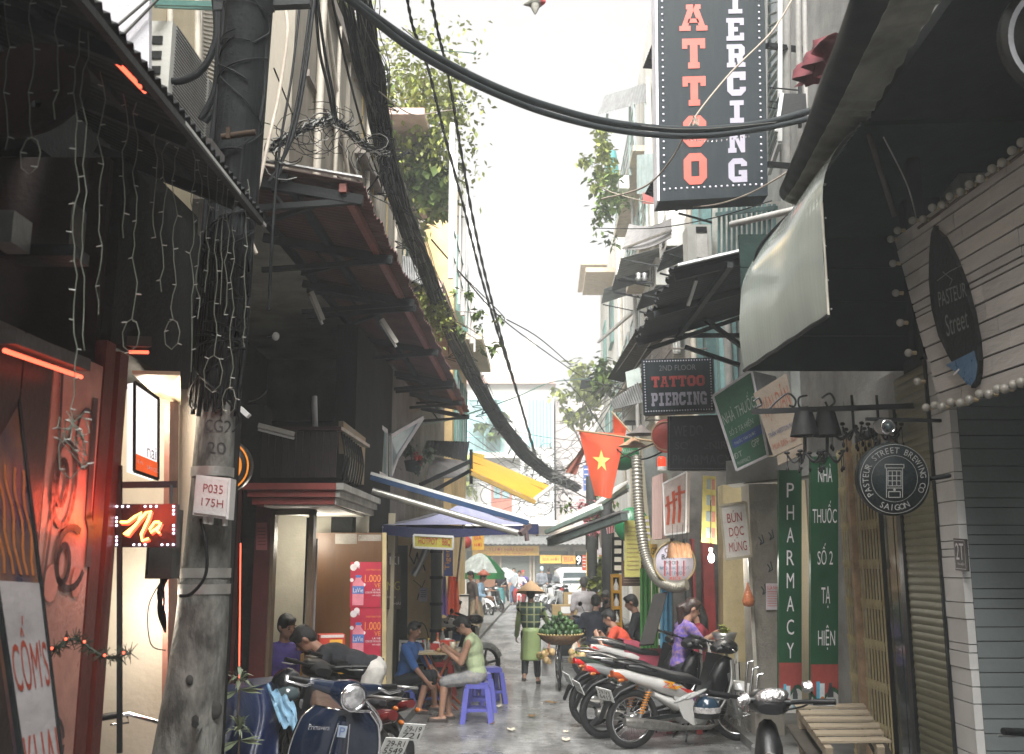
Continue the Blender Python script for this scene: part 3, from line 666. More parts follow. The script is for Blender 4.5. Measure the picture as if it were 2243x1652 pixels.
# ---- left row
def bld(name,label,loc): return thing(name,label,'building',loc)
b1 = bld('shop_house','dark near shop house at left with cream upper wall and two white air conditioners',(-4,4.5,0))
b = B(); block(b,-2,6.9,4.25,9.5,-1,5,-.55); b.obj('upper_wall',CREAMW,b1)
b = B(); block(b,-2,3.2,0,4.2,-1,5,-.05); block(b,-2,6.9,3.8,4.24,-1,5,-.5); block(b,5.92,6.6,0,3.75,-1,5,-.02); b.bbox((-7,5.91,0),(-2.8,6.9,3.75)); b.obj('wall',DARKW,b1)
b2 = bld('corner_house','stained beige upper storey with planted top edge above the red awning',(-4,10,0))
b = B(); block(b,7.2,13.2,4.5,6.75,-1,5,.06); b.obj('upper_wall',BEIGE,b2)
b = B(); block(b,7.2,13.25,6.75,6.9,-1,5,.12); b.obj('parapet_cap',M('cap_stained',(.24,.21,.18),.8,var=.5,sc=4),b2)
for y_ in (9.2,11.1): B().bar((XL(y_,.075),y_,4.6),(XL(y_,.075),y_,6.7),.05,.02).obj('pilaster',BEIGE,b2)
for y_,r_,z0 in ((7.9,.035,4.6),(8.6,.02,4.6),(10.2,.028,5.0),(12.3,.022,4.7)): B().tube([(XL(y_,.11),y_,z0),(XL(y_,.11),y_,6.74)],r_,7).obj('drain_pipe',M('pipe_cream',(.55,.5,.42),.5),b2)
B().tube([(XL(8.0,.1),8.0,6.6),(XL(9.6,.1),9.6,5.2),(XL(9.7,.1),9.7,4.6)],.022,6).obj('drain_pipe',M('pipe_cream'),b2)
B().bar((XL(9.7,.12),9.7,6.0),(XL(10.9,.12),10.9,6.0),.12,.09).obj('dark_ledge',M('cap_stained'),b2)
for y_ in (9.9,10.6,11.6): B().tube(sag((XL(y_,.09),y_,6.7),(XL(y_ + .2,.09),y_ + .2,4.8),.0,8),.006,4).obj('yellow_cord',M('cord_yellow',(.4,.27,.05),.6),b2)
B().bar((XL(7.6,.07),7.6,5.75),(XL(12.8,.07),12.8,5.75),.04,.06).obj('string_course',M('cap_stained'),b2)
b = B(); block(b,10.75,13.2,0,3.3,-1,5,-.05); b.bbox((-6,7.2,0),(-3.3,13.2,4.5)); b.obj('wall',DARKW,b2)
b3 = bld('balcony_house','grey balcony house with hanging plants behind the beige wall',(-4,16,0))
b = B(); block(b,13.25,20.5,0,5.6,-1,5,-.05); b.obj('wall',M('wall_grey_brown',(.2,.185,.165),.8,var=.35,sc=2),b3)
b = B(); block(b,13.6,20.4,5.6,9.3,-1,5,-.5); b.obj('upper_wall',PALEW,b3)
b = B(); block(b,13.5,19.0,5.5,5.7,-1,1.5,.6); block(b,13.5,18,8.2,8.3,-1,1.5,.3); b.obj('balcony_slab',M('wall_pink',(.5,.36,.31),.8,var=.2),b3)
for k in range(8):
    y_ = 13.6 + k * .7; B().tube([(XL(y_,.7),y_,5.75),(XL(y_,.7),y_,8.1)],.022 if k % 3 else .045,6).obj('balcony_post',WHITEP,b3)
b = B()
for z_ in (6.2,6.6): b.tube([(XL(13.6,.7),13.6,z_),(XL(18.6,.7),18.6,z_)],.015,5)
b.obj('balcony_rail',GREENF,b3)
for y_,z_ in ((14.3,6),(16.2,6)): windowed(b3,facade_q(y_,y_ + 1.2,z_,z_ + 1.5,-1,-.46),GREENF,GLASSP)
b4 = bld('cream_house','yellowish cream house with lamps beyond the left awnings',(-3,26,0))
b = B(); block(b,20.6,24.4,0,10.2,-1,5,.1); b.obj('wall',YELW,b4)
for z_ in (4.2,7.2):
    for k in range(2): windowed(b4,facade_q(21 + k * 1.8,22.2 + k * 1.8,z_,z_ + 1.7,-1,.13),GREENF,GLASSP)
b = B(); block(b,20.7,24.4,6.5,6.65,-1,2,.7); b.obj('balcony_slab',CREAMW,b4)
for k in range(6): B().tube([(XL(21 + k * .6,.75),21 + k * .6,6.65),(XL(21 + k * .6,.75),21 + k * .6,7.5)],.03,5).obj('baluster',WHITEP,b4)
b5 = bld('end_house','brownish house at the far left corner of the lane',(-3,42,0))
b = B(); block(b,26,50,0,7,-1,6,-2.6); b.obj('wall',CREAMW,b5)
for z_ in (3.6,6.4):
    for k in range(4): windowed(b5,facade_q(30 + k * 3.4,31.5 + k * 3.4,z_ - .8,z_ + .6,-1,-2.55),WHITEP,GLASSP)
# ---- right row
r0 = bld('panelled_house','near grey panelled house with white corner planks and number plate at right',(3.5,6.3,0))
b = B(); b.bbox((2.845,6.34,0),(7,7.1,3.2)); b.obj('wall',DARKW,r0)
GSID = M('siding_grey',(.145,.165,.165),.6,spec=.25,var=.15,sc=2,bump=.12,bsc=25)
WSID = M('siding_white',(.50,.49,.475),.55,var=.14,sc=3,bump=.15,bsc=25)
me = {}
zs = 0.0; rg = random.Random(3)
while zs < 3.1:
    h_ = rg.choice((.085,.085,.11,.06,.1)); B().bbox((2.85,6.30 - rU(0,.004),zs),(4.6,6.34,zs + h_ - .006)).obj('siding_board',GSID,r0); zs += h_
zs = 0.0
while zs < 3.1:
    h_ = rg.choice((.1,.13,.15,.05)); d_ = rU(0,.005)
    B().prism([(2.80 - d_,6.30,zs),(2.80 - d_ + .0085,6.6,zs),(2.84,6.6,zs),(2.848,6.30,zs)],(0,0,h_ - .006)).obj('corner_plank',WSID,r0); zs += h_
q = [onR(2089,1180,-.0 + .0),onR(2117,1182,0),onR(2121,1250,0),onR(2094,1248,0)]
q = [hit(*p,(2.792,6.3,0),(1,-.03,0)) for p in ((2088,1179),(2116,1181),(2121,1252),(2093,1249))]
sign('house_number','dark house number plate 2T on the white corner planks','number plate',q,M('plate_dark',(.035,.036,.038),.35),.008,None,
     [('lettering',WHITE_TXT,lambda b,q: put_text(put_text(b,'2T',q,(.2,.14,.82,.66)),'TẠ HIỆN',q,(.28,.74,.8,.84))),('border',WHITE_TXT,lambda b,q: stroke(b,q,[(.1,.06),(.9,.06),(.9,.94),(.1,.94),(.1,.06)],.003))])
r1 = bld('pharmacy_house','shuttered shop house with the folding gate and green pharmacy strips at right',(4,8.5,0))
b = B(); block(b,8.85,11.0,0,3.3,1,5,-.3); block(b,6.65,11.2,3.3,12.5,1,5,-.35); b.bbox((3.1,6.65,0),(7,8.9,3.3)); b.obj('wall',GREYW,r1)
r2 = bld('teal_house','teal and grey upper storey with balcony posts behind the tattoo signs',(4,14,0))
b = B(); block(b,11.25,17.5,0,3.4,1,5,-.35); b.obj('wall',CREAMW,r2)
b = B(); block(b,11.25,17.5,3.4,9.2,1,5,-.25); b.obj('upper_wall',M('wall_grey_teal',(.28,.29,.275),.75,var=.35,sc=2),r2)
for y_ in (14.0,15.1,16.4): B().bar((XR(y_,.0),y_,3.9),(XR(y_,.0),y_,9.1),.16,.2).obj('pillar',TEALF,r2)
for y_,z_ in ((12.2,4.6),(14.2,4.4),(15.4,4.4),(16.5,4.4)): windowed(r2,facade_q(y_,y_ + .9,z_,z_ + 1.7,1,-.2),TEALF,GLASS,2)
r3 = bld('white_tower_house','tall white house with balconies, plants and a tin roof shelter at right',(4.5,25,0))
b = B(); block(b,17.6,31,0,5.2,1,5,-.1); b.obj('wall',CREAMW,r3)
b = B(); block(b,20,24.0,5.2,13.8,1,5,.15); block(b,24.1,31,5.2,11.5,1,5,.0); block(b,17.6,19.9,5.2,8.2,1,5,-.1); b.obj('upper_wall',PALEW,r3)
for (y0,y1,z_) in ((19,23.6,8.3),(21,27,10.9),(24,29,6.2)):
    b = B(); block(b,y0,y1,z_,z_ + .14,1,1.4,.55); b.obj('balcony_slab',M('slab_tan',(.46,.39,.31),.8,var=.25),r3)
    b = B(); X_ = lambda y: XR(y,.5)
    for k in range(4): b.tube([(X_(y0),y0,z_ + .35 + k * .25),(X_(y1),y1,z_ + .35 + k * .25),(X_(y1) + .6,y1,z_ + .35 + k * .25)],.02,5)
    for k in range(5): y_ = y0 + (y1 - y0) * k / 4; b.tube([(X_(y_),y_,z_),(X_(y_),y_,z_ + 1.15)],.025,5)
    b.obj('railing',M('rail_pale_teal',(.33,.42,.40),.5),r3)
for y_,z_ in ((18.3,5.7),(21,6.2),(22.6,8.8),(25,7),(27,7),(29,7),(25.5,9.2)): windowed(r3,facade_q(y_,y_ + 1.1,z_,z_ + 1.6,1,.19 if 20 < y_ < 24 else .04),M('frame_grey',(.3,.3,.28),.5),GLASSP,2)
r4 = bld('far_right_house','pale far house with small eaves where the lane ends at right',(5,40,0))
b = B(); block(b,31.1,50,0,8.5,1,6,.0); block(b,32,42,8.5,13.2,1,6,.1); b.obj('wall',PALEW,r4)
for y_,z_ in ((33,6),(36,6),(39,6),(42,5),(34,9.5),(38,9.5)): windowed(r4,facade_q(y_,y_ + 1.5,z_,z_ + 1.7,1,.03 if z_ < 8 else .13),GREENF,GLASSP,2)
for (y0,y1,z_) in ((33,36,11.7),(37,41,13.2)):
    b = B(); block(b,y0,y1,z_,z_ + .16,1,2,1.1); b.obj('eave',M('eave_tan',(.42,.33,.24),.8),r4)
# ---- the lane goes on behind the camera
for lb,x0,x1,y0,y1,h_ in (('plain house row behind the camera, left side',-9,-2.4,-22,-2.1,15),('plain house row behind the camera, right side',4.6,11,-22,6,15),('plain house closing the lane behind the camera',-2.3,4.5,-22,-14,15)):
    t = bld('row_house',lb,((x0 + x1) / 2,(y0 + y1) / 2,0)); B().bbox((x0,y0,0),(x1,y1,h_)).obj('wall',GREYW,t)
    for k in range(3): B().bbox((x0 + .3,y0 + .5 + k * 2,h_),(x0 + 1.8,y0 + 1.6 + k * 2,h_ + 1.1)).obj('roof_tank',TIN,t)
# ---- T-junction building at the far end
f1 = bld('white_corner_house','white far house with turquoise window bars closing the lane',(-3,58,0))
b = B(); b.bbox((-7.5,58,4.1),(2.45,68,12.3)); b.obj('wall',M('wall_white',(.50,.49,.47),.8,var=.08,sc=1),f1)
b = B(); b.bbox((-8,57.6,12.3),(2.6,68,12.75)); b.obj('cornice',M('cornice_rose',(.5,.33,.29),.7),f1)
b = B(); b.bbox((-3,60,12.75),(1.5,66,15.6)); b.bbox((-6.5,61,12.75),(-3.4,66,19)); b.obj('roof_house',M('wall_roof_grey',(.45,.42,.38),.8),f1)
b = B(); b.bbox((-7.6,57.3,7.9),(1.0,58,8.2)); b.bbox((-7.6,57.3,4.0),(2.6,58.1,4.3)); b.obj('balcony_slab',PALEW,f1)
b = B()
for k in range(20): b.tube([(-7.5 + k * .44,57.4,8.2),(-7.5 + k * .44,57.4,9.1)],.03,4)
b.tube([(-7.5,57.4,9.1),(1,57.4,9.1)],.04,5); b.obj('railing',M('rail_turquoise',(.2,.42,.42),.5),f1)
for x0,x1,z0,z1 in ((-6.6,-4.8,8.3,11.4),(-2.6,-.6,8.3,11.4)): windowed(f1,[V((x0,57.96,z1)),V((x1,57.96,z1)),V((x1,57.96,z0)),V((x0,57.96,z0))],M('frame_turq',(.35,.6,.58),.5),GLASSP,2,fw=.14)
b = B()
for k in range(7): b.bar((1.05 + k * .2,57.93,8.6),(1.05 + k * .2,57.93,11.4),.09)
b.obj('window_bars',M('bar_turquoise',(.10,.42,.46),.5),f1)
for x0 in (-4.0,-1.2): 
    d = B().bbox((x0,57.9,4.4),(x0 + 1.2,57.98,7.2)).obj('door',M('door_red_brown',(.36,.12,.08),.6),f1)
    for k in range(2): B().bbox((x0 + .12 + k * .52,57.86,5.6),(x0 + .54 + k * .52,57.9,6.9)).obj('pane',GLASSP,d)
for x_ in (-4.6,-2.2,.6,2.3): B().tube([(x_,57.4,4.3),(x_,57.4,7.9)],.12,8).obj('column',WHITEP,f1)
B().bbox((-7.5,58,0),(8,60,4)).obj('ground_floor',M('shop_wall_tan',(.36,.30,.24),.8,var=.2),f1)
f2 = bld('grey_gap_house','plain grey side wall of the house behind the red flags',(5,60,0))
B().bbox((2.6,59,4),(6.6,68,11.6)).obj('wall',M('wall_plain_grey',(.34,.31,.30),.85,var=.1,sc=1),f2)
B().bbox((6.7,58,4),(14,68,9)).obj('side_wall',PALEW,f2)
for x0,x1 in ((-4.7,-3.3),(-2.6,-1.2),(-.6,1.0),(1.3,3.2),(3.6,5.4)):
    s_ = thing('roller_shutter','grey-green closed roller shutter of far shop, ' + {-4.7: 'leftmost under the wide yellow sign',-2.6: 'left of centre under the wide yellow sign',-.6: 'behind the walking men',1.3: 'under the middle yellow sign',3.6: 'behind the white car'}[x0],'shutter',((x0 + x1) / 2,57.95,0),0,'far closed shop shutters')
    b = B(); b.grid(lambda u,v: (x0 + (x1 - x0) * v,57.9 - .012 * sin(u * 25 * 6.28),.02 + 2.55 * u),75,1,.03,True); b.obj('curtain',M('shutter_grey_green',(.17,.185,.165),.5,.3,var=.15),s_)
    b = B(); b.bbox((x0 - .1,57.75,0),(x0,57.98,2.7)); b.bbox((x1,57.75,0),(x1 + .1,57.98,2.7)); b.bbox((x0 - .1,57.75,2.6),(x1 + .1,57.98,2.8)); b.obj('frame',M('frame_tan',(.42,.36,.29),.7),s_)
YSIGN = M('sign_yellow',(.78,.46,.07),.5,var=.1,sc=2,bump=.05)
sign('shop_sign','long yellow far shop sign with red letters over closed shutters','sign',quadY(1035,1196,1181,1217,57.2),YSIGN,.1,None,[('lettering',RED_TXT,lambda b,q: put_text(put_text(b,'BIA TƯƠI HẢI LOAN',q,(.08,.1,.9,.55)),'ĐẶC SẢN - LẨU NƯỚNG',q,(.2,.68,.8,.92)))])
sign('shop_sign','short yellow far sign left of the orange one, above the walking men','sign',quadY(1183,1216,1229,1234,57.0),YSIGN,.1,None,[('lettering',RED_TXT,lambda b,q: put_text(b,'BIA HƠI',q,(.12,.25,.88,.75)))])
sign('shop_sign','short orange-yellow far sign BIA right of the plain yellow one','sign',quadY(1231,1217,1262,1235,57.0),M('sign_orange',(.75,.36,.06),.5),.1,None,[('lettering',RED_TXT,lambda b,q: put_text(b,'BIA',q,(.15,.2,.85,.8)))])
b = corrugated((-5.2,57.9,3.5),(5.6,57.9,3.5),(-5.2,56.4,2.95),(5.6,56.4,2.95),40,.03,4,2)
o = b.obj('tin_canopy',TIN); tag(o,'long grey tin canopy over the far shutters','canopy')
# ================================================================ LEFT, NEAR: red lit shop, awning, pole
rg = random.Random(5)
# -- graffiti panelling
gw = thing('graffiti_wall','red lit panelled shop front painted with swirling graffiti','wall',(XL(4.3),4.3,0))
GRAF = M('graffiti_panel',(.50,.26,.20),.3,col2=(.20,.09,.075),mix=.6,sc=3.2,bump=.15,bsc=30,spec=.6)
for k,(y0,y1) in enumerate(((3.3,3.75),(3.76,3.99),(4.0,4.44),(4.46,4.56))):
    B().prism([(XL(y0,.0),y0,.02),(XL(y1,.0),y1,.02),(XL(y1,-.05),y1,.02),(XL(y0,-.05),y0,.02)],(0,0,2.62 if k < 3 else 2.75)).obj('wall_panel',GRAF if k == 2 else M('panel_dark_brown',(.035,.016,.013),.4,var=.5,sc=4) if k < 2 else M('post_red',(.10,.02,.014),.45),gw)
GQ = [V((XL(4.0,.004),4.0,2.6)),V((XL(4.44,.004),4.44,2.6)),V((XL(4.44,.004),4.44,.05)),V((XL(4.0,.004),4.0,.05))]
DKP = M('graffiti_dark',(.06,.03,.03),.4,bump=0); PKP = M('graffiti_pink',(.55,.24,.18),.35,bump=0)
def swirl(b,q):
    for (u,v,ru,rv,a0,a1,wd) in ((.35,.2,.22,.07,0,6.3,.025),(.3,.2,.1,.035,0,6.3,.03),(.6,.32,.3,.05,.5,5.2,.03),(.45,.33,.12,.03,0,6.3,.03),(.7,.12,.2,.05,1,6,.02),(.5,.62,.25,.05,0,6,.02),(.55,.62,.1,.02,0,6,.02)):
        stroke(b,q,[(u + ru * cos(a0 + (a1 - a0) * k / 20),v + rv * sin(a0 + (a1 - a0) * k / 20)) for k in range(21)],wd,.004)
    stroke(b,q,[(.12,.02),(.2,.2),(.1,.36),(.18,.5),(.12,.7)],.02,.004); stroke(b,q,[(.85,.05),(.9,.25),(.98,.27),(.98,.33)],.05,.004)
bb = B(); swirl(bb,GQ); bb.obj('graffiti',DKP,gw)
bb = B()
for (u,v,ru,rv) in ((.55,.12,.16,.035),(.25,.36,.14,.03),(.75,.36,.1,.025)):
    bb.add([bil(GQ,u + ru * cos(a * .5236),v + rv * sin(a * .5236),.003) for a in range(12)],[tuple(range(12))])
bb.obj('graffiti_patch',PKP,gw)
bb = B(); bb.add([bil(GQ,u,v,.0045) for u,v in ((0,.74),(.9,.66),(1,.8),(.95,.98),(0,.98))],[(0,1,2,3,4)]); bb.obj('dark_torn_patch',M('torn_dark',(.05,.045,.045),.6),gw)
# -- red lamp battens and their light
RED_E = M('red_tube',(.8,.1,.05),.4,emit=(1,.10,.05),es=.3,bump=0)
def red_batten(a,c,label):
    t = thing('red_tube_lamp',label,'lamp',(V(a) + V(c)) / 2)
    B().bar(V(a) + V((0,0,.05)),V(c) + V((0,0,.05)),.07,.05).obj('housing',M('batten_housing',(.03,.022,.02),.5),t)
    B().tube([a,c],.009,8).obj('tube',RED_E,t); return t
red_batten(P(10,768,3.4),P(178,826,4.05),'slanted red tube lamp above the graffiti wall')
red_batten(P(224,770,4.75),P(325,772,4.9),'short level red tube lamp above the nail shop doorway')
def lamp(nm,loc,e,col,r=.05,typ='POINT',size=.3,rot=None):
    l_ = bpy.data.lights.new(nm,typ); l_.energy = e * .085; l_.color = col
    if typ == 'AREA': l_.size = size
    else: l_.shadow_soft_size = r
    o_ = bpy.data.objects.new(nm,l_); C.objects.link(o_); o_.location = loc
    if rot: o_.rotation_euler = rot
    return o_
lamp('red_tube_glow',P(160,1010,3.8) + V((.1,0,0)),1.2,(1,.08,.05),.12)
lamp('neon_sign_glow',P(200,1140,4.5) + V((.15,-.1,.05)),6.5,(1,.09,.04),.1)
# -- leaning banner
bq = [P(-75,830,3.55),P(40,880,3.75),P(140,1720,3.62),P(62,1760,3.4)]
BAN = M('banner_print',(.035,.03,.045),.3,col2=(.20,.085,.03),sc=7,mix=.55,bump=.02,stretch=(1,1,.3),spec=.6)
sign('leaning_banner','tall leaning poster stand with fiery picture and red letters on white','banner',bq,BAN,.03,None,[
    ('white_field',M('banner_white',(.26,.245,.245),.35,col2=(.16,.15,.15),sc=4,mix=.55),lambda b,q: band(b,q,(.02,.50,.99,.995))),
    ('lettering',M('banner_red',(.20,.035,.02),.4),lambda b,q: put_text(put_text(b,"CỐM'S",q,(.08,.585,.94,.76),.006),'KHAI',q,(.06,.86,.94,.985),.006)),
    ('flame_print',M('flame_orange',(.28,.10,.03),.4,bump=0),lambda b,q: [stroke(b,q,[(.2 + .17 * k + .04 * sin(j * 1.3 + k),.48 - j * .035) for j in range(9)],.012,.004) for k in range(5)])],DKMET,.012)
# -- near awning at left
def eave(px,py): 
    d = ray(px,py); t_ = (3.6 - CAM_H) / d.z; return V((0,0,CAM_H)) + d * t_
E0,E1 = V((-1.42,2.2,3.62)),V((-1.335,5.12,3.6))
aw = thing('tin_awning','near dark corrugated awning slanting over the red lit shop','awning',(-1.6,3.6,3.6))
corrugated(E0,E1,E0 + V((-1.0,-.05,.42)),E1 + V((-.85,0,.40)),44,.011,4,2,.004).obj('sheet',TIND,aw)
for k in range(4): y_ = 2.6 + k * .75; B().bar((-1.42,y_,3.57),(-2.15,y_,3.87),.04,.05).obj('rafter',DKMET,aw)
for xx,zz in ((-1.43,3.565),(-1.75,3.72)): B().bar((xx,2.2,zz),(xx + .08,5.1,zz),.03,.03).obj('purlin',DKMET,aw)
B().bar((-1.375,3.9,3.575),(-1.342,5.16,3.565),.016,.016).obj('edge_rod',STEEL,aw)
red_batten(P(228,108,3.35),P(322,205,3.85),'red glowing strip lamp high under the near awning edge')
red_batten(P(445,335,4.5),P(475,372,4.75),'small red strip lamp under the awning beside the pole')
# underside clutter
dv = thing('satellite_dish','big dark round dish hanging under the near awning','dish',P(95,250,3.6))
B().lathe([(.02,.02),(.1,.03),(.18,.06),(.235,.1)],24,MT(P(85,235,3.6)) @ MR(R(75),4,'X')).obj('bowl',M('dish_red_grey',(.05,.022,.02),.6),dv)
B().bar(P(85,235,3.6),P(85,150,3.7),.025).obj('arm',DKMET,dv)
for nm,x0,y0,x1,y1,Y,m_ in (('junction_box',-20,460,24,530,3.4,TIN),('small_shelf',0,535,160,560,3.55,DKMET),('wall_cabinet',95,440,150,540,3.8,M('cabinet_brown',(.025,.02,.016),.6))):
    a,c = P(x0,y0,Y),P(x1,y1,Y); t = B().bbox((a.x,Y,a.z),(c.x,Y + .14,c.z)); o = t.obj(nm,m_)
    tag(o,{'junction_box': 'pale grey junction box at the left picture edge','small_shelf': 'thin dark shelf on the left shop wall above the panels','wall_cabinet': 'small dark brown cabinet on the wall under the awning'}[nm],nm.split('_')[-1])
# -- icicle light strings (numbered from the concrete pole)
ORD = ('first','second','third','fourth','fifth','sixth','seventh','eighth','ninth','tenth','eleventh','twelfth','thirteenth','fourteenth','fifteenth','sixteenth','seventeenth')
STRING_M = M('light_string_wire',(.13,.14,.11),.5,bump=0); BULB_M = M('tiny_bulb_glass',(.32,.33,.30),.2,bump=0)
LS = [(541,392,760,0),(512,420,850,1),(500,395,690,0),(478,372,780,2),(458,362,640,0),(438,350,700,0),(425,330,815,0),(385,300,700,1),(362,290,640,0),(345,272,520,0),(300,225,700,1),(276,205,520,0),(222,160,690,0),(168,60,930,3),(130,-20,260,0),(72,-20,300,1),(18,-20,330,0)]
for k,(px,y0,y1,loop) in enumerate(LS):
    Y = 2.2 + (px - (-60)) / 640 * 2.85 if px > 140 else 3.1 + k * .0
    p0,p1 = P(px,y0,Y),P(px - 6,y1,Y); t = thing('light_string','%s pale light string counted from the far awning end%s' % (ORD[k],', ending in a loop' if loop == 1 else ', ending in a tangled bunch' if loop == 3 else ''),'light string',p0,0,'icicle light strings under the left awning')
    n = max(6,int((p0.z - p1.z) / .05)); pts = []
    for i in range(n + 1):
        f = i / n; pts.append(p0.lerp(p1,f) + V((.008 * sin(i * 1.1 + k) + rU(-.006,.006),rU(-.01,.01),0)))
    if loop: 
        c_ = pts[-1]; pts += [c_ + V((.028 * sin(a),0,-.055 + .055 * cos(a))) * (1.2 if loop == 1 else 1.6) for a in (.6,1.4,2.2,3.1,4,4.9,5.7,6.2)]
    if loop == 3:
        for _ in range(26): pts.append(c_ + V((rg.gauss(0,.03),rg.gauss(0,.03),rg.gauss(-.04,.05))))
    b = B(); b.tube(pts,.0019,5,False); 
    if loop in (2,3): b.tube([p + V((.02 + .006 * sin(i),.02,0)) for i,p in enumerate(pts[:n - 4])],.0019,5,False)
    b.obj('wire',STRING_M,t)
    b = B()
    for i in range(1,len(pts),3 if loop != 3 else 2):
        d = V((rg.choice((-1,1)) * rU(.6,1),rU(-.5,.5),rU(-.3,.4))).normalized(); b.tube([pts[i],pts[i] + d * .02],[.0026,.0018],5)
    b.obj('bulb_row',BULB_M,t,kind='stuff')
# -- nail shop doorway: lit recess
ns = thing('nail_shop_doorway','narrow brightly lit cream doorway of the nail shop beside the pole','doorway',(-2.2,5.2,0))
CRM = M('interior_cream',(.62,.56,.47),.6,var=.08)
a,c = P(283,815,5.82),P(388,1580,5.82)
B().bbox((a.x - .5,5.82,.0),(c.x + .02,5.9,2.9)).obj('back_wall',CRM,ns)
b = B(); x0 = P(272,900,4.8).x
b.bbox((x0 - .05,4.62,0),(x0 + .035,4.72,2.75)); b.obj('door_post',M('post_red',(.10,.02,.014),.45),ns)
b = B(); q = [P(290,820,4.9),P(395,822,5.1),P(396,888,5.78),P(345,868,5.78)]; b.slab(q,.02); b.obj('ceiling_panel',M('ceiling_cream',(.6,.52,.36),.6),ns)
b = B(); q = [P(372,880,5.6),P(392,880,5.75),P(386,1580,5.75),P(366,1580,5.6)]; b.slab(q,.03); b.obj('door_jamb',M('jamb_red_brown',(.28,.13,.1),.5),ns)
B().bbox((-2.9,4.6,2.78),(-1.9,5.85,3.72)).obj('lintel',DARKW,ns)
B().bbox((-2.9,4.55,0),(x0 - .06,4.62,3.7)).obj('side_wall',M('wall_red_stained',(.022,.011,.009),.5,var=.4),ns)
lamp('doorway_light',P(325,900,5.4),16,(1,.86,.68),.05)
lamp('doorway_light',P(330,1330,5.45),20,(1,.88,.72),.05)
LIT = M('lightbox_white',(.9,.88,.88),.4,emit=(1,.95,.95),es=.11,bump=0)
sign('nail_lightbox','glowing white lightbox sign nail with orange foot in the doorway','sign',[P(295,838,5.05),P(347,874,5.2),P(346,1050,5.2),P(294,1032,5.05)],LIT,.05,None,[
    ('foot_band',M('lit_orange',(.8,.16,.04),.4,emit=(1,.13,.03),es=.05,bump=0),lambda b,q: band(b,q,(0,.80,1,1))),
    ('lettering',M('letter_dark',(.05,.05,.06),.5,bump=0),lambda b,q: put_text(b,'nail',q,(.5,.62,.96,.79),.006)),
    ('foot_lettering',WHITE_TXT,lambda b,q: put_text(put_text(b,'VẼ-IN',q,(.05,.85,.32,.9),.006),'SƠN GEL',q,(.5,.87,.96,.93),.006))],DKMET,.012)
# -- LED sign "Na"
ls = thing('led_sign','red and yellow glowing script sign with white diode border by the doorway','sign',P(300,1160,4.7))
q = quadY(252,1104,386,1199,4.7); B().slab(q,.05).obj('panel',M('led_panel',(.012,.01,.012),.3),ls)
NE = M('led_yellow',(1,.6,.2),.4,emit=(1,.42,.08),es=.75,bump=0); NR = M('led_red',(1,.1,.05),.4,emit=(1,.07,.03),es=.3,bump=0)
scr = [[(.1,.42),(.22,.42),(.33,.30),(.44,.2),(.4,.4),(.22,.72),(.16,.70),(.34,.5),(.52,.2),(.6,.17),(.56,.35),(.44,.7),(.46,.85),(.56,.8)],[(.74,.42),(.66,.42),(.58,.58),(.6,.66),(.7,.56),(.76,.44),(.7,.62),(.74,.68)]]
nb,rb = B(),B()
for ln in scr:
    nb.tube([bil(q,u,v,.012) for u,v in ln],.0055,6); rb.tube([bil(q,u + .02,v + .045,.008) for u,v in ln],.006,6)
nb.obj('script_letters',NE,ls); rb.obj('letter_halo',NR,ls)
WE = M('led_white',(.9,.85,1),.4,emit=(.9,.8,1),es=.5,bump=0); wb = B()
for k in range(40):
    f = k / 40 * 4; sd,u = int(f),f % 1; 
    if k % 5 in (0,1,2): u_,v_ = ((.04 + .92 * u,.06),(.965,.06 + .88 * u),(.96 - .92 * u,.94),(.035,.94 - .88 * u))[sd]; wb.ball(bil(q,u_,v_,.008),.0055,6)
wb.obj('border_diodes',WE,ls,kind='stuff')
b = B(); b.bar(P(250,1063,4.72),P(388,1061,4.8),.03,.03); b.bar(P(262,1063,4.72),P(262,1105,4.72),.014); b.bar(P(375,1063,4.78),P(375,1105,4.74),.014); b.bar(P(262,1020,4.7),P(262,1650,4.72),.02); b.obj('bracket',DKMET,ls)
mb = thing('grey_cabinet','tall narrow grey electric cabinet behind the LED sign','cabinet',P(345,1260,5.0))
a,c = P(327,1115,5.0),P(374,1268,5.0); B().bbox((a.x,5.0,a.z),(c.x,5.13,c.z)).obj('body',M('cabinet_grey',(.06,.058,.053),.55),mb)
B().bar((a.x + .012,4.995,a.z - .02),(a.x + .012,4.995,c.z + .02),.006,.008).obj('hinge',DKMET,mb)
b = B()
for k in range(9): b.tube(spath([P(352 + k * 2,1265,5.05),P(346 + rU(-6,14),1300,5),P(350 + rU(-8,14),1345,5.05),P(362,1385,5.1)],4),.005,5)
b.tube(spath([P(352,1275,5),P(325,1330,4.95),P(330,1410,5),P(362,1425,5.1)],5),.003,4); b.obj('cable_tail',CABLE,mb)
# -- utility pole
PY = 5.36
cen = [(404,1900,78),(409,1652,73),(430,1480,62),(441,1380,57),(455,1200,49),(464,1060,44),(474,900,41),(500,600,40),(524,300,39),(548,0,38),(575,-400,36)]
ut = thing('utility_pole','leaning concrete utility pole with stencilled numbers and bundled cables','pole',P(409,1800,PY))
def stained_pole():
    m = M('pole_concrete',(.21,.21,.19),.85,col2=(.03,.03,.027),sc=8,mix=.47,bump=.6,bsc=45,stretch=(1,1,.45)); return m
pc = [(P(x,y,PY),r_ * PY / F_PX / ray(x,y).y) for x,y,r_ in cen]
base = G(400,1985); b = B(); b.tube([V((pc[0][0].x - .005,PY,0))] + [p for p,r_ in pc],[pc[0][1]] + [r_ for p,r_ in pc],28); b.obj('shaft',stained_pole(),ut)
def pole_at(y): 
    for (x0,y0,r0),(x1,y1,r1) in zip(cen,cen[1:]):
        if y0 >= y >= y1: f = (y0 - y) / (y0 - y1); return x0 + (x1 - x0) * f,r0 + (r1 - r0) * f
    return cen[0][0],cen[0][2]
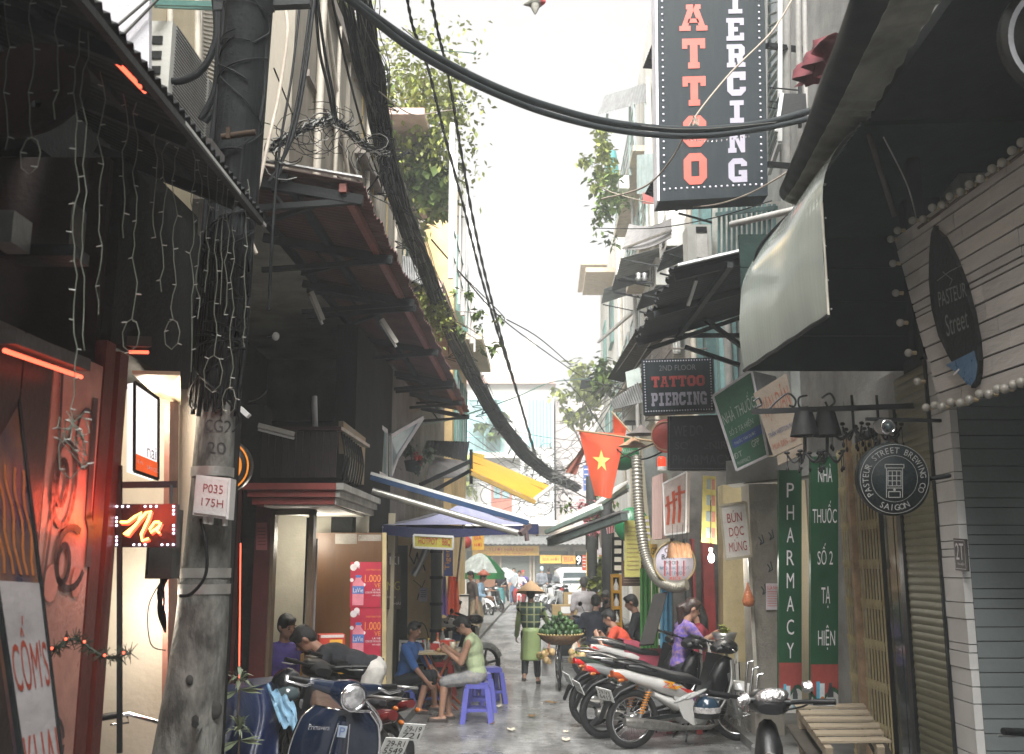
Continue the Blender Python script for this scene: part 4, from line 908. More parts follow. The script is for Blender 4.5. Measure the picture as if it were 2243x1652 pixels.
for y_ in (1035,1255,1290):
    x_,r_ = pole_at(y_); b = B(); c_ = P(x_,y_,PY); rr = r_ * PY / F_PX / ray(x_,y_).y + .006; b.tube([c_ + V((0,0,-.025)),c_ + V((0,0,.025))],rr,28); b.obj('strap',M('strap_steel',(.34,.33,.31),.45,.6),ut)
def on_pole(px,y,dy=0):                            # point on the camera side surface of the shaft
    x_,r_ = pole_at(y); f = max(-.99,min(.99,(px - x_) / r_)); rr = r_ * PY / F_PX; c_ = P(px,y,PY); return V((c_.x,PY - rr * math.sqrt(1 - f * f) - .004 - dy,c_.z))
def pole_text(tx,x0,y0,x1,y1):
    vs,fs,_ = text_polys(tx); bb = B(); vv = []
    for u,v in vs: vv.append(on_pole(x0 + (x1 - x0) * u,y1 + (y0 - y1) * v))
    bb.add(vv,fs); bb.obj('stencil',M('stencil_black',(.03,.03,.03),.7),ut)
pole_text('CG2',462,925,512,952); pole_text('20',468,973,503,999)
for (x_,y_,s_) in ((436,1482,7),(480,1550,14)): B().ball(on_pole(x_ ,y_),(.02 * s_ / 7,.012,.026 * s_ / 7),8).obj('chipped_hole',M('hole_dark',(.03,.03,.028),.9),ut)
for i,(y0,y1,nn) in enumerate(((860,-60,48),)):      # cables strapped flat to the upper shaft
    b = B()
    for k in range(nn):
        pts = []
        off0 = rU(-1.35,1.35)
        for j in range(8):
            y_ = y0 + rU(-30,60) * (j == 0) + (y1 - y0) * j / 7; x_,r_ = pole_at(min(1890,max(-390,y_))); o_ = off0 + rU(-.15,.15)
            p = P(x_ + o_ * r_,y_,PY); pts.append(V((p.x,PY - r_ * PY / F_PX * math.sqrt(max(.03,1.35 - min(1.3,o_ * o_))) - .01,p.z)))
        b.tube(spath(pts,3),rg.choice((.006,.008,.011,.015)),5)
    sl_ = [(P(*pole_at(y_)[:1],y_,PY),pole_at(y_)[1] * (1.02 + .3 * min(1,(880 - y_) / 500)) * PY / F_PX / ray(500,y_).y) for y_ in range(880,-400,-80)]
    B().tube([p for p,r_ in sl_],[r_ for p,r_ in sl_],24).obj('wet_shade_sleeve',M('sleeve_wet_shade',(.008,.009,.010),.75,var=.4,sc=5,spec=.12,bump=.4,bsc=25),ut)  # added tube; its black holds the wetness and shadow of the upper shaft
    for k in range(26):
        y_ = rU(-40,800); pts = []; ph = rU(0,6.28); tr_ = rU(-60,160)
        for j in range(9): x_,r_ = pole_at(min(1890,max(-390,y_ + tr_ * j / 8))); o_ = sin(ph + j * .42) * 1.36; p = P(x_ + o_ * r_,y_ + tr_ * j / 8,PY); pts.append(V((p.x,PY - r_ * PY / F_PX * math.sqrt(max(.04,1.9 - o_ * o_)) - .015,p.z)))
        b.tube(spath(pts,3),rg.choice((.004,.006)),4,False)
    b.obj('strapped_cables',CABLE,ut,kind='stuff')
b = B(); b.tube([P(485,300,5.15),P(560,290,5.15)],.018,8); b.bar(P(500,280,5.13),P(500,304,5.13),.02); b.obj('bracket',M('rusty_bracket',(.045,.028,.018),.8,spec=.2),ut)
b = B(); b.bar(P(585,8,5.4),P(680,4,5.4),.06); b.bar(P(470,18,5.4),P(600,14,5.4),.05); b.obj('crossarm',DKMET,ut)
mt = thing('meter_box','white electric meter box stencilled P035 175H on the pole','meter box',P(465,1135,5.15))
q = [P(430,1040,5.1),P(506,1048,5.1),P(500,1138,5.1),P(422,1128,5.1)]
b = B(); b.slab(q,.1); o = b.obj('body',M('meter_white',(.50,.49,.48),.45,var=.12),mt)
b = B(); c4 = [q[0].lerp(q[2],.06),q[1].lerp(q[3],.06),q[2].lerp(q[0],.06),q[3].lerp(q[1],.06)]; b.prism([p + V((0,-.012,0)) for p in c4],V((0,.014,0))); b.obj('lid',M('meter_white'),mt)
b = B(); put_text(b,'P035',c4,(.22,.16,.86,.4),.014); put_text(b,'175H',c4,(.2,.56,.9,.78),.014); b.obj('stencil',M('stencil_red',(.22,.03,.03),.6),mt)
b = B(); [b.tube([bil(q,u,1.0,0) + V((0,.04,.01)),bil(q,u,1.0,0) + V((0,.04,-.035))],.014,8) for u in (.3,.45,.85)]; b.obj('gland',M('gland_white',(.5,.5,.48),.5),mt)
b = B(); b.tube(spath([P(440,1138,5.15),P(452,1200,5.1),P(450,1260,5.1),P(420,1300,5.15),P(395,1306,5.2)],5),.009,6); b.obj('cable',CABLE,mt)
# -- round orange sign behind the pole
rs = thing('round_sign','round black and orange shop sign half hidden by the pole','sign',P(490,1020,7.2))
q = quadY(432,964,548,1076,7.2); cc = bil(q,.5,.5); rad = (q[1] - q[0]).length / 2
RZ = MT(cc) @ MR(R(90),4,'X')
B().lathe([(.001,.0),(rad,0),(rad,-.1),(.001,-.1)],36,RZ).obj('disc',M('sign_black',(.014,.014,.015),.4),rs)
OR = M('sign_orange_lit',(.75,.27,.03),.45,emit=(1,.3,.03),es=.05,bump=0)
b = B(); disc(b,q,.5,.5,rad * .97,.012,40,rad * .90); b.obj('ring',OR,rs); b = B(); disc(b,q,.5,.5,rad * .70,.012,30,rad * .3,-1.25,1.35); b.obj('emblem',OR,rs)
# -- things above the awning at left
for (x0,y0,x1,y1,Y,nm) in ((326,46,418,245,5.35,'nearer'),(420,165,470,320,6.1,'farther')):
    t = thing('air_conditioner',nm + ' white air conditioner outdoor unit above the left awning','air conditioner',P((x0 + x1) / 2,y1,Y),0,'outdoor units above the left awning')
    w_ = (x1 - x0) * .42; a = P(x0,y0,Y); e = P(x0 + w_,y1,Y); fa = P(x1,y0 + 50,Y + .55)
    A,Bq,Cq,D = V((a.x,Y,a.z)),V((e.x,Y,a.z)),V((e.x,Y,e.z)),V((a.x,Y,e.z))
    b = B(); b.prism([A,Bq,Cq,D],V((.02,.62,0))); b.obj('casing',M('ac_white',(.46,.455,.42),.45,var=.1),t)
    b = B()
    for k in range(26): z_ = D.z + (A.z - D.z) * (k + .5) / 26; b.bar((Bq.x + .012,Y + .04,z_),(Bq.x + .03,Y + .58,z_),.008,.007)
    b.obj('fan_grille',M('grille_grey',(.2,.2,.195),.5),t)
    b = B()
    for k in range(5): z_ = D.z + (A.z - D.z) * (k + .7) / 6; b.bar((A.x + .03,Y - .004,z_),(Bq.x - .05,Y - .004,z_),.008,.05)
    b.obj('side_vent',BLACK,t)
t = thing('water_tank','wet pale plastic tank side above the awning at upper left','tank',P(290,110,4.7))
B().prism([P(150,-160,4.7),P(328,-160,4.7),P(326,170,4.7),P(240,170,4.7)],V((0,.04,0))).obj('wall',M('tank_lilac',(.55,.54,.58),.25,var=.08,sc=9,bump=.3,bsc=120),t)
for d_ in (0,18): B().tube([P(235 + d_ * 2,75,4.65),P(345 + d_,-20,4.66)],.008,5).obj('strap',CABLE2,t)
t = thing('louvred_shutter','tall grey louvred shutter beside the pole at upper left','shutter',P(460,190,6.3))
q = [P(440,-20,6.4),P(474,-20,6.55),P(474,210,6.55),P(440,190,6.4)]
b = B()
for i,j in ((0,3),(1,2),(0,1),(3,2)): b.bar(q[i],q[j],.03,.04)
b.obj('frame',M('shutter_grey',(.3,.28,.24),.6),t)
for k in range(24): B().bar(bil(q,.04,(k + .5) / 24),bil(q,.96,(k + .5) / 24),.028,.012).obj('slat',M('shutter_grey'),t)
for x_ in (372,432): tag(B().tube([P(x_,-20,6.2),P(x_ + 2,200,6.25)],.022,7).obj('drain_pipe',M('pipe_cream',(.55,.5,.42),.5)),'cream vertical drain pipe ' + ('behind the nearer air conditioner' if x_ < 400 else 'left of the louvred shutter'),'pipe')
b = B(); b.bar(P(330,6,5.2),P(470,10,5.6),.03); b.bar(P(340,12,5.3),P(470,18,5.65),.025); o = b.obj('iron_rack',GREENF); tag(o,'green iron rack bars at the top edge above the air conditioner','rack')
for k,(pts,r_) in enumerate((([(470,-10),(474,80),(445,150),(395,178),(345,172)],.022),([(480,-10),(478,120),(470,200),(440,262)],.02),([(486,-10),(486,160),(474,230),(450,268)],.018))):
    o = B().tube(spath([P(x,y,5.4) for x,y in pts],6),r_,8).obj('conduit',CABLE); tag(o,('thick grey conduit curving left to the air conditioner','thick cable curving down beside the shutter, left of its pair','thick cable nearest the pole, curving to the awning')[k],'cable')
# -- bicycles at the lower left
p = G(300,1900); bicycle('dark bicycle parked by the bright doorway, handlebar lit red',(-1.93,5.05,.0),R(62),M('bicycle_black',(.025,.025,.028),.3,coat=.5),8)
bicycle('nearest dark bicycle at the lower left corner, only its handlebar in view',(-1.66,3.42,0),R(100),M('bicycle_grey',(.03,.03,.03),.4),-50)
# -- fir twig garland with red lights
t = thing('fir_garland','dark fir garland with red lights in front of the banner','garland',P(230,1480,4.0))
pts = spath([P(115,1425,4.0),P(165,1400,4.02),P(230,1440,4.05),P(285,1430,4.1)],6)
b = B()
for p in pts:
    for _ in range(9): d = V((rg.gauss(0,1),rg.gauss(0,1),rg.gauss(0,1))).normalized(); b.tube([p,p + d * .045],[.003,.001],3,False)
b.tube(pts,.006,5); b.obj('needles',M('fir_dark',(.02,.035,.022),.6),t,kind='stuff')
for p in pts[::4]: B().ball(p + V((.01,-.03,.01)),.006,6).obj('red_bulb',RED_E,t)
# ================================================================ LEFT, MIDDLE
rg = random.Random(9)
# -- red shop with balcony (faces the camera at Y=9)
YF = 9.0
rsb = bld('red_shop','dark red shop with balcony, white corner cornice and open lit door',P(640,1500,YF))
def fx(px,y=1300,Y=YF): return P(px,y,Y).x
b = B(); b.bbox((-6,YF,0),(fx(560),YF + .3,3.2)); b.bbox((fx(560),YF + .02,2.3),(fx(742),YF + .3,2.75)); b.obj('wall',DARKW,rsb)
b = B(); b.bbox((fx(556),YF - .06,0),(fx(590),YF + .02,2.35)); b.bbox((fx(525),YF - .2,0),(fx(532),YF - .15,2.6)); b.obj('red_pillar',REDW,rsb)
cz0,cz1 = P(600,1105,8.6).z,P(600,1058,8.6).z
CORN_R = M('cornice_red',(.26,.055,.045),.6,var=.25); CORN_W = M('cornice_grey_white',(.42,.41,.38),.7,var=.3,sc=5)
xa,xb_,xc = P(553,1080,8.6).x,P(733,1080,8.6).x,P(737,1080,8.6).x
for k in range(3):
    e = .035 * k; z0,z1 = cz0 + (cz1 - cz0) * k / 3,cz0 + (cz1 - cz0) * (k + 1) / 3 - .006
    B().bbox((xa - e,8.6 - e,z0),(xb_ + e * .3,YF,z1)).obj('cornice_red',CORN_R,rsb)
    B().prism([(xb_ + e * .3 + .003,8.6 - e,z0),(xc + e,8.6 - e,z0),(xc + e + .05,10.6,z0),(xb_,10.6,z0)],(0,0,z1 - z0)).obj('cornice_white',CORN_W,rsb)
B().bbox((xa + .1,8.62,cz0 - .02),(xc - .03,10.5,cz0 - .002)).obj('porch_ceiling',M('ceiling_white',(.6,.57,.5),.6),rsb)
# balcony rail: dark wood front, iron side
bz0,bz1 = P(600,1045,8.65).z,P(600,935,8.65).z
x0,x1 = P(572,1000,8.65).x,P(738,1000,8.65).x
B().bbox((x0,8.63,bz1 - .03),(x1 + .03,8.7,bz1)).obj('handrail',M('wood_dark_red',(.04,.012,.01),.4),rsb)
for k in range(11): B().bbox((x0 + (x1 - x0) * k / 11,8.655,bz0),(x0 + (x1 - x0) * (k + .93) / 11,8.675,bz1 - .04)).obj('balcony_board',M('wood_black_red',(.015,.008,.008),.45),rsb)
B().bar((x1,8.66,bz1 - .01),(x1 + .06,10.0,bz1 - .01),.06,.03).obj('handrail',STEEL,rsb)
for k in range(9): y_ = 8.75 + k * .14; B().tube(spath([(x1 + .02,y_,bz0),(x1 + .05,y_,(bz0 + bz1) / 2),(x1 + .01,y_ + .05,bz1 - .03)],3),.01,5).obj('iron_bar',DKMET,rsb)
q = [P(752,922,9.9),P(801,960,10.6),P(797,1062,10.6),P(752,1046,9.9)]
B().slab(q,.05).obj('stained_panel',M('panel_stained',(.36,.33,.29),.6,col2=(.42,.26,.10),sc=3,mix=.55),rsb)
B().tube([P(688,868,9.6),P(690,935,9.6)],.03,8).obj('lit_pipe',M('pipe_white',(.6,.58,.6),.35),rsb)
# doorway, lit interior
iz = 2.25
B().bbox((-3.6,YF + 1.6,0),(fx(742) + .02,YF + 1.65,2.4)).obj('inner_wall',M('inner_wall_cream',(.6,.56,.46),.6,var=.1),rsb)
b = B(); b.bbox((fx(590),YF - .03,0),(fx(597),YF + .1,2.28)); b.bbox((fx(672),YF - .03,0),(fx(683),YF + .1,2.3)); b.bbox((fx(590),YF - .03,2.2),(fx(683),YF + .1,2.28)); b.obj('door_frame',M('door_frame_wood',(.14,.10,.06),.5),rsb)
d = B().bbox((fx(640),YF + .5,0),(fx(655),YF + .54,2.2)).obj('door_leaf',M('door_black',(.03,.03,.03),.4),rsb)
for k in range(7): B().bbox((fx(652) + k * .0135,YF + .35,.1),(fx(652) + k * .0135 + .011,YF + .37,2.0)).obj('folding_slat',M('folding_grey',(.34,.36,.36),.45),rsb)
lamp('shop_light',(fx(618),YF + .9,2.0),22,(1,.93,.78),.1)
lamp('porch_light',(fx(720),9.8,2.05),3,(1,.95,.85),.1)
# red edge lamps
tag(B().tube([P(527,1190,8.2),P(523,1560,8.2)],.006,6).obj('red_light_strip',RED_E),'thin vertical red light strip right of the pole','lamp')
o = sign('paper_notice','small faded pink paper notice on the dark red pillar','notice',quadY(561,1145,585,1205,8.93),M('notice_pink',(.30,.09,.09),.6),.004,None,[('lettering',REDW,lambda b,q: [stroke(b,q,[(.15,.2 + .12 * k),(.85,.2 + .12 * k)],.006,.003) for k in range(6)])])
# -- plywood hoarding and posters
YB = 10.3
pw = thing('plywood_board','brown plywood hoarding with clear tape, facing the camera','hoarding',P(762,1500,YB))
q = quadY(690,1167,838,1560,YB); q[3].z = q[2].z = .02
B().slab(q,.02).obj('sheet',M('plywood',(.10,.043,.013),.45,var=.35,sc=2.2,stretch=(1,1,.25),bump=.1),pw)
b = B(); band(b,q,(.3,.005,.62,.055),.004); band(b,q,(.64,.01,.98,.04),.004); b.obj('clear_tape',M('tape_clear',(.5,.48,.44),.08,bump=.8,bsc=60,alpha=.5),pw)
B().bar(q[1] + V((.02,.01,0)),q[2] + V((.02,.01,0)),.04,.04).obj('batten',M('batten_pale',(.42,.34,.18),.6),pw)
PINK = M('poster_pink',(.38,.02,.05),.45,var=.15,bump=0); ORT = M('poster_orange',(.75,.26,.06),.5,bump=0); WT = M('poster_white',(.68,.62,.65),.5,bump=0); BLU = M('poster_blue',(.08,.16,.42),.45,bump=0); BOT = M('poster_bottle',(.62,.22,.28),.4,bump=0)
for (y0,y1,nm) in ((1231,1331,'upper'),(1332,1441,'lower')):
    q = [P(768,y0,YB - .004),P(836,y0 + .5,YB - .004),P(834,y1,YB - .004),P(766,y1,YB - .004)]
    sign('drink_poster',nm + ' pink bottled water poster 1.000 VE on the plywood','poster',q,PINK,.002,'pink bottled water posters',[
        ('white_splash',WT,lambda b,q: [disc(b,q,.1,.12,.035,.002,10),disc(b,q,.2,.05,.03,.002,10),disc(b,q,.05,.4,.02,.002,8),disc(b,q,.3,.34,.02,.002,8),disc(b,q,.44,.5,.018,.002,8)]),
        ('bottle',BOT,lambda b,q: b.add([bil(q,u,v,.003) for u,v in ((.18,.34),(.34,.34),(.36,.4),(.44,.46),(.44,.95),(.08,.95),(.08,.46),(.16,.4))],[tuple(range(8))])),
        ('bottle_label',BLU,lambda b,q: band(band(b,q,(.07,.53,.45,.7),.004),q,(.17,.29,.35,.345),.004)),
        ('label_word',WT,lambda b,q: put_text(b,'LaVie',q,(.1,.57,.42,.67),.005)),
        ('orange_lettering',ORT,lambda b,q: put_text(put_text(put_text(b,'1.000',q,(.47,.28,.98,.44),.003),'VE',q,(.78,.47,.98,.56),.003),'CHẠY MARATHON',q,(.5,.15,.98,.2),.003)),
        ('white_lettering',WT,lambda b,q: put_text(put_text(put_text(put_text(b,'LA VIE',q,(.72,.59,.98,.63),.003),'COLOR ME RUN',q,(.5,.65,.98,.69),.003),'HÀ NỘI',q,(.72,.71,.98,.76),.003),'LaVie',q,(.06,.05,.3,.14),.004))])
sign('shop_sign','small dark sign with yellow letters NG beside the plywood','sign',[onL(843,1212,.1),onL(878,1212,.1),onL(878,1335,.1),onL(843,1335,.1)],M('sign_maroon',(.05,.025,.025),.5),.04,None,[
    ('lettering',M('letter_yellow',(.5,.42,.05),.5,bump=0),lambda b,q: put_text(b,'NG',q,(.1,.5,.9,.66))),('white_lettering',WHITE_TXT,lambda b,q: put_text(put_text(put_text(b,'KI',q,(.25,.06,.85,.2)),'HIỀN',q,(.1,.74,.6,.8)),'THÁI',q,(.3,.86,.95,.92)))])
# -- big red corrugated awnings on trusses
def truss_awning(label,y0,y1,xe,ze,xw,zw,waves):
    t = thing('red_awning',label,'awning',(xe - .3,(y0 + y1) / 2,ze),0,'red corrugated awnings of the left row')
    dx = SL * (y1 - y0)
    a,c,d,e = V((xe,y0,ze)),V((xe + dx,y1,ze)),V((xw,y0,zw)),V((xw + dx,y1,zw))
    corrugated(a,c,d,e,waves,.014,4,2,.005,.02).obj('sheet',TINR,t)
    for f in (.12,.5,.9):
        B().bar(a.lerp(d,f) + V((0,0,-.05)),c.lerp(e,f) + V((0,0,-.05)),.05,.06).obj('purlin',DKMET if f > .2 else M('purlin_red',(.2,.06,.045),.5),t)
    n = 3
    for k in range(n):
        y_ = k / (n - 1) * .96 + .02; p,q_ = a.lerp(c,y_) + V((0,0,-.1)),d.lerp(e,y_) + V((0,0,-.1))
        B().bar(p,q_,.05,.07).obj('rafter',DKMET,t)
        b = B(); lo = q_ + V((0,0,-.28)); b.bar(p,lo,.04,.04)
        b.bar(p.lerp(lo,.5),p.lerp(q_,.62),.02)
        b.obj('truss_web',DKMET,t)
        if k < n - 1: B().bar(p.lerp(q_,.15),(a.lerp(c,y_ + .32).lerp(d.lerp(e,y_ + .32),.9)) + V((0,0,-.12)),.035).obj('brace',DKMET,t)
    return t
t = truss_awning('nearer big red corrugated awning on steel trusses over the shops',6.45,9.3,-1.03,4.32,-2.1,4.52,40)
B().bar((-1.02,6.42,4.35),(-2.1,6.42,4.55),.05,.012).obj('zinc_edge',M('zinc_pale',(.42,.42,.41),.4,.5),t)
truss_awning('farther long red corrugated awning above the balcony shop',9.31,13.6,-.94,4.31,-2.0,4.51,62)
truss_awning('lowest farthest dark red awning end dripping above the street',13.61,16.6,-.81,4.3,-1.85,4.5,44)
wt = M('tube_lamp_white',(.5,.47,.42),.4)
for (a,c,Y,lb) in (((835,700),(868,752),9.0,'pale tube lamp batten hanging under the red awning, right one'),((680,640),(706,702),8.2,'pale tube lamp batten under the red awning, left one'),((566,932),(645,952),8.5,'dusty tube lamp above the dark balcony')):
    t = thing('tube_lamp',lb,'lamp',P(*a,Y)); B().bar(P(*a,Y),P(*c,Y + .05),.06,.04).obj('housing',wt,t); B().tube([P(*a,Y) + V((0,0,-.035)),P(*c,Y + .05) + V((0,0,-.035))],.013,7).obj('tube',WHITEP,t)
for (x_,y_,Y) in ((604,737,7.6),): 
    t = thing('flood_lamp','small white lamp fitting in the dark under the awning','lamp',P(x_,y_,Y)); B().ball(P(x_,y_,Y),(.03,.03,.035),8).obj('globe',WHITEP,t); B().tube([P(x_ - 18,y_ + 2,Y),P(x_,y_,Y)],.008,5).obj('arm',DKMET,t)
t = thing('street_lamp_arm','white lamp head on a curved wire right of the pole','lamp',P(530,905,6.6)); B().bar(P(527,895,6.6),P(545,912,6.6),.06,.03).obj('head',WHITEP,t); B().tube(spath([P(545,880,6.6),P(570,872,6.8),P(590,850,7)],4),.005,5).obj('wire',CABLE,t)
# -- dark upper shop fronts behind the awning (windows, plants)
t = thing('window_flap','white framed open window flaps in the dark under the red awnings','window',P(855,1000,12.5))
for q in ([P(826,930,12),P(846,945,12.4),P(846,1046,12.4),P(826,1036,12)],[P(855,955,12.6),P(925,915,13.4),P(870,1000,13),P(856,1040,12.6)]):
    b = B()
    for i in range(4): b.bar(q[i],q[(i + 1) % 4],.04,.05)
    f = b.obj('sash',WHITEP,t); B().add(q,[(0,1,2,3)]).obj('pane',GLASSP,f)
t = thing('hanging_planter','hanging flower basket with red flowers under the awning end','plant',P(905,1000,13.8)); 
b = B(); leafy(b,P(905,990,13.8),.32,260,.09,rg); b.obj('foliage',M('leaf_dark',(.035,.055,.025),.5,var=.4,bump=0),t); b = B(); leafy(b,P(912,1010,13.75),.12,40,.07,rg); b.obj('blossom',M('petal_red',(.45,.05,.03),.5,bump=0),t)
B().lathe([(.02,0),(.1,.02),(.13,.16)],12,MT(P(905,1035,13.8))).obj('pot',DKMET,t)
# -- right of the plywood: shopfronts, cream graffiti wall, pipes
t = bld('dark_shop_front','row of dark shop fronts behind the plywood hoarding',(XL(12),12,0))
b = B(); block(b,10.4,12.9,0,4.3,-1,.22,.02); b.obj('wall',DARKW,t)
for y_ in (10.9,11.5,12.1): B().prism([(XL(y_,.03),y_,.1),(XL(y_ + .5,.03),y_ + .5,.1),(XL(y_ + .5,.05),y_ + .5,.1),(XL(y_,.05),y_,.1)],(0,0,1.0)).obj('shutter_panel',M('panel_white_grey',(.36,.35,.33),.5,var=.2),t)
B().prism([(XL(12.55,.06),12.55,0),(XL(12.62,.06),12.62,0),(XL(12.62,.14),12.62,0),(XL(12.55,.14),12.55,0)],(0,0,2.4)).obj('door_post',CREAMW,t)
YG = 14.2
cw = thing('graffiti_cream_wall','cream side wall with green scribbled graffiti and leaning pipe','wall',P(905,1450,YG))
q = quadY(872,1165,957,1400,YG); q[3].z = q[2].z = .0
B().slab(q,.3).obj('wall',M('cream_graffiti',(.74,.55,.28),.75,var=.2,sc=3),cw)
qd = quadY(868,1195,893,1390,YG - .03); qd[3].z = qd[2].z = .02; B().slab(qd,.025).obj('dark_door',M('door_dark_green',(.03,.035,.03),.5),cw)
GRN = M('spray_green',(.05,.09,.03),.6,bump=0); BLKS = M('spray_black',(.03,.03,.03),.6,bump=0)
b = B(); stroke(b,q,[(.6 + .2 * cos(a),.68 + .12 * sin(a)) for a in [k * .35 for k in range(19)]],.012); stroke(b,q,[(.3,.9),(.33,.62),(.45,.75),(.5,.58)],.012); stroke(b,q,[(.35,.95),(.42,.8)],.012); b.obj('green_scribble',GRN,cw)
b = B(); stroke(b,q,[(.35,.08),(.3,.15),(.42,.2),(.5,.13),(.55,.22),(.6,.16),(.7,.24)],.016); stroke(b,q,[(.4,.3),(.6,.34),(.5,.42),(.7,.3)],.008); b.obj('black_scribble',BLKS,cw)
sign('paper_notice','small white paper notice stuck on the cream graffiti wall','notice',quadY(918,1288,936,1318,YG - .02),WT,.004,None,[('lettering',BLKS,lambda b,q: [stroke(b,q,[(.2,.2 + .15 * k),(.8,.2 + .15 * k)],.006,.003) for k in range(4)])])
o = B().tube([P(905,1260,YG - .15),P(918,1240,YG - .15),P(942,1185,YG - .15),P(946,1165,YG - .15)],.05,10).obj('silver_duct',STEEL); tag(o,'silver slanting duct in front of the cream graffiti wall','duct')
dp = thing('drain_post','dark jointed drain post at the end of the cream wall','pipe',P(957,1410,14.0)); a,e = P(957,1400,14),P(956,1180,14); a.z = 0
B().tube([a,e],.075,10).obj('pipe',M('pipe_dark',(.07,.075,.07),.5),dp)
for k in range(6): c_ = a.lerp(e,(k + .5) / 6); B().tube([c_ + V((0,0,-.02)),c_ + V((0,0,.02))],.09,10).obj('joint',DKMET,dp)
sign('hotpot_sign','yellow-green sign HOTPOT BBQ with red letters over the cream wall','sign',[P(906,1172,11.9),P(993,1176,11.9),P(992,1203,11.9),P(907,1199,11.9)],M('sign_lime',(.58,.52,.10),.5,var=.1),.08,None,[('lettering',M('letter_crimson',(.50,.04,.06),.5,bump=0),lambda b,q: put_text(b,'HOTPOT · BBQ',q,(.12,.18,.94,.8)))],WHITEP,.02)
sign('vertical_banner','dark blue vertical beer banner with orange script','banner',quadY(971,1196,992,1262,16.5),M('banner_navy',(.025,.035,.12),.5),.02,None,[('lettering',M('letter_amber',(.55,.26,.03),.5,bump=0),lambda b,q: [put_text(b,'Tiger',[q[3],q[0],q[1],q[2]],(.2,.15,.9,.8))])])
for (x0,x1,c_,nm) in ((964,976,(.3,.2,.5),'purple'),(976,1002,(.72,.12,.05),'orange')):
    q = [P(x0 + 6,1262 if nm != 'orange' else 1262,17),P(x1,1264,17),P(x1 + 4,1350,17),P(x0,1345,17)]
    o = B().grid(lambda u,v: bil(q,u,v,.05 * sin(u * 9)),14,6,.01).obj('hanging_cloth',M('cloth_' + nm,c_,.7,var=.15)); tag(o,nm + ' hanging cloth below the beer banner at left','cloth')
# -- awnings on arms
ab = thing('blue_awning','folded blue and white retractable awning reaching over the street','awning',P(830,1050,10.8))
a0,a1 = P(812,1046,10.6),P(1158,1146,10.8)
def shp(u,v): p = a0.lerp(a1,u); return p + V((0,.75 * v,.02 + .07 * v - .02 * sin(u * 3.14)))
B().grid(shp,16,4,.006).obj('canvas',M('canvas_blue_white',(.60,.66,.68),.5,col2=(.10,.17,.32),sc=1.6,mix=.55,var=.1),ab)
B().bar(a0 + V((0,-.01,.045)),a1 + V((0,-.01,.045)),.03,.03).obj('pale_edge',M('canvas_white',(.68,.68,.64),.5,var=.1),ab); B().bar(a0 + V((0,-.02,.0)),a1 + V((0,-.02,.0)),.03,.05).obj('front_rail',M('rail_blue',(.02,.05,.12),.4),ab)
B().tube([P(815,1075,10.6),P(1135,1168,10.75)],.035,10).obj('roller_tube',M('rail_alu',(.35,.34,.31),.4,.6),ab)
b = B(); b.bar(P(1140,1170,10.7),P(1160,1150,10.8),.05); b.tube([P(1150,1150,10.75),P(1155,1185,10.75)],.025,7); b.obj('elbow',M('elbow_rust',(.10,.07,.07),.5),ab)
tq = thing('blue_tent','square violet-blue tarpaulin parasol above the folding table','parasol',G(985,1420))
TENT = M('tarp_violet',(.30,.305,.44),.3,var=.2,sc=2,bump=.3,bsc=10); TENTD = M('tarp_navy',(.014,.017,.06),.4)
ap = P(1020,1098,13.6); cr = [P(838,1150,12.2),P(1180,1148,12.4),P(1168,1150,15.0),P(880,1140,15.0)]
for i in range(4):
    c0,c1 = cr[i],cr[(i + 1) % 4]
    B().grid(lambda u,v: ap.lerp(c0.lerp(c1,u),v) + V((0,0,-.10 * sin(v * 3.14) * (1 - .5 * abs(u - .5)) + .012 * sin(u * 24) * v * (1 - v) * 3)),12,8,.004).obj('panel',TENT,tq)
    B().grid(lambda u,v: c0.lerp(c1,u) + V((0,0,-(.11 + .02 * sin(u * 7 + i)) * v - .05 * sin(u * 3.14))),14,2,.004).obj('valance',TENTD if i in (0,2) else TENT,tq)
gb = G(985,1418,.1); B().tube([gb,ap],.018,8).obj('pole',STEEL,tq); B().lathe([(.2,0),(.2,.06),(.05,.1)],14,MT(gb - V((0,0,.09)))).obj('base',CONC,tq); B().ball(ap,.03,8).obj('finial',TENTD,tq)
for c_ in cr: B().bar(ap + V((0,0,-.06)),c_ + V((0,0,-.03)),.018).obj('rib',STEEL,tq)
ya = thing('yellow_awning','bright yellow retractable awning with folding arms','awning',P(1030,1010,18))
YEL = M('canvas_yellow',(.60,.30,.015),.5,var=.1,sc=2,bump=.05)
y0,y1,y2,y3 = P(1030,992,17.6),P(1208,1066,17.8),P(1172,1094,15.4),P(1032,1030,15.2)
B().grid(lambda u,v: bil([y0,y1,y2,y3],u,v) + V((0,0,.06 * sin(v * 3.14) * sin(u * 3.14))),10,8,.008).obj('canvas',YEL,ya)
AO = M('arm_ochre',(.35,.22,.05),.5); B().bar(y3 + V((0,0,-.05)),y2 + V((0,0,-.05)),.06).obj('arm',AO,ya); B().bar(y3.lerp(y0,.4),y2.lerp(y1,.6),.05).obj('arm',AO,ya); B().tube([y1,y2],.035,8).obj('front_rail',WHITEP,ya)
B().slab([P(1030,990,17.4),P(1062,996,17.4),P(1058,1020,17.4),P(1034,1014,17.4)],.03).obj('end_flap',M('flap_olive',(.38,.30,.05),.6),ya)
b = B(); b.bar(P(920,1062,15.0),P(1032,1010,15.4),.06); b.bar(P(950,1075,15.2),P(1032,1030,15.6),.05); b.bar(P(1032,985,15.4),P(1032,1060,15.4),.05); b.obj('bracket',DKMET,ya)
t = thing('grey_tin_awning','dark tin awning with grey cloth underside left of the yellow one','awning',P(980,975,15.5))
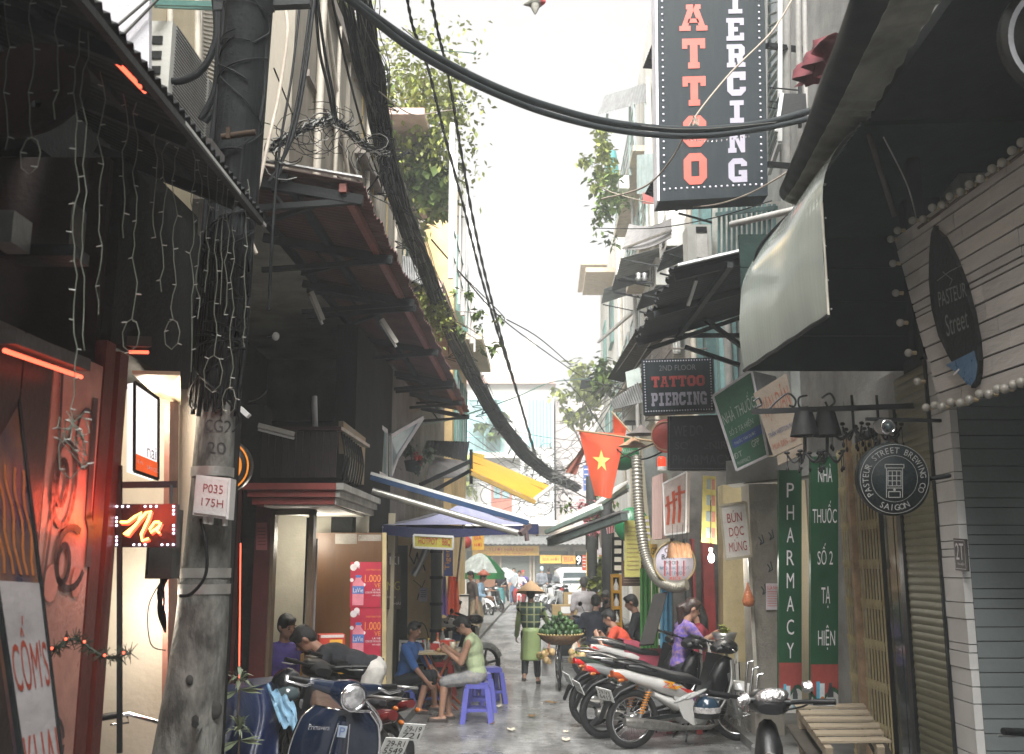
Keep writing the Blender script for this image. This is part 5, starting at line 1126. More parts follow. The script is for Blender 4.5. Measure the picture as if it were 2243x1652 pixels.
corrugated(P(935,965,15),P(1028,968,17),P(925,990,14.6),P(1022,1010,16.2),16,.015).obj('sheet',TIND,t); B().slab([P(945,1000,15.2),P(1028,1012,16),P(1015,1045,15.6),P(935,1050,15)],.02).obj('cloth',M('cloth_grey',(.2,.19,.185),.8),t)
# -- grey corrugated eave + foliage by the white balcony house
t = thing('tin_eave','grey tin eave jutting out beside the cable bundle','awning',P(905,600,18)); corrugated(P(862,556,13.4),P(936,572,13.6),P(868,600,13.2),P(934,628,13.3),14,.02).obj('sheet',TIN,t); B().bar(P(872,655,13.3),P(935,620,13.5),.04).obj('strut',DKMET,t)
# -- far left street life
def planter(lb,c,rad,n,size,mat_,cat='plant',name='potted_plant',shape=(1,1,1),pot=None,trunk=None):
    t = thing(name,lb,cat,c); b = B(); leafy(b,c,rad,n,size,rg,.3,shape); b.obj('foliage' if name != 'street_tree' else 'crown',mat_,t)
    if trunk: b = B(); [b.tube(spath(tk,4),[r_ * (1 - .75 * i / (len(spath(tk,4)) - 1)) for i in range(len(spath(tk,4)))],7) for tk,r_ in trunk]; b.obj('trunk',M('bark',(.10,.075,.05),.85,bump=.6),t)
    if pot: B().lathe([(pot * .7,0),(pot,pot * 1.3),(pot * .9,pot * 1.3)],14,MT(V(c) - V((0,0,rad * .8 + pot * 1.2)))).obj('pot',M('pot_clay',(.3,.14,.08),.8),t)
    return t
planter('trailing green creeper with orange blooms on the beige parapet, nearest',P(775,40,10.5) + V((-.25,0,0)),.8,2600,.07,LEAF2,shape=(.5,1.2,1),name='roof_creeper')
planter('trailing creeper on the beige parapet, middle of three',P(800,215,11.5) + V((-.1,0,0)),.75,2200,.075,LEAF,shape=(.5,1,1),name='roof_creeper')
planter('leafy roof tree spreading over the lane left of the twin cables',P(925,250,14.5),1.15,4200,.10,LEAF2,name='street_tree',shape=(.75,.8,1.25),cat='tree',trunk=[([P(870,520,14.8),P(890,400,14.6),P(915,280,14.5),P(935,150,14.5)],.06),([P(890,400,14.6),P(950,300,14.2),P(985,230,14)],.035)])
planter('palm-like fern fronds below the roof tree at left',P(925,395,14.8),.7,1000,.2,LEAF,name='fern',shape=(.8,.8,.9))
planter('orange flowering creeper hanging down the beige wall edge',P(745,130,9.6) + V((-.1,0,0)),.5,800,.06,M('leaf_orange',(.28,.16,.04),.5,bump=0),shape=(.4,.8,1.3),name='roof_creeper')
planter('pale green bush growing out from under the tin eave',P(928,700,13.6),.45,1500,.07,LEAF2,name='street_tree',shape=(.7,.8,1.2),cat='tree',trunk=[([P(890,790,13.8),P(912,720,13.7),P(930,660,13.6)],.04),([P(912,720,13.7),P(985,700,13.6),P(1060,740,13.6)],.014)])
for k,(x_,y_) in enumerate(((1010,640),(1070,690),(1075,765),(1025,720))):
    planter('thin leafy twig against the sky right of the cable bundle, ' + ('top','upper middle','lowest','lower middle')[k] + ' one',P(x_,y_,13.6),.2,44,.10,LEAF,name='leafy_twig',shape=(1,.6,.5),trunk=[([P(930,690 + k * 12,13.6),P((930 + x_) / 2,(700 + y_) / 2 - 12,13.6),P(x_,y_,13.6)],.011)])
planter('shrub on the cream house balcony',P(990,910,24),.7,350,.22,LEAF2,shape=(.7,1,1.2),name='balcony_plant')
planter('balcony plant on the white far house, left side',P(1090,920,56.8),.9,220,.5,LEAF,name='balcony_plant'); planter('balcony plant on the white far house, below the red door',P(1035,1035,56.8),1.0,220,.5,LEAF2,name='balcony_plant')
t = thing('market_parasol','round green and white market umbrella in the distance','parasol',G(1052,1352)); c = P(1052,1212,29); rr = 53 * 29 / F_PX
GP = (M('parasol_green',(.03,.22,.07),.5),M('parasol_white',(.62,.66,.62),.5))
for k in range(8):
    a0_,a1_ = k * pi / 4,(k + 1) * pi / 4
    B().grid(lambda u,v: c + V((rr * v * cos(a0_ + (a1_ - a0_) * u),rr * v * sin(a0_ + (a1_ - a0_) * u),-.55 * v ** 1.7)),4,7,.004).obj('canopy_panel',GP[1] if k in (4,5,6) else GP[0],t)
    B().grid(lambda u,v: c + V((rr * cos(a0_ + (a1_ - a0_) * u),rr * sin(a0_ + (a1_ - a0_) * u),-.55 - .17 * v)),4,1,.004).obj('valance',GP[0],t)
B().tube([V((c.x,c.y,0)),c],.025,7).obj('pole',STEEL,t)
sign('green_board','dark green far sign board behind the market umbrella','sign',quadY(1003,1232,1030,1262,31),M('board_green',(.02,.10,.05),.5),.05,None,[('lettering',WHITE_TXT,lambda b,q: put_text(b,'Heineken',q,(.1,.15,.9,.5)))])
o = B().ball(P(1020,1188,26),.16,12).obj('red_lantern',M('lantern_red',(.5,.05,.04),.5)); tag(o,'small round red lantern above the green umbrella','lantern')
sign('yellow_hanging_sign','yellow hanging sign with red marks above the green umbrella','sign',quadY(1034,1168,1060,1205,27),YSIGN,.06,None,[('lettering',RED_TXT,lambda b,q: put_text(put_text(b,'BIA',q,(.2,.15,.8,.4)),'HƠI',q,(.2,.55,.8,.8)))])
# ================================================================ RIGHT, NEAR
rg = random.Random(21)
PN = V((1,.079,0)).normalized(); PD = V((-.079,1,0)).normalized(); P0 = V((2.63,6.0,0))
def onPanel(px,py,off=0): return hit(px,py,P0 - PN * off,PN)
pan = thing('plank_sign','big pale plank sign panel edged with globe bulbs, carrying a dark surfboard','sign',onPanel(2062,890))
TL,BL = onPanel(1958,520),onPanel(2062,893)
ztop = lambda s: TL.z + .03 + (s * .0)
s_of = lambda p: (p - BL).dot(PD)
sTL = s_of(TL)                                      # positive: farther
zb,zt = BL.z,TL.z
near = -2.4
B().prism([BL + PN * .012,TL + PN * .012,V((0,0,zt)) + (BL + PD * near).xy.to_3d() + PN * .012,V((0,0,zb)) + (BL + PD * near).xy.to_3d() + PN * .012],PN * .05).obj('backing',DARKW,pan)
z = zb
def left_s(z_): return sTL * (z_ - zb) / (zt - zb)
cols = [M('plank_%d' % k,c_,.55,var=.16,sc=5,bump=.2,bsc=30,stretch=(.5,.5,2)) for k,c_ in enumerate(((.38,.355,.335),(.34,.315,.30),(.41,.38,.36)))]
row = 0
while z < zt - .02:
    h_ = rg.choice((.098,.105,.11)); h_ = min(h_,zt - z)
    subs = [(z,h_)] if rg.random() < .72 else [(z,h_ * .4),(z + h_ * .4,h_ * .6)]
    for z0,hh in subs:
        s_ = left_s(z0 + hh * .5); first = True
        while s_ > near:
            L = rU(.35,.8) * (rU(.3,1) if first else 1); e = max(near,s_ - L); pr = rU(0,.006)
            sa,sb = (left_s(z0),left_s(z0 + hh - .012)) if first else (s_,s_)
            pt = lambda s,zz: (BL + PD * s).xy.to_3d() + V((0,0,zz)) - PN * pr
            B().prism([pt(sa,z0),pt(sb,z0 + hh - .012),pt(e + .004,z0 + hh - .012),pt(e + .004,z0)],PN * .02).obj('plank',cols[rg.randrange(3)],pan)
            s_ = e; first = False
    z += h_
bulb_m = M('globe_bulb',(.34,.32,.28),.15,var=.15,bump=0,trans=.25,spec=.7); cap_m = M('bulb_socket',(.30,.22,.12),.5)
bl = [(1951,524),(1966,505),(1999,483),(2022,480),(2042,455),(2063,449),(2080,430),(2104,420),(2124,404),(2148,391),(2173,370),(2195,356),(2217,330),(2238,312),(2262,290),
      (1956,577),(1962,642),(1972,707),(1990,773),(2009,836),(2028,893),(2047,888),(2063,891),(2082,882),(2103,883),(2123,876),(2145,864),(2166,864),(2185,853),(2200,852),(2219,844),(2236,838),(2255,830)]
for x_,y_ in bl:
    p = onPanel(x_,y_,.045); b_ = B().ball(p,.0265,12).obj('globe_bulb',bulb_m,pan); B().tube([p + PN * .018,p + PN * .05],[.012,.014],8).obj('socket',cap_m,b_)
B().tube([onPanel(2019,500,-.02) - PN * .02,onPanel(2260,395,-.02) - PN * .02 + V((0,0,.16))],.012,6).obj('wire_conduit',M('rust_dark',(.06,.04,.03),.7),pan)
sb = thing('surfboard','long dark surfboard with blue tail mounted on the plank sign','surfboard',onPanel(2100,840))
ctr = [(2046,498,0),(2052,515,13),(2062,560,27),(2073,620,39),(2084,680,44),(2097,740,42),(2110,785,33),(2119,815,23),(2125,836,12),(2127,846,0)]
def sbo(off,wsc=1.0,y0=0,y1=9):
    L,Rr = [],[]
    for x_,y_,w_ in ctr[y0:y1 + 1]: L.append(onPanel(x_ - w_ * wsc,y_ - 4,off)); Rr.append(onPanel(x_ + w_ * wsc,y_ + 4,off))
    return L + Rr[::-1]
def dedupe(ps):
    out = []
    for p in ps:
        if not out or (p - out[-1]).length > 1e-4: out.append(p)
    return out
B().prism(dedupe(sbo(.035)),PN * .03).obj('deck',M('surfboard_dark',(.012,.013,.013),.4,var=.5,sc=6,spec=.25),sb)
tailp = [onPanel(x,y,.037) for x,y in ((2066 + 5,800),(2134,768),(2141,800),(2137,830),(2127,845),(2117,840),(2098,818))]
b = B(); b.add(tailp,[tuple(range(len(tailp)))]); b.obj('blue_tail',M('surf_blue',(.05,.11,.2),.3,col2=(.12,.2,.3),sc=12),sb)
sq = [onPanel(2044,600,.036),onPanel(2118,574,.036),onPanel(2136,720,.036),onPanel(2062,752,.036)]
b = B(); put_text(put_text(b,'PASTEUR',sq,(.08,.28,.9,.5),.002),'Street',sq,(.2,.64,.85,.95),.002); stroke(b,sq,[(.1,.12),(.5,.05),(.9,.02)],.006,.002); stroke(b,sq,[(.3,.02),(.55,.18),(.45,.25)],.006,.002); b.obj('lettering',M('surf_lettering',(.16,.16,.155),.5,bump=0),sb)
b = B(); stroke(b,[onPanel(2085,815,.039),onPanel(2100,800,.039),onPanel(2105,815,.039),onPanel(2090,830,.039)],[(.1,.5),(.9,.5)],.012,.001); b.obj('white_stripe',WHITE_TXT,sb)
# white ring sign at the top right corner
t = thing('ring_sign','dark round sign with a white ring at the top right corner','sign',P(2300,80,4.4)); q = quadY(2196,-60,2480,224,4.4); rad = (q[1] - q[0]).length / 2; cc = bil(q,.5,.5)
b = B(); b.lathe([(.001,0),(rad * .99,0),(rad * .99,-.06),(.001,-.06)],36,MT(cc) @ MR(R(90),4,'X')); b.obj('disc',M('sign_black'),t)
b = B(); disc(b,q,.5,.5,rad * .93,.01,48,rad * .845); b.obj('ring',M('ring_white',(.62,.62,.66),.5,emit=(.6,.62,.66),es=.012),t)
# upper near canopy: bent sheet and dark roof
uc = thing('upper_canopy','upper bent tin canopy with a torn pale lip over the right side','canopy',(2.4,5,4.6))
Lp = [(2085,-40,4.55),(2060,0,4.7),(1985,122,5.35),(1925,225,5.9),(1893,275,6.15),(1842,350,6.5),(1800,415,6.8),(1760,455,7.0)]
Up = [(1872,-40,4.4),(1862,0,4.5),(1830,95,5.05),(1800,170,5.5),(1785,215,5.8),(1765,280,6.15),(1745,335,6.45),(1738,372,6.6)]
lp = spath([P(*a) for a in Lp],6); up_ = spath([P(*a) for a in Up],6)
def usheet(u,v):
    i = min(len(lp) - 2,int(u * (len(lp) - 1))); f = u * (len(lp) - 1) - i; a = lp[i].lerp(lp[i + 1],f); c = up_[i].lerp(up_[i + 1],f)
    return a.lerp(c,v) + V((-.14,0,-.05)) * sin(v * 3.14) + V((0,0,.012 * sin(u * 120) * (1 - v) ** 3))
B().grid(lambda u,v: usheet(u,v * .34),120,4,.006).obj('pale_lip',M('canopy_lip',(.36,.36,.31),.35,.1,col2=(.12,.12,.10),sc=3,mix=.5,bump=.08),uc)
B().grid(lambda u,v: usheet(u,.345 + v * .655),120,8,.006).obj('lip_sheet',M('canopy_dark_sheet',(.012,.015,.016),.45,0,spec=.3,col2=(.06,.062,.056),sc=2,mix=.62,bump=.08),uc)
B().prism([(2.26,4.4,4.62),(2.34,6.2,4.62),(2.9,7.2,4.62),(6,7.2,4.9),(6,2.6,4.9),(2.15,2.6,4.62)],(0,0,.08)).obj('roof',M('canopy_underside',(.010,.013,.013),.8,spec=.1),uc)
B().tube([P(1900,285,6.1),P(1960,475,6.3)],.018,7).obj('strut',M('strut_rust',(.07,.05,.04),.7),uc)
B().tube(spath([P(1935,300,6),P(1985,400,6.1),P(2005,470,6.2),P(2003,480,6.25)],5),.005,5).obj('wire',M('wire_pale',(.3,.3,.28),.6),uc)
B().bar((2.75,6.45,3.1),(2.75,6.45,4.7),.08).obj('post',DARKW,uc)
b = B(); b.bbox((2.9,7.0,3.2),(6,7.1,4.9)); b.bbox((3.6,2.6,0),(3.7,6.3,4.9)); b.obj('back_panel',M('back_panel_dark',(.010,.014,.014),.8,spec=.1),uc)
# lower translucent barrel canopy
lc = thing('barrel_canopy','glossy pale barrel canopy sheet with dark green inside','canopy',(1.9,6.8,3.3))
A0 = P(1815,690,6.0); A1 = P(1630,812,7.62)
def bsheet(u,v):
    base = A0.lerp(A1,u)
    zt_ = .74 - .2 * u
    if v < .55: off = V((0,0,zt_ * v / .55)); bul = -.02 * sin(v / .55 * 3.14)
    else: a = (v - .55) / .45 * 1.0; off = V((.62 * (1 - cos(a)),0,zt_ + .62 * sin(a))); bul = 0
    return base + off + V((bul + .0007 * sin(u * 60 * 3.14) + .006 * sin(u * 9 + v * 4),0,0))
B().grid(bsheet,90,16,.003).obj('sheet',M('canopy_gloss',(.44,.48,.44),.14,.15,var=.15,sc=2,bump=.05,bsc=6,stretch=(1,1,.15),coat=.5),lc)
DG = M('canopy_dark_green',(.008,.02,.017),.7,var=.3,spec=.15)
e0 = V((A1.x + .01,7.63,A1.z))
for k in range(4): B().bbox((e0.x + .0,7.63,e0.z + .003 + k * .28),(e0.x + 1.45,7.66,e0.z + (k + 1) * .28 - .004)).obj('end_panel',DG,lc)
B().prism([A0 + V((.285,0,1.255)),A1 + V((.285,0,1.055)),A1 + V((1.6,0,1.12)),A0 + V((1.6,0,1.3))],(0,0,.03)).obj('roof_panel',DG,lc)
B().tube(spath([A0.lerp(A1,f) + V((0,0,.004 * sin(f * 50))) for f in [k / 12 for k in range(13)]],2),.014,7).obj('lip_rail',DKMET,lc)
B().tube([A0.lerp(A1,0) + V((.0,0,0)),A0 + V((0,0,.74))],.008,6).obj('edge_strip',M('edge_cream',(.5,.47,.4),.5),lc)
for v_ in (.05,.3,.6,.85): B().ball(V(bsheet(0,v_ * .55)) + V((.02,-.005,0)),.007,6).obj('rivet',STEEL,lc)
b = B()
for k in range(7): b.tube(spath([P(1655 + rU(-6,12),640 + rU(-15,10),7.5),P(1660 + k * 5,560 + rU(-20,20),7.4),P(1745 + rU(-12,12),455,7.1),P(1800,395 + rU(-15,15),6.8),P(1880,300,6.2)],5),rg.choice((.006,.009,.013)),6)
o = b.obj('cable_loom',CABLE); tag(o,'loose dark cable loom lying along the top of the barrel canopy','cables'); o['kind'] = 'stuff'
# concealed underside fittings: chandelier row, bracket, camera
t = thing('iron_bracket','black wrought iron scroll bracket holding the lamp shades','bracket',P(1700,895,6.9))
b = B(); b.bar(P(1647,902,6.9),P(2040,888,6.9),.035,.035)
for pts in ([(1650,880),(1662,872),(1668,886),(1655,894),(1680,898),(1700,880),(1725,862),(1742,875),(1740,890),(1728,888)],[(1768,866),(1750,872),(1752,892),(1770,892)],[(1800,872),(1818,862),(1828,880),(1815,892),(1808,880)]): b.tube(spath([P(x,y,6.9) for x,y in pts],5),.008,6)
b.obj('scrollwork',M('iron_black',(.005,.005,.006),.45),t)
for k,(x0,y0) in enumerate(((1763,905),(1812,905))):
    t = thing('lamp_shade','black pleated lamp shade under the iron bracket, ' + ('left' if k == 0 else 'right') + ' one','lamp',P(x0,960,6.88))
    Tm_ = MT(P(x0,955,6.88)); B().lathe([(.10,0),(.06,.17)],18,Tm_).obj('shade',M('shade_black',(.005,.005,.006),.7),t)
    b = B(); b.tube([P(x0,955,6.88),P(x0,990,6.88)],.012,6)
    for a in range(5): a_ = a * 1.2566 + .4; c_ = P(x0,990,6.88); e_ = c_ + V((.12 * cos(a_),.12 * sin(a_),-.02)); b.tube(spath([c_,c_.lerp(e_,.6) + V((0,0,-.06)),e_],4),.008,5); b.ball(e_ + V((0,0,.015)),(.022,.022,.012),6); b.tube([e_,e_ + V((0,0,-.09))],.003,4); b.ball(e_ + V((0,0,-.1)),(.011,.011,.018),6)
    b.obj('crystal_arms',M('iron_black'),t)
for k in range(2):
    x0 = 1870 + k * 55; t = thing('chandelier','dark chandelier with crystal drops in the shade, ' + ('left of the security camera' if k == 0 else 'behind the security camera'),'chandelier',P(x0,960,7.2)); b = B(); c_ = P(x0,940,7.2); b.tube([c_ + V((0,0,.25)),c_],.01,6)
    for a in range(8): a_ = a * .785; e_ = c_ + V((.17 * cos(a_),.17 * sin(a_),0)); b.tube(spath([c_,c_.lerp(e_,.6) + V((0,0,-.07)),e_],4),.008,5); b.tube([e_,e_ + V((0,0,-.12))],.003,4); b.ball(e_ + V((0,0,-.13)),(.012,.012,.022),6); b.ball(e_ + V((0,0,.02)),(.02,.02,.014),6)
    b.obj('arms',M('iron_black'),t)
b = B()
for x_ in (1847,1871,1925,1967): b.bar(P(x_,882,7.3),P(x_,897,7.3),.006)
o = b.obj('hanging_glass_row',STEEL); tag(o,'row of thin shiny glass stems in the dark under the canopy','glasses'); o['kind'] = 'stuff'
t = thing('security_camera','grey dome security camera on an arm under the canopy','camera',P(1938,930,6.4)); c_ = P(1938,938,6.4)
B().tube([c_ + V((0,-.06,0)),c_ + V((0,.06,.02))],.05,16).obj('body',STEEL,t); torus(B(),c_ + V((0,-.062,0)),.042,.009,'y',20,6).obj('lens_ring',CHROME,t); B().ball(c_ + V((0,-.06,0)),.03,10).obj('lens',GLASS,t); B().bar(P(1897,918,6.45),P(2065,922,6.45),.03,.02).obj('arm',DKMET,t)
# round brewing company sign
t = thing('brewery_sign','round dark hanging sign with ring of pale letters and a window emblem','sign',P(1955,1130,6.0)); YS = 5.95
q = quadY(1877,972,2035,1128,YS); rad = (q[1] - q[0]).length / 2; cc = bil(q,.5,.5)
B().lathe([(.001,-.02),(rad * .985,-.02),(rad,-.01),(rad,.04),(.001,.04)],48,MT(cc) @ MR(R(90),4,'X') @ Matrix.Scale(-1,4,V((0,0,1)))).obj('disc',M('brewery_dark',(.008,.012,.013),.6,spec=.2),t)
PLT = M('print_grey',(.21,.21,.20),.5,bump=0)
b = B(); disc(b,q,.5,.5,rad * .955,.024,48,rad * .94); disc(b,q,.5,.5,rad * .64,.024,40,rad * .63)
def arc_text(b,s,r_,a0,a1,h_,flip=False):
    n = len(s)
    for i,ch in enumerate(s):
        if ch == ' ': continue
        a = a0 + (a1 - a0) * (i + .5) / n; vs,fs,asp = text_polys(ch); wd = h_ * min(1.0,asp) * .9
        sg = -1 if flip else 1
        vv = []
        for u,v in vs:
            lx,ly = (u - .5) * wd,(v - .5) * h_
            rr = rad * r_ + ly * sg; th = a + (-lx / (rad * r_)) * sg
            vv.append(bil(q,.5 + rr * cos(th) / (2 * rad),.5 - rr * sin(th) / (2 * rad),.024))
        b.add(vv,fs)
arc_text(b,'PASTEUR STREET BREWING CO',.80,R(218),R(-28),.036); arc_text(b,'SAIGON',.80,R(240),R(300),.036,True)
for ln in ([(.37,.30),(.63,.30),(.63,.35),(.37,.35),(.37,.30)],[(.39,.35),(.39,.76)],[(.61,.35),(.61,.76)],[(.41,.39),(.59,.39),(.59,.60),(.41,.60),(.41,.39)],[(.47,.39),(.47,.60)],[(.53,.39),(.53,.60)],[(.41,.46),(.59,.46)],[(.41,.53),(.59,.53)],[(.4,.63),(.6,.63)],[(.42,.68),(.58,.68),(.58,.76),(.42,.76),(.42,.68)]): stroke(b,q,ln,.0045,.024)
disc(b,q,.5,.655,.008,.024,8); b.obj('lettering',PLT,t); B().tube([cc + V((rad,0,0)),P(2080,1042,YS + .1)],.014,6).obj('arm',DKMET,t)
# right wall between corner and gate
rs_ = thing('roller_shutter','olive slatted roller shutter beside the white corner planks','shutter',(XR(6.9),6.9,0))
SH = M('shutter_olive',(.15,.145,.09),.42,.35,var=.2,sc=3,stretch=(1,1,6))
sm = B(); sm.grid(lambda u,v: ((-.006 * sin(u * 3.14)),v * .62,u * .052),6,1,.002); me_ = sm.mesh('slat',SH)
for k in range(58): piece(me_,'slat',rs_,(XR(6.6,-.0) + .0,6.62,.03 + k * .053),(0,0,-math.atan(SL)))
B().bbox((XR(6.6,.0) - .02,6.6,0),(XR(6.6) + .06,6.625,3.2)).obj('guide_rail',DKMET,rs_)
gd = thing('glass_door','dark framed glass door reflecting the street beside the shutter','door',(XR(7.5),7.5,0))
B().prism([(XR(7.27,.02),7.27,0),(XR(7.36,.02),7.36,0),(XR(7.36,-.06),7.36,0),(XR(7.27,-.06),7.27,0)],(0,0,2.9)).obj('frame',M('frame_black',(.015,.016,.017),.35),gd)
for y0,y1 in ((7.37,7.55),(7.57,7.78)): B().prism([(XR(y0,-.03),y0,.05),(XR(y1,-.03),y1,.05),(XR(y1,-.045),y1,.05),(XR(y0,-.045),y0,.05)],(0,0,2.75)).obj('pane',M('door_glass',(.03,.04,.042),.03,0,spec=1,bump=0),gd)
fg = thing('folding_gate','cream rusty folding lattice gate, closed, beside the glass door','gate',(XR(8.2),8.2,0))
GT = M('gate_cream_rust',(.36,.30,.16),.5,col2=(.20,.11,.05),sc=9,mix=.66,bump=.15)
n = 27
for k in range(n):
    y_ = 7.82 + .94 * k / (n - 1); x_ = XR(y_,.0) - (.012 if k % 2 else 0)
    B().bar((x_,y_,.06),(x_,y_,2.75),.011,.012).obj('picket',GT,fg)
b = B()
for z_ in [.18 + i * .31 for i in range(9)]:
    for k in range(n - 1):
        ya,yb_ = 7.82 + .94 * k / (n - 1),7.82 + .94 * (k + 1) / (n - 1)
        b.bar((XR(ya,.015),ya,z_),(XR(yb_,.015),yb_,z_ + .07),.006,.006); b.bar((XR(ya,.008),ya,z_ + .07),(XR(yb_,.008),yb_,z_),.006,.006)
b.obj('lattice_links',GT,fg,kind='stuff')
B().bar((XR(8.36,.03),8.36,.0),(XR(8.36,.03),8.36,2.8),.05,.06).obj('post',M('gate_post_rust',(.30,.2,.12),.6,var=.4,sc=9),fg)
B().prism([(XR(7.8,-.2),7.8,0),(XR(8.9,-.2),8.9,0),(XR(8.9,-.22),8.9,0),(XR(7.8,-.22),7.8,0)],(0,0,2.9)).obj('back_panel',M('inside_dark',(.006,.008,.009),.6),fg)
# pharmacy strips
PG = M('pharmacy_green',(.012,.075,.03),.5,col2=(.010,.05,.024),mix=.6,sc=3,bump=.08,stretch=(3,3,.3)); PR = M('pharmacy_red',(.32,.06,.05),.5,bump=0); PWH = M('pharmacy_white',(.48,.47,.44),.5,bump=0)
BOXB = M('print_cyan',(.08,.36,.52),.5,bump=0); BTL = M('print_dark',(.04,.045,.05),.5,bump=0); BXW = M('print_pale',(.55,.6,.62),.5,bump=0); BOR = M('print_rust',(.45,.16,.06),.5,bump=0)
def pharm(label,q,lines,cut):
    def wave(f,top,bot): 
        def g(b,q):
            n = 14; w = lambda u: cut + f + .022 * sin(u * 6.28 - .4)
            for i in range(n): b.add([bil(q,i / n,top if top is not None else w(i / n) - .018,.004),bil(q,(i + 1) / n,top if top is not None else w((i + 1) / n) - .018,.004),bil(q,(i + 1) / n,w((i + 1) / n) if bot is None else bot,.004),bil(q,i / n,w(i / n) if bot is None else bot,.004)],[(0,1,2,3)])
        return g
    return sign('pharmacy_strip',label,'sign',q,PG,.06,'pharmacy strip signs',[
        ('white_foot',PWH,lambda b,q: band(b,q,(0,cut + .05,1,1),.002)),('red_wave',PR,wave(.11,cut,None)),('green_wave',PG,wave(.125,None,None)),
        ('lettering',WHITE_TXT,lambda b,q: [put_text(b,tx,q,r_,.005) for tx,r_ in lines]),
        ('cyan_box',BOXB,lambda b,q: band(band(b,q,(.2,.885,.32,.97),.005),q,(.62,.955,.8,.98),.005)),('pale_box',BXW,lambda b,q: band(band(b,q,(.32,.892,.5,.97),.005),q,(.6,.93,.82,.957),.005)),('bottle',BTL,lambda b,q: b.add([bil(q,u,v,.006) for u,v in ((.66,.89),(.76,.89),(.76,.905),(.82,.925),(.82,.945),(.6,.945),(.6,.925),(.66,.905))],[tuple(range(8))])),
        ('box_print',BOR,lambda b,q: disc(b,q,.42,.95,.02,.006,10))])
pq = quadY(1706,1030,1756,1562,9.6)
pharm('green vertical strip sign PHARMACY in white letters',pq,[(ch,(.34,.055 + .095 * i,.66,.055 + .095 * i + .062)) for i,ch in enumerate('PHARMACY')],.80)
pq = quadY(1776,1000,1836,1560,8.9)
pharm('green vertical strip sign with stacked Vietnamese words, right of the PHARMACY one',pq,[('NHÀ',(.26,.03,.78,.105)),('THUỐC',(.06,.18,.94,.27)),('SỐ 2',(.24,.35,.8,.435)),('TẠ',(.38,.52,.7,.605)),('HIỆN',(.26,.67,.88,.765))],.82)
# grey pillar wall with scribbles and notice
gp = thing('grey_pillar','stained grey wall pillar with scribbles left of the pharmacy strip','wall',P(1675,1560,10.4))
q = quadY(1640,1060,1716,1562,10.4); q[2].z = q[3].z = .09; q[3].x += .06
B().slab(q,.35).obj('pillar',M('pillar_stained',(.20,.185,.16),.85,col2=(.36,.33,.28),sc=2.5,mix=.55,bump=.4),gp)
b = B(); 
for (u,v) in ((.25,.22),(.3,.42),(.5,.33),(.55,.2)): stroke(b,q,[(u,v),(u + .08,v + .015),(u + .04,v + .03),(u + .15,v + .02),(u + .1,v - .01)],.012)
b.obj('scribble',M('spray_blue_grey',(.06,.075,.09),.7,bump=0),gp)
B().bar(P(1640,1205,10.36),P(1660,1562,10.36),.03,.03).obj('edge_strip',M('edge_cream'),gp)
sign('repair_notice','white paper notice SỬA NHÀ in red letters on the grey pillar','notice',quadY(1678,1278,1708,1336,10.38),WT,.004,None,[('lettering',RED_TXT,lambda b,q: [put_text(b,'SỬA NHÀ',q,(.06,.04,.96,.24)),stroke(b,q,[(.1,.32),(.9,.32)],.006,.004)] + [stroke(b,q,[(.1,.4 + k * .09),(.9,.4 + k * .09)],.004,.004) for k in range(6)])])
t = thing('plaster_beam','rough grey concrete beam above the pillar and pharmacy strips','beam',P(1720,1010,10.6)); B().slab([P(1590,1010,10.7),P(1850,985,10.2),P(1850,1032,10.2),P(1590,1062,10.7)],.4).obj('beam',GREYW,t)
# upper right facade details near the tattoo sign
t = thing('window_strip','tall bright blind window strip right of the tattoo tower sign','window',P(1698,300,10)); q = [onR(1684,-30,.2),onR(1708,-30,.2),onR(1708,310,.2),onR(1684,380,.2)]
b = B()
for i in range(4): b.bar(q[i],q[(i + 1) % 4],.04,.05)
b.obj('frame',WHITEP,t); B().add([bil(q,u,v,0) for u,v in ((0,0),(1,0),(1,1),(0,1))],[(0,1,2,3)]).obj('pane',GLASSP,t)
for k in range(16): B().bar(bil(q,.08,(k + .5) / 16,.012),bil(q,.92,(k + .5) / 16,.012),.03,.006).obj('blind_slat',M('blind_white',(.55,.56,.52),.5),t)
for x_,r_ in ((1720,.06),(1748,.03),(1762,.025)): tag(B().tube([onR(x_,-30,.1),onR(x_ + (6 if x_ > 1730 else 0),420,.1)],r_,8).obj('drain_pipe',M('pipe_grey',(.36,.35,.33),.5)),{1720: 'thick grey vertical pipe right of the blind window strip',1748: 'thin grey pipe on the upper right wall',1762: 'thin rusty pipe beside the red cloth'}[x_],'pipe')
for k in range(6): pass
t = thing('iron_shelf','thin black iron shelf on the pale upper right wall','shelf',P(1740,215,9)); b = B(); [b.tube([P(1686,y_,9.2),P(1750,y_ + 6,8.8)],.008,5) for y_ in (192,222,236)]; b.bar(P(1752,188,8.8),P(1752,280,8.8),.03); b.obj('frame',DKMET,t)
t = thing('red_cloth','crumpled dark red cloth lying on the upper canopy','cloth',P(1790,170,6.2)); a_,c_ = P(1762,200,6.6),P(1822,128,5.7)
B().grid(lambda u,v: a_.lerp(c_,u) + V((.06 * sin(u * 17 + v * 5),0,.03 + .13 * sin(v * 3.14) + .025 * sin(u * 29) * sin(v * 9))) + V((.14 * (v - .5),0,0)),16,8,.004).obj('fabric',M('cloth_dark_red',(.10,.010,.016),.75,var=.3,sc=9),t)
t = thing('meter_cabinet','small black cabinet beside the twin cables on the upper right wall','cabinet',P(1735,240,8.6)); a_,c_ = P(1710,205,8.6),P(1768,255,8.6); B().bbox((a_.x,8.6,a_.z),(c_.x,8.75,c_.z)).obj('body',BLACK,t); B().bar(P(1712,205,8.58),P(1700,290,8.58),.035).obj('post',STEEL,t)
tag(B().tube([P(1602,492,8.6),P(1742,460,7.8)],.03,9).obj('grey_pipe',M('pipe_grey')),'grey slanting pipe under the tattoo tower sign','pipe')
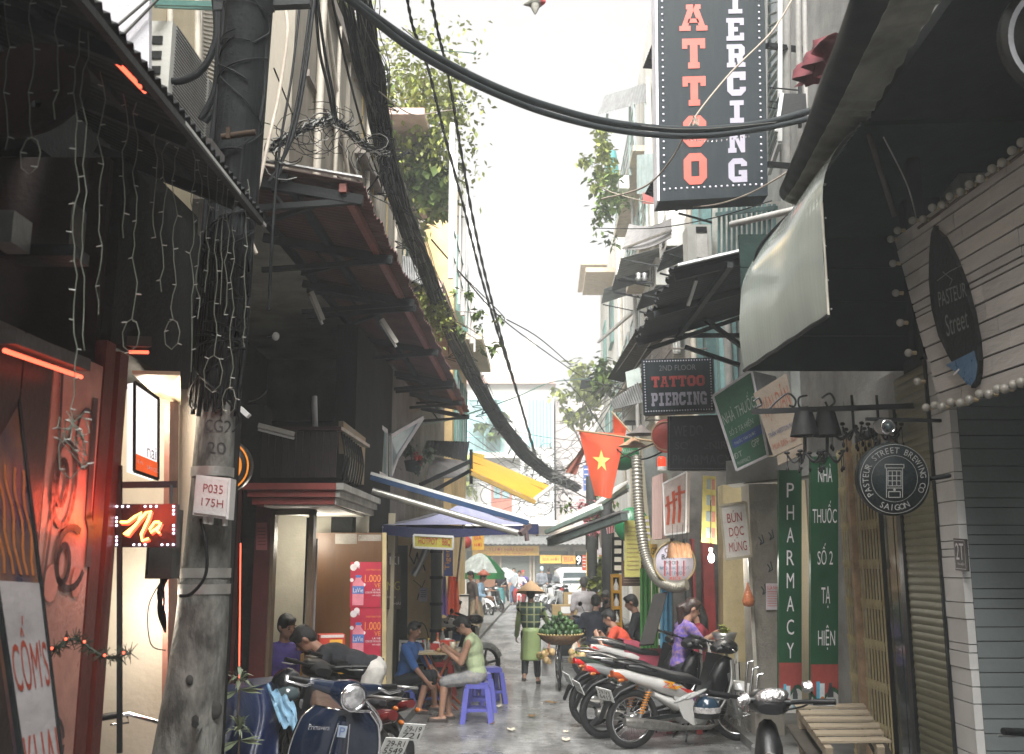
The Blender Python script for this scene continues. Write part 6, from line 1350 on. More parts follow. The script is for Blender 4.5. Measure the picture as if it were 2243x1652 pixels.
# tattoo tower sign
NAVY = M('sign_navy',(.010,.016,.020),.55,spec=.2,col2=(.026,.031,.034),mix=.66,sc=4,stretch=(2.5,2.5,.3),bump=.1,bsc=90)
tt = thing('tattoo_sign','tall dark vertical box sign TATTOO PIERCING with dotted border','sign',P(1560,445,9))
q = [P(1434,-240,9.0),P(1671,-240,9.0),P(1682,428,9.0),P(1442,441,9.0)]
B().slab(q,.28).obj('box',NAVY,tt)
b = B(); b.bar(q[0],q[3],.022,.03); b.bar(q[3] + V((0,.14,0)),q[0] + V((0,.14,0)),.012,.28); b.obj('white_edge',M('edge_white',(.6,.58,.62),.4),tt)
b = B(); dots = [(.055,(k + .5) / 47) for k in range(46)] + [(.945,(k + .5) / 47) for k in range(46)] + [(.055 + .89 * k / 17,.965) for k in range(18)]
for u,v in dots: b.ball(bil(q,u,v,.004),(.012,.006,.012),6)
b.obj('marquee_dots',M('dot_lilac',(.50,.48,.55),.4),tt,kind='stuff')
RS = M('tattoo_red',(.42,.065,.04),.5,var=.1,bump=0); LS_ = M('piercing_lilac',(.29,.27,.33),.5,var=.08,bump=0)
def V_(y): return (y + 240) / 675
b = B()
for ch,y0,y1 in (('T',-72,2),('A',20,78),('T',95,160),('T',177,240),('O',261,327),('O',340,405)): put_text(b,ch,q,(.20 if ch == 'A' else .225,V_(y0),.48 if ch == 'A' else .455,V_(y1)),.006,True)
b.obj('tattoo_letters',RS,tt); b = B()
for ch,y0,y1 in (('P',-68,-14),('I',-2,42),('E',52,102),('R',110,160),('C',170,222),('I',232,280),('N',293,343),('G',355,405)): put_text(b,ch,q,(.635,V_(y0),.82,V_(y1)),.006,True)
b.obj('piercing_letters',LS_,tt)
B().bar(P(1680,100,9.1),P(1760,110,9.6),.05).obj('arm',DKMET,tt); B().bar(P(1680,360,9.1),P(1745,365,9.6),.05).obj('arm',DKMET,tt)
# small tattoo sign and LED board
t2 = thing('small_tattoo_sign','smaller dark sign 2ND FLOOR TATTOO PIERCING under the black awning','sign',P(1480,905,11.2)); q = [P(1404,788,11.2),P(1562,783,11.0),P(1566,902,11.0),P(1409,908,11.2)]
B().slab(q,.15).obj('box',NAVY,t2); b = B()
for k in range(26): b.ball(bil(q,.04 + .92 * k / 25,.04,.003),(.009,.005,.009),5); b.ball(bil(q,.04 + .92 * k / 25,.95,.003),(.009,.005,.009),5)
for k in range(1,18): b.ball(bil(q,.04,.04 + .91 * k / 18,.003),(.009,.005,.009),5); b.ball(bil(q,.96,.04 + .91 * k / 18,.003),(.009,.005,.009),5)
b.obj('marquee_dots',M('dot_lilac'),t2,kind='stuff')
put_text(B(),'2ND FLOOR',q,(.25,.12,.76,.22)).obj('floor_lettering',M('letter_dim_grey',(.14,.14,.145),.5,bump=0),t2)
put_text(B(),'TATTOO',q,(.13,.32,.88,.52),.006,True).obj('tattoo_letters',M('tattoo_dim_red',(.30,.035,.03),.5,bump=0),t2)
put_text(B(),'PIERCING',q,(.12,.62,.9,.86),.006,True).obj('piercing_letters',LS_,t2)
lb = thing('led_board','black unlit LED message board below the small tattoo sign','board',P(1530,1028,10.9)); q = [P(1462,912,11.0),P(1602,908,10.7),P(1612,1030,10.7),P(1462,1030,11.0)]
B().slab(q,.12).obj('panel',M('led_board_black',(.006,.007,.008),.6,spec=.15),lb); b = B()
for tx,r_ in (('WE DO',(.1,.18,.55,.38)),('SOUVENIR',(.12,.48,.9,.62)),('PHARMACY',(.08,.72,.95,.9))): put_text(b,tx,q,r_,.003)
b.obj('dim_lettering',M('letter_led_off',(.016,.017,.018),.4,bump=0),lb)
b = B()
for k in range(40): b.ball(bil(q,.03,(k + .5) / 40,.002),(.005,.003,.005),4); b.ball(bil(q,(k + .5) / 40,.97,.002),(.005,.003,.005),4)
b.obj('diode_border',M('diode_grey',(.12,.12,.125),.4),lb,kind='stuff')
# tilted green and cream signs
gq = [P(1562,868,9.9),P(1646,812,9.6),P(1682,998,9.5),P(1614,1030,9.9)]
gs = sign('green_sign','tilted green medicine sign box with white lines above the pharmacy','sign',gq,M('sign_green_dull',(.04,.12,.07),.5),.02,None,[
    ('lettering',M('letter_pale_green',(.34,.38,.34),.5,bump=0),lambda b,q: [put_text(b,'NHÀ THUỐC',q,(.06,.2,.94,.42)),put_text(b,'SỐ 2 TẠ HIỆN',q,(.12,.48,.8,.6)),put_text(b,'GPP',q,(.62,.76,.85,.84)),put_text(b,'ĐT',q,(.05,.8,.3,.87)),put_text(b,'PHARMACY',q,(.08,.91,.5,.96))]),
    ('blue_band',M('band_blue',(.03,.06,.2),.5),lambda b,q: put_text(band(b,q,(.1,.63,.98,.74),.004),'',q,(0,0,.01,.01))),('band_lettering',M('letter_pale_green'),lambda b,q: put_text(b,'THUỐC TÂN DƯỢC',q,(.16,.655,.8,.72),.007))],M('edge_white'),.018)
B().prism([gq[1] + V((.012,.01,0)),gq[2] + V((.012,.01,0)),P(1742,985,9.9),P(1700,825,9.9)],(0,.02,0)).obj('side_panel',M('side_grey',(.22,.225,.23),.6,var=.3),gs)
cq = [P(1650,862,9.2),P(1722,818,9.1),P(1756,972,9.1),P(1694,1000,9.2)]
sign('cream_sign','tilted cream sign with tall red letters and blue line behind the scroll bracket','sign',cq,M('sign_cream',(.34,.28,.22),.55,var=.15),.1,None,[
    ('red_lettering',M('letter_rust',(.34,.10,.06),.5,bump=0),lambda b,q: put_text(put_text(b,'VẠN DÂN',q,(.1,.08,.95,.52)),'MUA BÁN - SỬA',q,(.08,.8,.9,.92))),
    ('blue_lettering',M('letter_navy',(.05,.07,.16),.5,bump=0),lambda b,q: put_text(b,'TRẦN WESTON NAM',q,(.05,.62,.95,.73)))])
t = thing('cream_box_light','small cream light box hanging below the cream sign','light box',P(1740,1005,9)); B().slab([P(1702,1000,9.15),P(1760,972,9.05),P(1768,990,9.05),P(1704,1020,9.15)],.06).obj('box',M('sign_cream'),t)
sign('noodle_sign','white sign BÚN DỌC MÙNG in dark red letters','sign',[P(1577,1108,10.2),P(1634,1100,10.2),P(1646,1218,10.2),P(1589,1226,10.2)],M('noodle_white',(.52,.49,.45),.5,var=.12),.05,None,[('lettering',M('letter_dark_red',(.32,.05,.04),.5,bump=0),lambda b,q: put_text(put_text(put_text(b,'BÚN',q,(.22,.12,.78,.34)),'DỌC',q,(.24,.42,.8,.64)),'MÙNG',q,(.18,.66,.86,.88)))],M('frame_cream_rust',(.38,.33,.24),.5),.02)
sign('yellow_menu_strip','tall yellow paper menu strip with pale blocks left of the noodle sign','sign',[P(1540,1042,11.3),P(1568,1044,11.3),P(1570,1192,11.3),P(1536,1188,11.3)],M('menu_yellow',(.58,.50,.16),.5),.02,None,[('print_blocks',M('menu_blue',(.30,.36,.36),.5,bump=0),lambda b,q: [band(b,q,(.3,.05 + k * .24,.6,.2 + k * .24)) for k in range(4)]),('red_print',M('menu_rose',(.5,.2,.16),.5,bump=0),lambda b,q: [band(b,q,(.68,.05 + k * .24,.92,.2 + k * .24)) for k in range(4)])])
t = thing('bare_bulb','glowing bare light bulb hanging over the food stall','lamp',P(1558,1220,11.2)); B().ball(P(1558,1222,11.2),(.035,.035,.055),12).obj('globe',M('bulb_glow',(1,1,1),.3,emit=(1,.98,.94),es=2.5,bump=0),t); B().tube([P(1557,1200,11.2),P(1557,1208,11.2)],.025,8).obj('socket',WHITEP,t); B().tube([P(1557,1095,11.25),P(1557,1200,11.2)],.004,5).obj('wire',CABLE,t)
lamp('bulb_light',P(1558,1222,11.0),26,(1,.95,.86),.06)
# black awning over these signs
ba = thing('black_awning','ragged black corrugated awning on steel frame over the tattoo signs','awning',(1.9,9.4,4.2))
a,c,d,e = P(1478,583,8.15),P(1388,748,10.8),V((2.95,8.1,4.62)),V((3.0,10.8,4.72)); corrugated(a,c,d,e,36,.018,4,3,.005,.06).obj('sheet',M('tin_black',(.010,.011,.012),.5,.3,var=.4),ba)
b = B(); b.bar(a + V((.02,-.01,0)),d + V((0,-.01,.0)),.06,.02); b.obj('bright_front_edge',M('edge_zinc',(.45,.45,.45),.4,.7),ba)
for f in (.05,.5,.95): B().bar(a.lerp(c,f) + V((.02,0,-.06)),d.lerp(e,f) + V((0,0,-.06)),.05,.06).obj('rafter',DKMET,ba)
for f in (.3,.75): B().bar(a.lerp(d,f) + V((0,0,-.1)),c.lerp(e,f) + V((0,0,-.1)),.05).obj('purlin',DKMET,ba)
B().bar(P(1525,612,8.5),P(1507,668,8.8),.03).obj('tube_lamp',STEEL,ba)
for (p_,q_) in (((1400,735,10.7),(1640,735,10.9)),((1640,650,10.6),(1640,790,10.6)),((1420,765,10.6),(1640,690,10.8)),((1500,760,10.7),(1620,800,10.7)),((1545,700,10.6),(1640,770,10.8))): B().bar(P(*p_),P(*q_),.045).obj('frame_bar',DKMET,ba)
t = thing('grey_tin_roof','small grey tin roof scrap left of the small tattoo sign','awning',P(1370,880,12)); corrugated(P(1335,880,12.4),P(1398,838,11.6),P(1345,897,12.2),P(1412,880,11.5),14,.015).obj('sheet',TIN,t); B().slab([P(1370,815,12.5),P(1402,805,12.5),P(1405,838,12.5),P(1374,850,12.5)],.02).obj('plate',M('plate_pale_green',(.4,.45,.42),.5),t)
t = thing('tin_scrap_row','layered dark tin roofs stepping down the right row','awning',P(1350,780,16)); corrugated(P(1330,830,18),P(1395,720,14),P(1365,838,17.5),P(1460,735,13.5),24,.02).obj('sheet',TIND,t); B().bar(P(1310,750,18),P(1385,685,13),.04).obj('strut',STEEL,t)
# upstairs right: air conditioner, railing, canopies
t = thing('air_conditioner','white air conditioner unit on the teal house upper floor','air conditioner',P(1530,570,11.0)); a,c = P(1505,492,11.0),P(1560,574,11.0); B().bbox((a.x,11.0,a.z),(c.x,11.32,c.z)).obj('casing',M('ac_white'),t)
b = B(); b.bbox((a.x + .1,10.985,a.z - .1),(c.x - .05,11,a.z - .03)); b.obj('vent',BLACK,t); B().bbox((a.x + .1,10.98,c.z + .05),(c.x - .05,11,a.z - .12)).obj('cover',M('ac_cover',(.6,.58,.55),.4),t)
t = thing('iron_balcony','glittering balcony posts under the tattoo tower sign','balcony',P(1620,500,10.5)); b = B()
for k in range(12): b.bar(P(1575 + k * 11,448,10.8 - k * .1),P(1575 + k * 11,555,10.8 - k * .1),.03)
b.bar(P(1570,470,10.8),P(1700,455,9.6),.04); b.obj('post_row',TEALF,t); B().slab([P(1560,450,11.2),P(1720,440,10.2),P(1720,560,10.2),P(1560,575,11.2)],.1).obj('back_wall',M('back_pale',(.5,.5,.46),.7,var=.4,sc=4),t)
t = thing('cloth_canopy','grey cloth canopy over the upper window left of the teal pillar','awning',P(1420,520,15)); B().grid(lambda u,v: bil([P(1378,490,16),P(1470,478,13.8),P(1470,520,13.6),P(1362,545,15.2)],u,v) + V((0,0,-.08 * sin(u * 3.14))),12,5,.01).obj('cloth',M('cloth_grey'),t); B().bar(P(1365,545,15.2),P(1470,505,13.6),.03).obj('rail',STEEL,t)
t = thing('roof_shelter','grey tin roof shelter on top of the white tall house','roof',P(1370,230,23)); corrugated(P(1325,210,24),P(1425,180,20.6),P(1310,250,23.4),P(1418,222,20.2),18,.02).obj('sheet',TIN,t)
for x_,y_,Y in ((1330,250,23.4),(1380,235,22),(1415,225,20.4)): B().bar(P(x_,y_,Y),P(x_,y_ + 150,Y),.06).obj('post',M('rail_pale_teal'),t)
t = thing('dark_tin_eave','black tin eave edge poking out left of the tattoo tower sign, top','awning',P(1420,150,12)); corrugated(P(1408,150,12.2),P(1438,70,11.2),P(1438,152,12.2),P(1460,75,11.2),12,.02).obj('sheet',TIND,t)
t = thing('dark_tin_eave','black tin eave edge left of the tattoo tower sign, near its foot','awning',P(1430,420,12)); corrugated(P(1412,425,12.4),P(1440,375,11.6),P(1450,440,12.2),P(1470,380,11.6),10,.02).obj('sheet',TIND,t)
t = thing('red_shutter_panel','small rose red metal panel beside the tattoo tower sign','panel',P(1440,435,14)); B().slab([P(1408,422,14.5),P(1450,420,14),P(1450,448,14),P(1408,446,14.5)],.03).obj('panel',M('panel_rose',(.52,.16,.15),.5),t)
t = thing('tin_screen','pale teal corrugated tin screen on the white tall house balcony','screen',P(1412,420,18)); corrugated(P(1395,340,19.2),P(1440,335,17.5),P(1395,425,19.2),P(1440,425,17.5),12,.012).obj('sheet',M('tin_pale_teal',(.36,.44,.43),.5),t)
t = thing('white_machine','small white machine box on the pale balcony','box',P(1368,410,20)); a,c = P(1357,385,20.4),P(1378,412,20.4); B().bbox((a.x,20.4,a.z),(c.x,20.8,c.z)).obj('body',WHITEP,t)
o = B().tube([P(1335,335,22),P(1345,400,22)],.16,10).obj('teal_barrel',M('barrel_teal',(.08,.28,.28),.5)); tag(o,'teal plastic barrel behind the balcony rails','barrel')
for k,(x_,y_,Y,r_,n_) in enumerate(((1318,360,20.6,.55,300),(1322,440,20.8,.7,420),(1315,290,22,.4,160),(1300,350,21,.35,60))): planter('hanging green plant on the right tall house balcony edge, ' + ('upper','lowest','under the tin roof','thin outermost')[k] + ' one',P(x_,y_,Y),r_,n_,.17,LEAF if k % 2 else LEAF2,name='balcony_plant',shape=(.6,1,1.3))
planter('yellowish street tree at the far end behind the flags',P(1268,860,44),1.35,700,.36,LEAF2,name='street_tree',cat='tree',shape=(.7,1,1.1),trunk=[([V((4.4,44,0)),P(1285,1000,44),P(1270,900,44)],.14),([P(1285,1000,44),P(1240,900,44)],.06)])
planter('green shrub on the right eaves below the tall house',P(1318,820,26),.7,300,.24,LEAF,name='balcony_plant')
t = thing('insulator_bracket','two white insulators on a bracket, right upper wall','insulator',P(1410,610,14)); b = B(); b.bar(P(1395,618,14),P(1430,620,14),.03); b.obj('bracket',DKMET,t)
for x_ in (1399,1412): B().lathe([(.03,0),(.05,.05),(.03,.07),(.045,.12),(.0,.14)],10,MT(P(x_,617,14))).obj('cap',TIN,t)
# weathered clutter on the upper right walls
def ac_unit(lb,p,wd=.8):
    t = thing('air_conditioner',lb,'air conditioner',p,0,'outdoor units on the upper right walls'); x,y,z = p; B().bbox((x - .3,y,z),(x,y + wd,z + .55)).obj('casing',M('ac_white'),t)
    torus(B(),(x - .31,y + wd * .4,z + .28),.2,.02,'y',18,5,MR3).obj('fan_ring',M('grille_grey'),t); b = B()
    for k in range(7): b.bar((x - .308,y + wd * .4 - .18,z + .1 + k * .06),(x - .308,y + wd * .4 + .18,z + .1 + k * .06),.012)
    b.obj('fan_grille',M('grille_grey'),t,kind='stuff'); B().bbox((x - .3,y + .1,z - .06),(x + .3,y + wd - .1,z - .003)).obj('bracket',DKMET,t)
MR3 = MR(R(90),3,'Z')
for k,(y_,z_,lb) in enumerate(((13.2,7.4,'beside the tattoo tower sign'),(15.6,6.9,'above the teal window pair'),(18.6,7.1,'on the low white wall'),(24.6,9.0,'under the tall house upper balcony'),(26.4,5.6,'lowest on the tall house'),(33.5,8.0,'on the far pale house'))): ac_unit('white outdoor unit ' + lb,(XR(y_,.26 if k < 2 else .1),y_,z_))
for k,(y_,z0,z1,m_,lb) in enumerate(((12.0,3.6,9,'pipe_grey','nearest the tattoo sign'),(14.7,3.6,9,'pipe_cream','between the teal pillars'),(17.4,3.5,9,'pipe_grey','at the teal house corner'),(19.7,4,12,'pipe_cream','at the tall house corner'),(23.8,4,13,'pipe_grey','on the middle of the tall house'),(28,4,11,'pipe_cream','on the farther half of the tall house'))): tag(B().tube([(XR(y_,.32),y_,z0),(XR(y_,.32),y_,z1)],.05,7).obj('drain_pipe',M(m_)),'upper right vertical drain pipe ' + lb,'pipe')
for k,(y_,z_,w_,d_,m_,lb) in enumerate(((12.1,6.6,1.1,.55,TIND,'over the window nearest the tattoo sign'),(14.1,6.3,1.0,.6,TIN,'over the teal window'),(16.4,6.3,1.1,.7,TIND,'over the farther teal window'),(18.2,7.5,1.4,.9,TIN,'on the low white wall'),(21,8.0,1.3,.8,TIND,'on the tall house, lower floor'),(24.9,8.8,1.5,.8,TIN,'on the tall house, farther window'),(32.8,7.9,2.0,1.1,TIND,'on the far pale house'))):
    t = thing('window_awning','small sloping tin window awning ' + lb,'awning',(XR(y_),y_,z_)); corrugated((XR(y_,.1),y_,z_ + .3),(XR(y_ + w_,.1),y_ + w_,z_ + .3),(XR(y_,.2 + d_),y_,z_),(XR(y_ + w_,.2 + d_),y_ + w_,z_),8,.015).obj('sheet',m_,t)
    for e in (0,w_): B().bar((XR(y_ + e,.1),y_ + e,z_ - .2),(XR(y_ + e,.15 + d_),y_ + e,z_ - .02),.025).obj('strut',DKMET,t)
cg = M('grille_rust',(.12,.10,.085),.6)
for k,(y_,z_,lb) in enumerate(((13.9,4.3,'nearer'),(15.2,4.3,'middle'),(16.6,4.3,'farther'))):
    t = thing('window_cage',lb + ' rusty window cage on the teal house','window cage',(XR(y_),y_,z_)); b = B(); x_ = XR(y_,.75)
    for j in range(8): b.tube([(x_,y_ + j * .13,z_),(x_,y_ + j * .13,z_ + 1.5)],.012,4)
    for j in range(4): b.tube([(x_ + .5,y_,z_ + j * .5),(x_,y_,z_ + j * .5),(x_,y_ + .95,z_ + j * .5),(x_ + .5,y_ + .95,z_ + j * .5)],.014,4)
    b.obj('bars',cg,t)
# ---------------------------------------------------------------- right middle: duct, lanterns, flags, round sign
t = thing('flexible_duct','ribbed silver exhaust duct hanging down and bending right','duct',P(1440,1280,12)); dpth = spath([P(1394,1000,12.6),P(1397,1080,12.5),P(1403,1150,12.4),P(1415,1220,12.3),P(1440,1268,12.1),P(1475,1285,11.9),P(1505,1280,11.8)],44)
B().tube(dpth,[.064 + .006 * sin(i * 1.57) for i in range(len(dpth))],14).obj('ribbed_hose',M('duct_alu',(.36,.34,.29),.42,.6,var=.15),t)
B().slab([P(1408,985,12.8),P(1440,975,12.6),P(1450,1180,12.6),P(1425,1178,12.8)],.25).obj('grey_duct_box',M('duct_box',(.36,.38,.35),.45,.5,var=.3),t)
q = [P(1452,1060,11.9),P(1504,1034,11.6),P(1502,1166,11.6),P(1456,1172,11.9)]
PLAST = M('sign_plastic_wrapped',(.52,.44,.40),.25,var=.25,sc=5,bump=.5,bsc=12)
sign('wrapped_sign','plastic wrapped shop sign with red figures','sign',q,PLAST,.06,None,[('red_print',M('print_red_orange',(.5,.09,.04),.5,bump=0),lambda b,q: [stroke(b,q,[(.2 + .25 * k,.3 - .05 * k),(.24 + .25 * k,.55),(.18 + .26 * k,.8)],.05) for k in range(3)] + [stroke(b,q,[(.1,.45),(.6,.4)],.03),stroke(b,q,[(.55,.3),(.95,.32)],.03)])],WHITEP,.015)
sign('pink_light_box','narrow pale pink shop light box right of the silver duct','sign',[P(1428,1046,12.2),P(1452,1036,12.1),P(1450,1180,12.1),P(1428,1182,12.2)],M('lightbox_pink',(.55,.38,.34),.3,var=.2,stretch=(9,9,.5)),.1)
t = thing('round_menu_sign','round white menu sign with BBQ, hot pot, fast food and rice','sign',P(1478,1275,11.9)); q = quadY(1433,1188,1522,1277,11.95); rad = (q[1] - q[0]).length / 2; cc = bil(q,.5,.5)
B().lathe([(.001,0),(rad,0),(rad,.08),(.001,.08)],36,MT(cc) @ MR(R(-90),4,'X')).obj('disc',M('round_white',(.56,.52,.60),.45,var=.06),t); torus(B(),cc,rad,.014,'y',36,6).obj('rim',M('rim_gold',(.35,.26,.12),.4),t)
b = B(); put_text(b,'Coffee',q,(.25,.14,.7,.26)); b.obj('brown_lettering',M('letter_brown',(.25,.08,.06),.5,bump=0),t); b = B(); put_text(put_text(b,'BAR',q,(.18,.3,.5,.42)),'FOOD',q,(.28,.46,.6,.55)); b.obj('black_lettering',BTL,t)
b = B(); put_text(put_text(b,'BBQ - HOT POT',q,(.14,.60,.86,.68)),'FAST FOOD',q,(.26,.72,.76,.80)); b.obj('blue_lettering',M('letter_steel_blue',(.05,.14,.22),.5,bump=0),t); put_text(B(),'RICE',q,(.38,.85,.66,.93)).obj('red_lettering',RED_TXT,t)
for k,(x_,y_) in enumerate(((1473,1190),(1483,1192),(1495,1190),(1505,1188))): 
    t = thing('wicker_lamp','brown wicker bell lamp in front of the round menu sign, ' + ('leftmost','second from left','third from left','rightmost')[k],'lamp',P(x_,1215,11.4),0,'wicker bell lamps'); B().lathe([(.012,.17),(.045,.14),(.058,.06),(.062,0)],14,MT(P(x_,1222,11.4 + .03 * k))).obj('shade',M('wicker_brown',(.30,.15,.07),.6,var=.3,sc=20),t); B().tube([P(x_,1190,11.4),P(x_,1150,11.4)],.003,4).obj('cord',CABLE,t)
for k,x_ in enumerate((1456,1468,1484,1498)):
    o = B().tube([P(x_,1228,11.5),P(x_,1262,11.5)],.009,5).obj('tassel',M('tassel_red',(.35,.04,.05),.7)); tag(o,'red hanging tassel below the wicker lamps, ' + ('leftmost','second','third','rightmost')[k] + ' one','tassel','red tassels under the wicker lamps')
def flag(lb,q,star=True,mat_=None):
    t = thing('flag',lb,'flag',q[0]); m_ = mat_ or M('flag_red',(.66,.085,.035),.6,var=.1,sc=3,bump=.05)
    wav = lambda u,v: bil(q,u,v) + V((0,.07 * sin(u * 8 + v * 2) * v,0))
    B().grid(wav,20,20,.004).obj('cloth',m_,t)
    if star:
        b = B(); vs = [wav(.47,.45) + V((0,-.012,0))] + [wav(.47 + (.27 if k % 2 == 0 else .105) * sin(k * .6283) ,.45 - (.18 if k % 2 == 0 else .07) * cos(k * .6283)) + V((0,-.012,0)) for k in range(10)]
        b.add(vs,[(0,1 + k,1 + (k + 1) % 10) for k in range(10)]); b.obj('star',M('star_yellow',(.75,.62,.16),.6,bump=0),t)
    return t
t = flag('big red flag with a yellow star hanging from a slanted pole',[P(1268,945,15.5),P(1370,950,15),P(1338,1092,15),P(1304,1086,15.4)]); B().tube([P(1264,943,15.55),P(1440,968,13.4)],.016,7).obj('pole',M('pole_wood',(.3,.22,.13),.6),t)
t = flag('small red flag hanging behind the big starred flag',[P(1342,905,16),P(1372,940,15.6),P(1368,960,15.6),P(1346,985,16)],False); B().tube([P(1340,902,16),P(1400,968,14.6)],.014,6).obj('pole',M('pole_wood'),t)
t = flag('faded red flag drooping left of the big starred flag',[P(1275,980,20),P(1290,965,20),P(1262,1040,20.5),P(1238,1035,21)],False,M('flag_faded',(.48,.16,.11),.7)); B().tube([P(1236,1030,21),P(1300,960,19.6)],.015,6).obj('pole',M('pole_wood'),t)
t = thing('green_beer_sign','round green beer sign behind the starred flag','sign',P(1366,1030,15.4)); cc = P(1364,994,15.6); rad = 36 * 15.6 / F_PX
B().lathe([(.001,0),(rad,0),(rad,.1),(.001,.1)],32,MT(cc) @ MR(R(-90),4,'X')).obj('disc',M('beer_green',(.02,.16,.06),.35,coat=.3),t); q = quadY(1362,975,1392,1010,15.5); put_text(B(),'XUÂN',[q[3],q[0],q[1],q[2]] if False else q,(.0,.2,.9,.5)).obj('lettering',M('letter_pale_green'),t)
for k,(x_,y_,c_) in enumerate(((1404,952,(.13,.11,.10)),(1386,978,(.42,.24,.14)))):
    t = thing('conical_lamp',('dark conical hat lamp above the silver duct','tan conical hat lamp just below the dark one')[k],'lamp',P(x_,y_,13.2)); B().lathe([(.004,.13),(.1,.06),(.2,.0)],18,MT(P(x_,y_,13.2 + .3 * k))).obj('shade',M('hat_lamp_%d' % k,c_,.6),t); B().tube([P(x_,y_ - 20,13.2 + .3 * k),P(x_,y_ - 45,13.2)],.005,5).obj('cord',CABLE,t)
t = thing('beacon_lamp','red rotating beacon lamp on a white base under the LED board','lamp',P(1450,1030,11.2)); c_ = P(1450,1030,11.2); B().tube([c_,c_ + V((0,0,.04))],.05,12).obj('base',WHITEP,t); B().lathe([(.05,.04),(.05,.12),(.04,.15),(.001,.155)],16,MT(c_)).obj('lens',M('beacon_red',(.7,.06,.03),.15,emit=(1,.06,.02),es=.08,bump=0),t)
t = thing('red_paper_fan','red round paper fan at the left edge of the LED board','fan',P(1445,950,11.6)); cc = P(1458,955,11.6); B().lathe([(.001,.0),(.16,.0),(.16,.015),(.001,.015)],24,MT(cc) @ MR(R(-90),4,'X') @ Matrix.Scale(1.25,4,V((0,1,0)))).obj('disc',M('fan_red',(.38,.06,.045),.6,var=.2),t); torus(B(),cc,.165,.008,'y',28,5).obj('rim',M('rim_tan',(.4,.25,.15),.6),t)
# shops further along the right row
t = bld('stall_front','cream and red food shop front behind the woman in violet',P(1580,1400,12.2))
B().slab([P(1583,1062,12.2),P(1648,1062,12.2),P(1650,1450,12.2),P(1585,1450,12.2)],.3).obj('cream_wall',M('stall_cream',(.55,.46,.26),.6,var=.15),t)
for (x0,x1,c_,nm) in ((1515,1530,(.30,.03,.03),'red_door'),(1538,1572,(.34,.035,.035),'red_panel'),(1500,1514,(.07,.08,.075),'dark_post')):
    a,c = P(x0,1180,12.4),P(x1,1460,12.4); B().bbox((a.x,12.4,.1),(c.x,12.55,a.z)).obj(nm,M(nm + '_m',c_,.5),t)
a,c = P(1380,1100,12.9),P(1600,1100,12.9); B().bbox((a.x + .5,12.75,.1),(c.x,12.9,3.3)).obj('back_wall',M('stall_inside',(.12,.11,.10),.7,var=.4),t)
for k,(x0,x1,c_,nm) in enumerate(((1402,1424,(.04,.16,.03),'green curtain strip, left'),(1428,1440,(.07,.2,.04),'light green curtain strip, right'),(1446,1470,(.10,.30,.46),'blue tarpaulin strip'),(1470,1490,(.05,.11,.13),'dark teal cloth'))):
    q = [P(x0,1245,13.2),P(x1,1245,13.2),P(x1,1420,13.2),P(x0,1420,13.2)]; o = B().grid(lambda u,v: bil(q,u,v,.03 * sin(u * 14)),18,4,.01).obj('hanging_cloth',M('strip_%d' % k,c_,.6,var=.2)); tag(o,nm + ' hanging below the silver duct','cloth')
bq = [P(1432,1302,12.0),P(1462,1296,12.0),P(1432,1410,11.7),P(1400,1412,11.7)]; o = B().slab(bq,.04).obj('leaning_board',M('board_black_brown',(.012,.009,.008),.8)); tag(o,'dark board leaning beside the silver motorbike','board')
bag = thing('plastic_bag','orange plastic bag hanging on the grey pillar edge','bag',P(1640,1330,10.2)); B().lathe([(.001,0),(.05,.015),(.062,.06),(.045,.12),(.015,.2),(.008,.24)],14,MT(P(1640,1330,10.25))).obj('bag',M('bag_orange',(.6,.2,.09),.25,var=.3,sc=20,bump=.5),bag)
lad = thing('yellow_ladder_sign','yellow lit ladder-like shelf sign holding white bottles','sign',P(1350,1390,16)); Y = 16.5
a,c = P(1338,1258,Y),P(1364,1400,Y)
b = B(); b.bbox((a.x,Y,.1),(a.x + .035,Y + .1,a.z)); b.bbox((c.x - .035,Y,.1),(c.x,Y + .1,a.z))
for k in range(6): z_ = .3 + k * (a.z - .35) / 5; b.bbox((a.x + .035,Y,z_),(c.x - .035,Y + .1,z_ + .05))
b.obj('frame',YEL,lad)
for k in range(5): z_ = .3 + k * (a.z - .35) / 5 + .05; B().lathe([(.04,0),(.045,.06),(.03,.1),(.012,.14),(.012,.18)],10,MT(((a.x + c.x) / 2,Y + .05,z_))).obj('bottle',WHITEP,lad)
B().bbox((a.x + .03,Y + .1,.1),(c.x - .03,Y + .12,a.z)).obj('back',BLACK,lad)
dk = thing('dark_sign_column','black column sign with pale rounded windows above the yellow ladder sign','sign',P(1352,1250,16.6)); q = quadY(1340,1160,1366,1256,16.6); B().slab(q,.1).obj('panel',BLACK,dk)
for k in range(5): b = B(); band(b,q,(.22,.06 + k * .19,.8,.17 + k * .19),.006); b.obj('window',M('window_warm',(.5,.46,.38),.5,emit=(1,.9,.7),es=.03,bump=0),dk)
sign('striped_sign','red and white striped lit sign tip above the yellow menu','sign',[P(1326,1140,16.4),P(1350,1136,16.4),P(1346,1166,16.4),P(1330,1170,16.4)],WT,.04,None,[('stripes',RED_TXT,lambda b,q: [band(b,q,(.1 + .3 * k,0,.25 + .3 * k,1)) for k in range(3)])])
sign('yellow_menu_board','long yellow-green paper menu board left of the silver duct','sign',quadY(1368,1140,1404,1264,14.0),M('menu_lime',(.46,.42,.12),.5),.03,None,[('print_lines',M('menu_print',(.35,.25,.1),.5,bump=0),lambda b,q: [stroke(b,q,[(.15,.12 + k * .075),(.85,.12 + k * .075)],.012,.004) for k in range(11)])])
